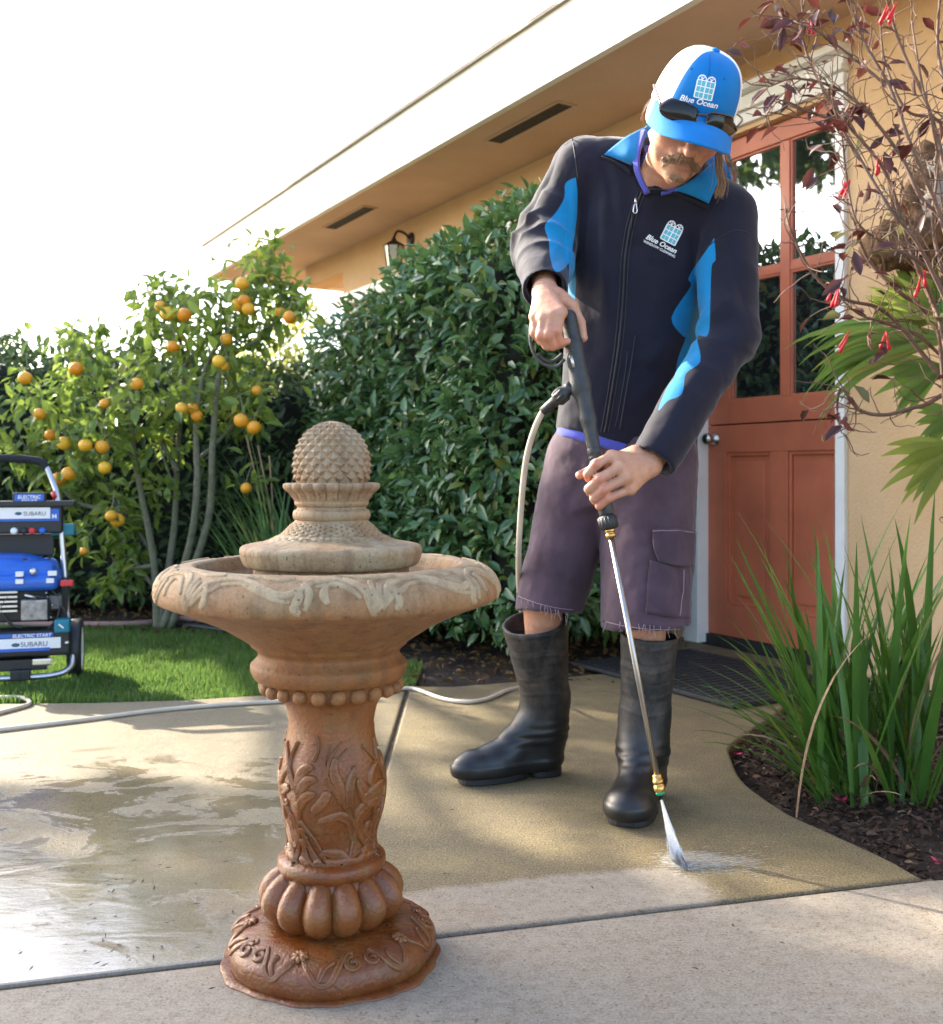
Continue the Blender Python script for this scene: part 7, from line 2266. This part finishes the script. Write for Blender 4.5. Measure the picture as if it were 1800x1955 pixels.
# ---- water jet
M_JET, nj = newmat('water_jet')
nj.set(Base_Color=(0.85, 0.88, 0.92), Roughness=.35)
nj.bsdf.inputs['Transmission Weight'].default_value = 0.25
nj.bsdf.inputs['IOR'].default_value = 1.33
J_A = WT + wdir * .010
J_B = G(1281, 1638, .002); J_C = G(1313, 1662, .002)
rj = np.random.default_rng(5)
V = []; T = []
for k in range(1500):
    u = rj.normal(.46, .26)
    if not (-.05 < u < 1.05): continue
    end = J_B.lerp(J_C, float(u)) + Vector((rj.normal(0, .004), rj.normal(0, .004), 0))
    t0 = rj.uniform(0, .95) ; t1 = min(1.0, t0 + rj.uniform(.05, .22))
    a = J_A.lerp(end, t0); b = J_A.lerp(end, t1)
    w = rj.uniform(.00012, .00035)
    o1 = Vector((w, 0, 0)); o2 = Vector((-w * .5, w * .86, 0)); o3 = Vector((-w * .5, -w * .86, 0))
    i = len(V)
    V += [a + o1, a + o2, a + o3, b + o1, b + o2, b + o3]
    T += [(i, i + 1, i + 4, i + 3), (i + 1, i + 2, i + 5, i + 4), (i + 2, i, i + 3, i + 5)]
for k in range(600):      # drops thrown along the ground from the impact line
    u = rj.uniform(0, 1); c = J_B.lerp(J_C, float(u))
    dr = abs(rj.normal(0, .085)) * (1 if rj.random() < .85 else -.25)
    an = rj.normal(-.02, .20)
    p = c + Vector((math.cos(an) * dr, math.sin(an) * dr + .02 * rj.normal(), abs(rj.normal(0, .008)) * (1 + 6 * abs(dr)) * .5))
    d = Vector((math.cos(an), math.sin(an), .06)).normalized() * rj.uniform(.006, .026) * (1 if dr > 0 else -1)
    w = rj.uniform(.0001, .00022)
    i = len(V)
    V += [p + Vector((0, w, 0)), p + Vector((0, -w * .5, w)), p + Vector((0, -w * .5, -w)), p + d]
    T += [(i, i + 1, i + 3), (i + 1, i + 2, i + 3), (i + 2, i, i + 3)]
jt = obj('water_jet', V, T, M_JET, None, True)
tag(jt, 'fan of white water blasting from the nozzle onto the concrete', kind='stuff')
# fine mist: a flat fan and a low puff of droplets, as volume
def m_mist(name, dens):
    m = bpy.data.materials.new(name); m.use_nodes = True
    nt = m.node_tree; nt.nodes.clear()
    o = nt.nodes.new('ShaderNodeOutputMaterial'); v = nt.nodes.new('ShaderNodeVolumePrincipled')
    v.inputs['Density'].default_value = dens; v.inputs['Color'].default_value = (.97, .98, 1, 1); v.inputs['Anisotropy'].default_value = .2
    nt.links.new(v.outputs[0], o.inputs['Volume'])
    return m
bm = bmesh.new()
def ring(c, u, w, ru, rw, n=14):
    return [bm.verts.new(c + u * math.cos(2 * math.pi * k / n) * ru + w * math.sin(2 * math.pi * k / n) * rw) for k in range(n)]
ju = (J_C - J_B).normalized(); jw = wdir.cross(ju).normalized()
mid_ = J_B.lerp(J_C, .5)
hw2 = (J_C - J_B).length / 2
r1 = ring(J_A, ju, jw, .003, .003); r2 = ring(J_A.lerp(mid_, .5), ju, jw, hw2 * .5, .005); r3 = ring(mid_ + Vector((0, 0, .003)), ju, Vector((-ju.y, ju.x, 0)), hw2, .010)
for a, b in ((r1, r2), (r2, r3)):
    for k in range(14):
        bm.faces.new((a[k], a[(k + 1) % 14], b[(k + 1) % 14], b[k]))
bm.faces.new(r1[::-1]); bm.faces.new(r3)
bmesh.ops.recalc_face_normals(bm, faces=bm.faces)
me = bpy.data.meshes.new('spray_mist'); bm.to_mesh(me); bm.free(); me.materials.append(m_mist('jet_mist', 260.0))
so = bpy.data.objects.new('spray_mist', me); COL.objects.link(so); tag(so, 'dense core of the water fan below the nozzle', kind='stuff')
V, Q = sdf_mesh([ell(mid_ + Vector((.02, -.003, .006)), (.055, .032, .016), None, .03), ell(mid_ + Vector((.085, .004, .005)), (.10, .022, .009), None, .03)], .008)
V[:, 2] = np.maximum(V[:, 2], .003)
me = mesh_np('splash_mist', V, Q, m_mist('splash_mist', 4.0))
so = bpy.data.objects.new('splash_mist', me); COL.objects.link(so); tag(so, 'low drifting mist where the water jet hits the concrete', kind='stuff')

# ================================================================== PRESSURE WASHER MACHINE
WY = 4.05
pw = thing('pressure_washer', 'blue and black pressure washer on wheels standing on the lawn', 'pressure washer', G(5, 1300, -.01))
M_BLUE = mat('blue_plastic', (0.015, 0.11, 0.50), .35, nscale=20, namt=.1)
M_TEAL = mat('teal_plastic', (0.0, 0.16, 0.24), .4)
M_DK = mat('black_plastic', (0.015, 0.016, 0.019), .5)
M_FRAME = mat('silver_tube', (0.50, 0.51, 0.54), .3, metal=.9)
M_LABEL = mat('white_label', (0.75, 0.76, 0.78), .4)
M_REDP = mat('red_plastic', (0.55, 0.03, 0.04), .4)
M_FOAM = mat('foam_grip', (0.012, 0.013, 0.018), .85, bscale=120, bamt=.3)
def W(px, py, dy=0.0):
    return P(px, py, WY + dy)
def pbox(name, x0, y0, x1, y1, d0, d1, m, parent=pw, bev=.006):
    """box given by its picture rectangle at the machine's depth and its depth range"""
    a = W(x0, y1, d0); b = W(x1, y0, d0)
    mb = MB(); mb.box(((a.x + b.x) / 2, WY + (d0 + d1) / 2, (a.z + b.z) / 2), ((b.x - a.x) / 2, (d1 - d0) / 2, (b.z - a.z) / 2))
    return mb.build(name, m, parent, bevel=bev, seg=3)
CXW = 5
def mir(x):
    return 2 * CXW - x
# frame: two uprights joined by a foam grip, swept foot tube
mb = MB(); mb.tube(spline([W(93, 890, .12), W(100, 915, .10), W(105, 950, .06), W(108, 1010, .04), W(112, 1110, .02), W(113, 1180, .0), W(112, 1250, -.06)], 5), .0115, 12); mb.build('frame_tube', M_FRAME, pw, smooth=True)
mb = MB(); mb.tube(spline([W(mir(93), 890, .12), W(mir(100), 915, .10), W(mir(105), 950, .06), W(mir(108), 1010, .04), W(mir(112), 1110, .02), W(mir(113), 1180, .0), W(mir(112), 1250, -.06)], 5), .0115, 12); mb.build('frame_tube', M_FRAME, pw, smooth=True)
mb = MB(); mb.tube(spline([W(94, 893, .12), W(84, 882, .125), W(60, 877, .13), W(CXW, 875, .13), W(mir(60), 877, .13), W(mir(84), 882, .125), W(mir(94), 893, .12)], 6), .0165, 12); mb.build('handle_grip', M_FOAM, pw, smooth=True)
mb = MB(); mb.tube(spline([W(112, 1248, -.06), W(108, 1275, -.08), W(90, 1290, -.10), W(60, 1296, -.11), W(20, 1297, -.11), W(mir(60), 1296, -.11), W(mir(90), 1290, -.10), W(mir(108), 1275, -.08), W(mir(112), 1248, -.06)], 6), .012, 12); mb.build('foot_tube', M_FRAME, pw, smooth=True)
for x in (12, mir(12)):
    pbox('rubber_foot', x - 11, 1283, x + 11, 1304, -.135, -.085, M_DK)
mb = MB(); mb.tube([W(99, 940, .07), W(103, 952, .06)], .0135, 12); mb.build('red_ring', M_REDP, pw, smooth=True)
# control panel
pb = pbox('control_panel', mir(104), 962, 104, 1020, .0, .05, M_DK, bev=.012)
pbox('badge', 12, 941, 71, 965, -.012, .03, M_DK, pb); bd = pbox('badge_plate', 15, 944, 68, 962, -.016, -.0125, M_BLUE, pb, .002)
pbox('panel_shelf', mir(122), 957, 122, 968, -.02, .06, M_DK, pb)
pl = pbox('panel_label', mir(97), 972, 97, 996, -.005, -.0005, M_BLUE, pb, .001)
pbox('panel_label', mir(80), 969.5, 80, 991, -.009, -.0055, M_LABEL, pb, .001)
pbox('side_clip', 88, 1002, 130, 1024, .03, .06, M_TEAL, pb)
for x, m in ((17, M_LABEL), (35, M_DK), (49, M_REDP), (68, M_BLUE)):
    q = W(x, 1014, .0)
    mb = MB(); mb.lathe([(0, -.012), (.009, -.012), (.0135, -.006), (.0135, .0)], q, 14, Matrix.Rotation(R(-90), 3, 'X')); mb.build('nozzle_tip', m, pb, smooth=True)
pbox('back_plate', mir(96), 1020, 96, 1062, .05, .07, M_DK)
# engine
pr = [rbox(W(CXW, 1092, .02), (.19, .10, .045), .03, None, .02), rbox(W(CXW, 1110, .0), (.195, .12, .03), .025, None, .03), ell(W(CXW, 1070, .03), (.13, .08, .03), None, .03)]
V, Q = sdf_mesh(pr, .006)
ec = obj('engine_cover', V, Q, M_BLUE, pw)
for x, y, w, h in ((14, 1070, 6, 4), (58, 1068, 6, 4), (64, 1098, 16, 9), (60, 1112, 14, 9), (5, 1098, 14, 9), (5, 1112, 14, 9)):
    pbox('cover_vent', x - w / 2, y - h / 2, x + w / 2, y + h / 2, -.128, -.10, M_LABEL if y > 1080 else M_DK, ec, .001)
mb = MB(); mb.lathe([(0, -.012), (.010, -.012), (.014, -.006), (.014, .0)], W(34, 1093, -.105), 14, Matrix.Rotation(R(-90), 3, 'X')); mb.build('cap_knob', M_ALU, ec, smooth=True)
pbox('engine_block', mir(70), 1122, 70, 1190, -.05, .06, M_DK, bev=.012)
pbox('muffler', 10, 1148, 58, 1188, -.115, -.06, mat('muffler_metal', (0.28, 0.27, 0.26), .5, metal=.6, nscale=40, namt=.4))
for k in range(5):
    pbox('cooling_fin', -30, 1130 + k * 9, 8, 1134 + k * 9, -.09, -.06, M_ALU, bev=.001)
for k in range(7):
    x = 62 + random.uniform(-4, 22); y = 1135 + k * 8
    mb = MB(); mb.tube([W(x, y, -.07), W(x, y, -.095)], .0045, 8); mb.build('bolt', M_ALU, pw, smooth=True)
for pts in ([(70, 1130), (84, 1150), (80, 1185), (64, 1205)], [(-8, 1140), (-20, 1165), (0, 1195), (20, 1200)], [(62, 1155), (90, 1165), (98, 1190), (90, 1215)]):
    mb = MB(); mb.tube(spline([W(a, b, -.085) for a, b in pts], 6), .0055, 8); mb.build('cable', M_DK, pw, smooth=True)
pbox('air_filter', 62, 1140, 88, 1168, -.09, -.05, mat('filter_grey', (0.10, 0.10, 0.11), .5), bev=.01)
pbox('choke_lever', 78, 1112, 102, 1124, -.13, -.10, M_REDP)
mb = MB(); mb.tube(spline([W(20, 1140, -.10), W(40, 1142, -.11), W(62, 1150, -.10), W(66, 1190, -.08)], 5), .006, 8); mb.build('fuel_line', M_DK, pw, smooth=True)
mb = MB(); mb.tube([W(18, 1138, -.11), W(38, 1144, -.11)], .006, 8); mb.build('spark_cap', M_ALU, pw, smooth=True)
pbox('axle_bracket', 98, 1106, 112, 1190, -.01, .04, M_DK)
# lower box with label
lb = pbox('chemical_tank', mir(98), 1208, 98, 1258, -.12, .02, M_DK, bev=.014)
pbox('tank_label', mir(84), 1222, 80, 1243, -.1245, -.1205, M_LABEL, lb, .001)
pbox('tank_stripe', mir(94), 1213, 66, 1220, -.1245, -.1205, M_BLUE, lb, .001)
pbox('tank_stripe', mir(70), 1241, 60, 1247, -.128, -.1246, M_BLUE, lb, .001)
pbox('tank_cap', 66, 1188, 95, 1215, -.135, -.06, M_TEAL, lb, .01)
mb = MB(); mb.tube([W(74, 1197, -.137), W(83, 1205, -.137)], .0035, 6); mb.build('cap_mark', M_LABEL, lb)
q = W(92, 1234, -.1205); mb = MB(); mb.lathe([(0, -.004), (.006, -.004), (.008, 0)], q, 12, Matrix.Rotation(R(-90), 3, 'X')); mb.build('bolt', M_ALU, lb, smooth=True)
pbox('pump_block', mir(60), 1262, 60, 1284, -.10, .02, M_DK)
pbox('pump_fitting', 30, 1262, 66, 1276, -.115, -.10, M_ALU)
# wheels, turned a little
def wheel(cx, sg_):
    c = W(cx, 1216, .04)
    wr = .118
    c.z = wr - .012
    Mx = Matrix.Rotation(R(14) * sg_, 3, 'Z') @ Matrix.Rotation(R(90), 3, 'Y')
    wroot = bpy.data.objects.new('wheel', None); wroot.empty_display_size = .05; link(wroot, pw); wroot['_b'] = pw['_b']
    mb = MB(); mb.lathe([(.082, -.024), (.105, -.027), (wr - .003, -.020), (wr, -.010), (wr, .010), (wr - .003, .020), (.105, .027), (.082, .024), (.082, -.024)], c, 40, Mx); mb.build('tyre', M_DK, wroot, smooth=True)
    mb = MB(); mb.lathe([(0.0, .022), (.020, .024), (.024, .012), (.070, .006), (.078, .022), (.084, .0255), (.086, .022)], c, 40, Mx)
    mb.lathe([(0.0, -.022), (.020, -.024), (.024, -.012), (.070, -.006), (.078, -.022), (.084, -.0255), (.086, -.022)], c, 40, Mx); mb.build('rim', M_LABEL, wroot, smooth=True)
wheel(134, 0); wheel(mir(134), 0)
mb = MB(); mb.tube([W(141, 1214, .04), W(mir(141), 1214, .04)], .008, 8); mb.build('axle', M_FRAME, pw, smooth=True)
# lettering on the labels
def flat_text(s, size, px_, py_, dy, m, parent, shear=0, bold=0.0):
    Vt, Ft = text_mesh(s, 1.0, shear, bold)
    c = W(px_, py_, dy)
    k = size
    o = obj('lettering', [c + Vector((v.x * k, 0, v.y * k)) for v in Vt], Ft, m, parent, False)
    return o
M_INK = mat('grey_ink', (0.10, 0.10, 0.12), .5)
flat_text('ELECTRIC', .019, 41, 952.5, -.0168, M_LABEL, pb, .1, .02)
flat_text('START', .019, 41, 961, -.0168, M_LABEL, pb, .1, .02)
flat_text('SUBARU', .022, 52, 985, -.0098, M_INK, pb, 0, .01)
flat_text('M', .024, 88, 991, -.0056, M_LABEL, pb, 0, .02)
flat_text('ELECTRIC START', .018, 28, 1220, -.1252, M_LABEL, lb, .1, .02)
flat_text('SUBARU', .026, 32, 1238, -.1252, M_INK, lb, 0, .01)
for px_, py_, dy, pa, s_ in ((23, 981, -.0098, pb, .013), (-1, 1234, -.1252, lb, .015)):
    c = W(px_, py_, dy); mb = MB()
    mb.add([c + Vector((s_ * math.cos(a), 0, .5 * s_ * math.sin(a))) for a in [2 * math.pi * k / 20 for k in range(20)]], [tuple(range(20))])
    mb.build('oval_badge', mat('badge_green', (0.02, 0.10, 0.16), .4), pa)

pw.rotation_euler = (0, 0, R(17))
for o in list(bpy.data.objects):
    if '_b' in o:
        del o['_b']
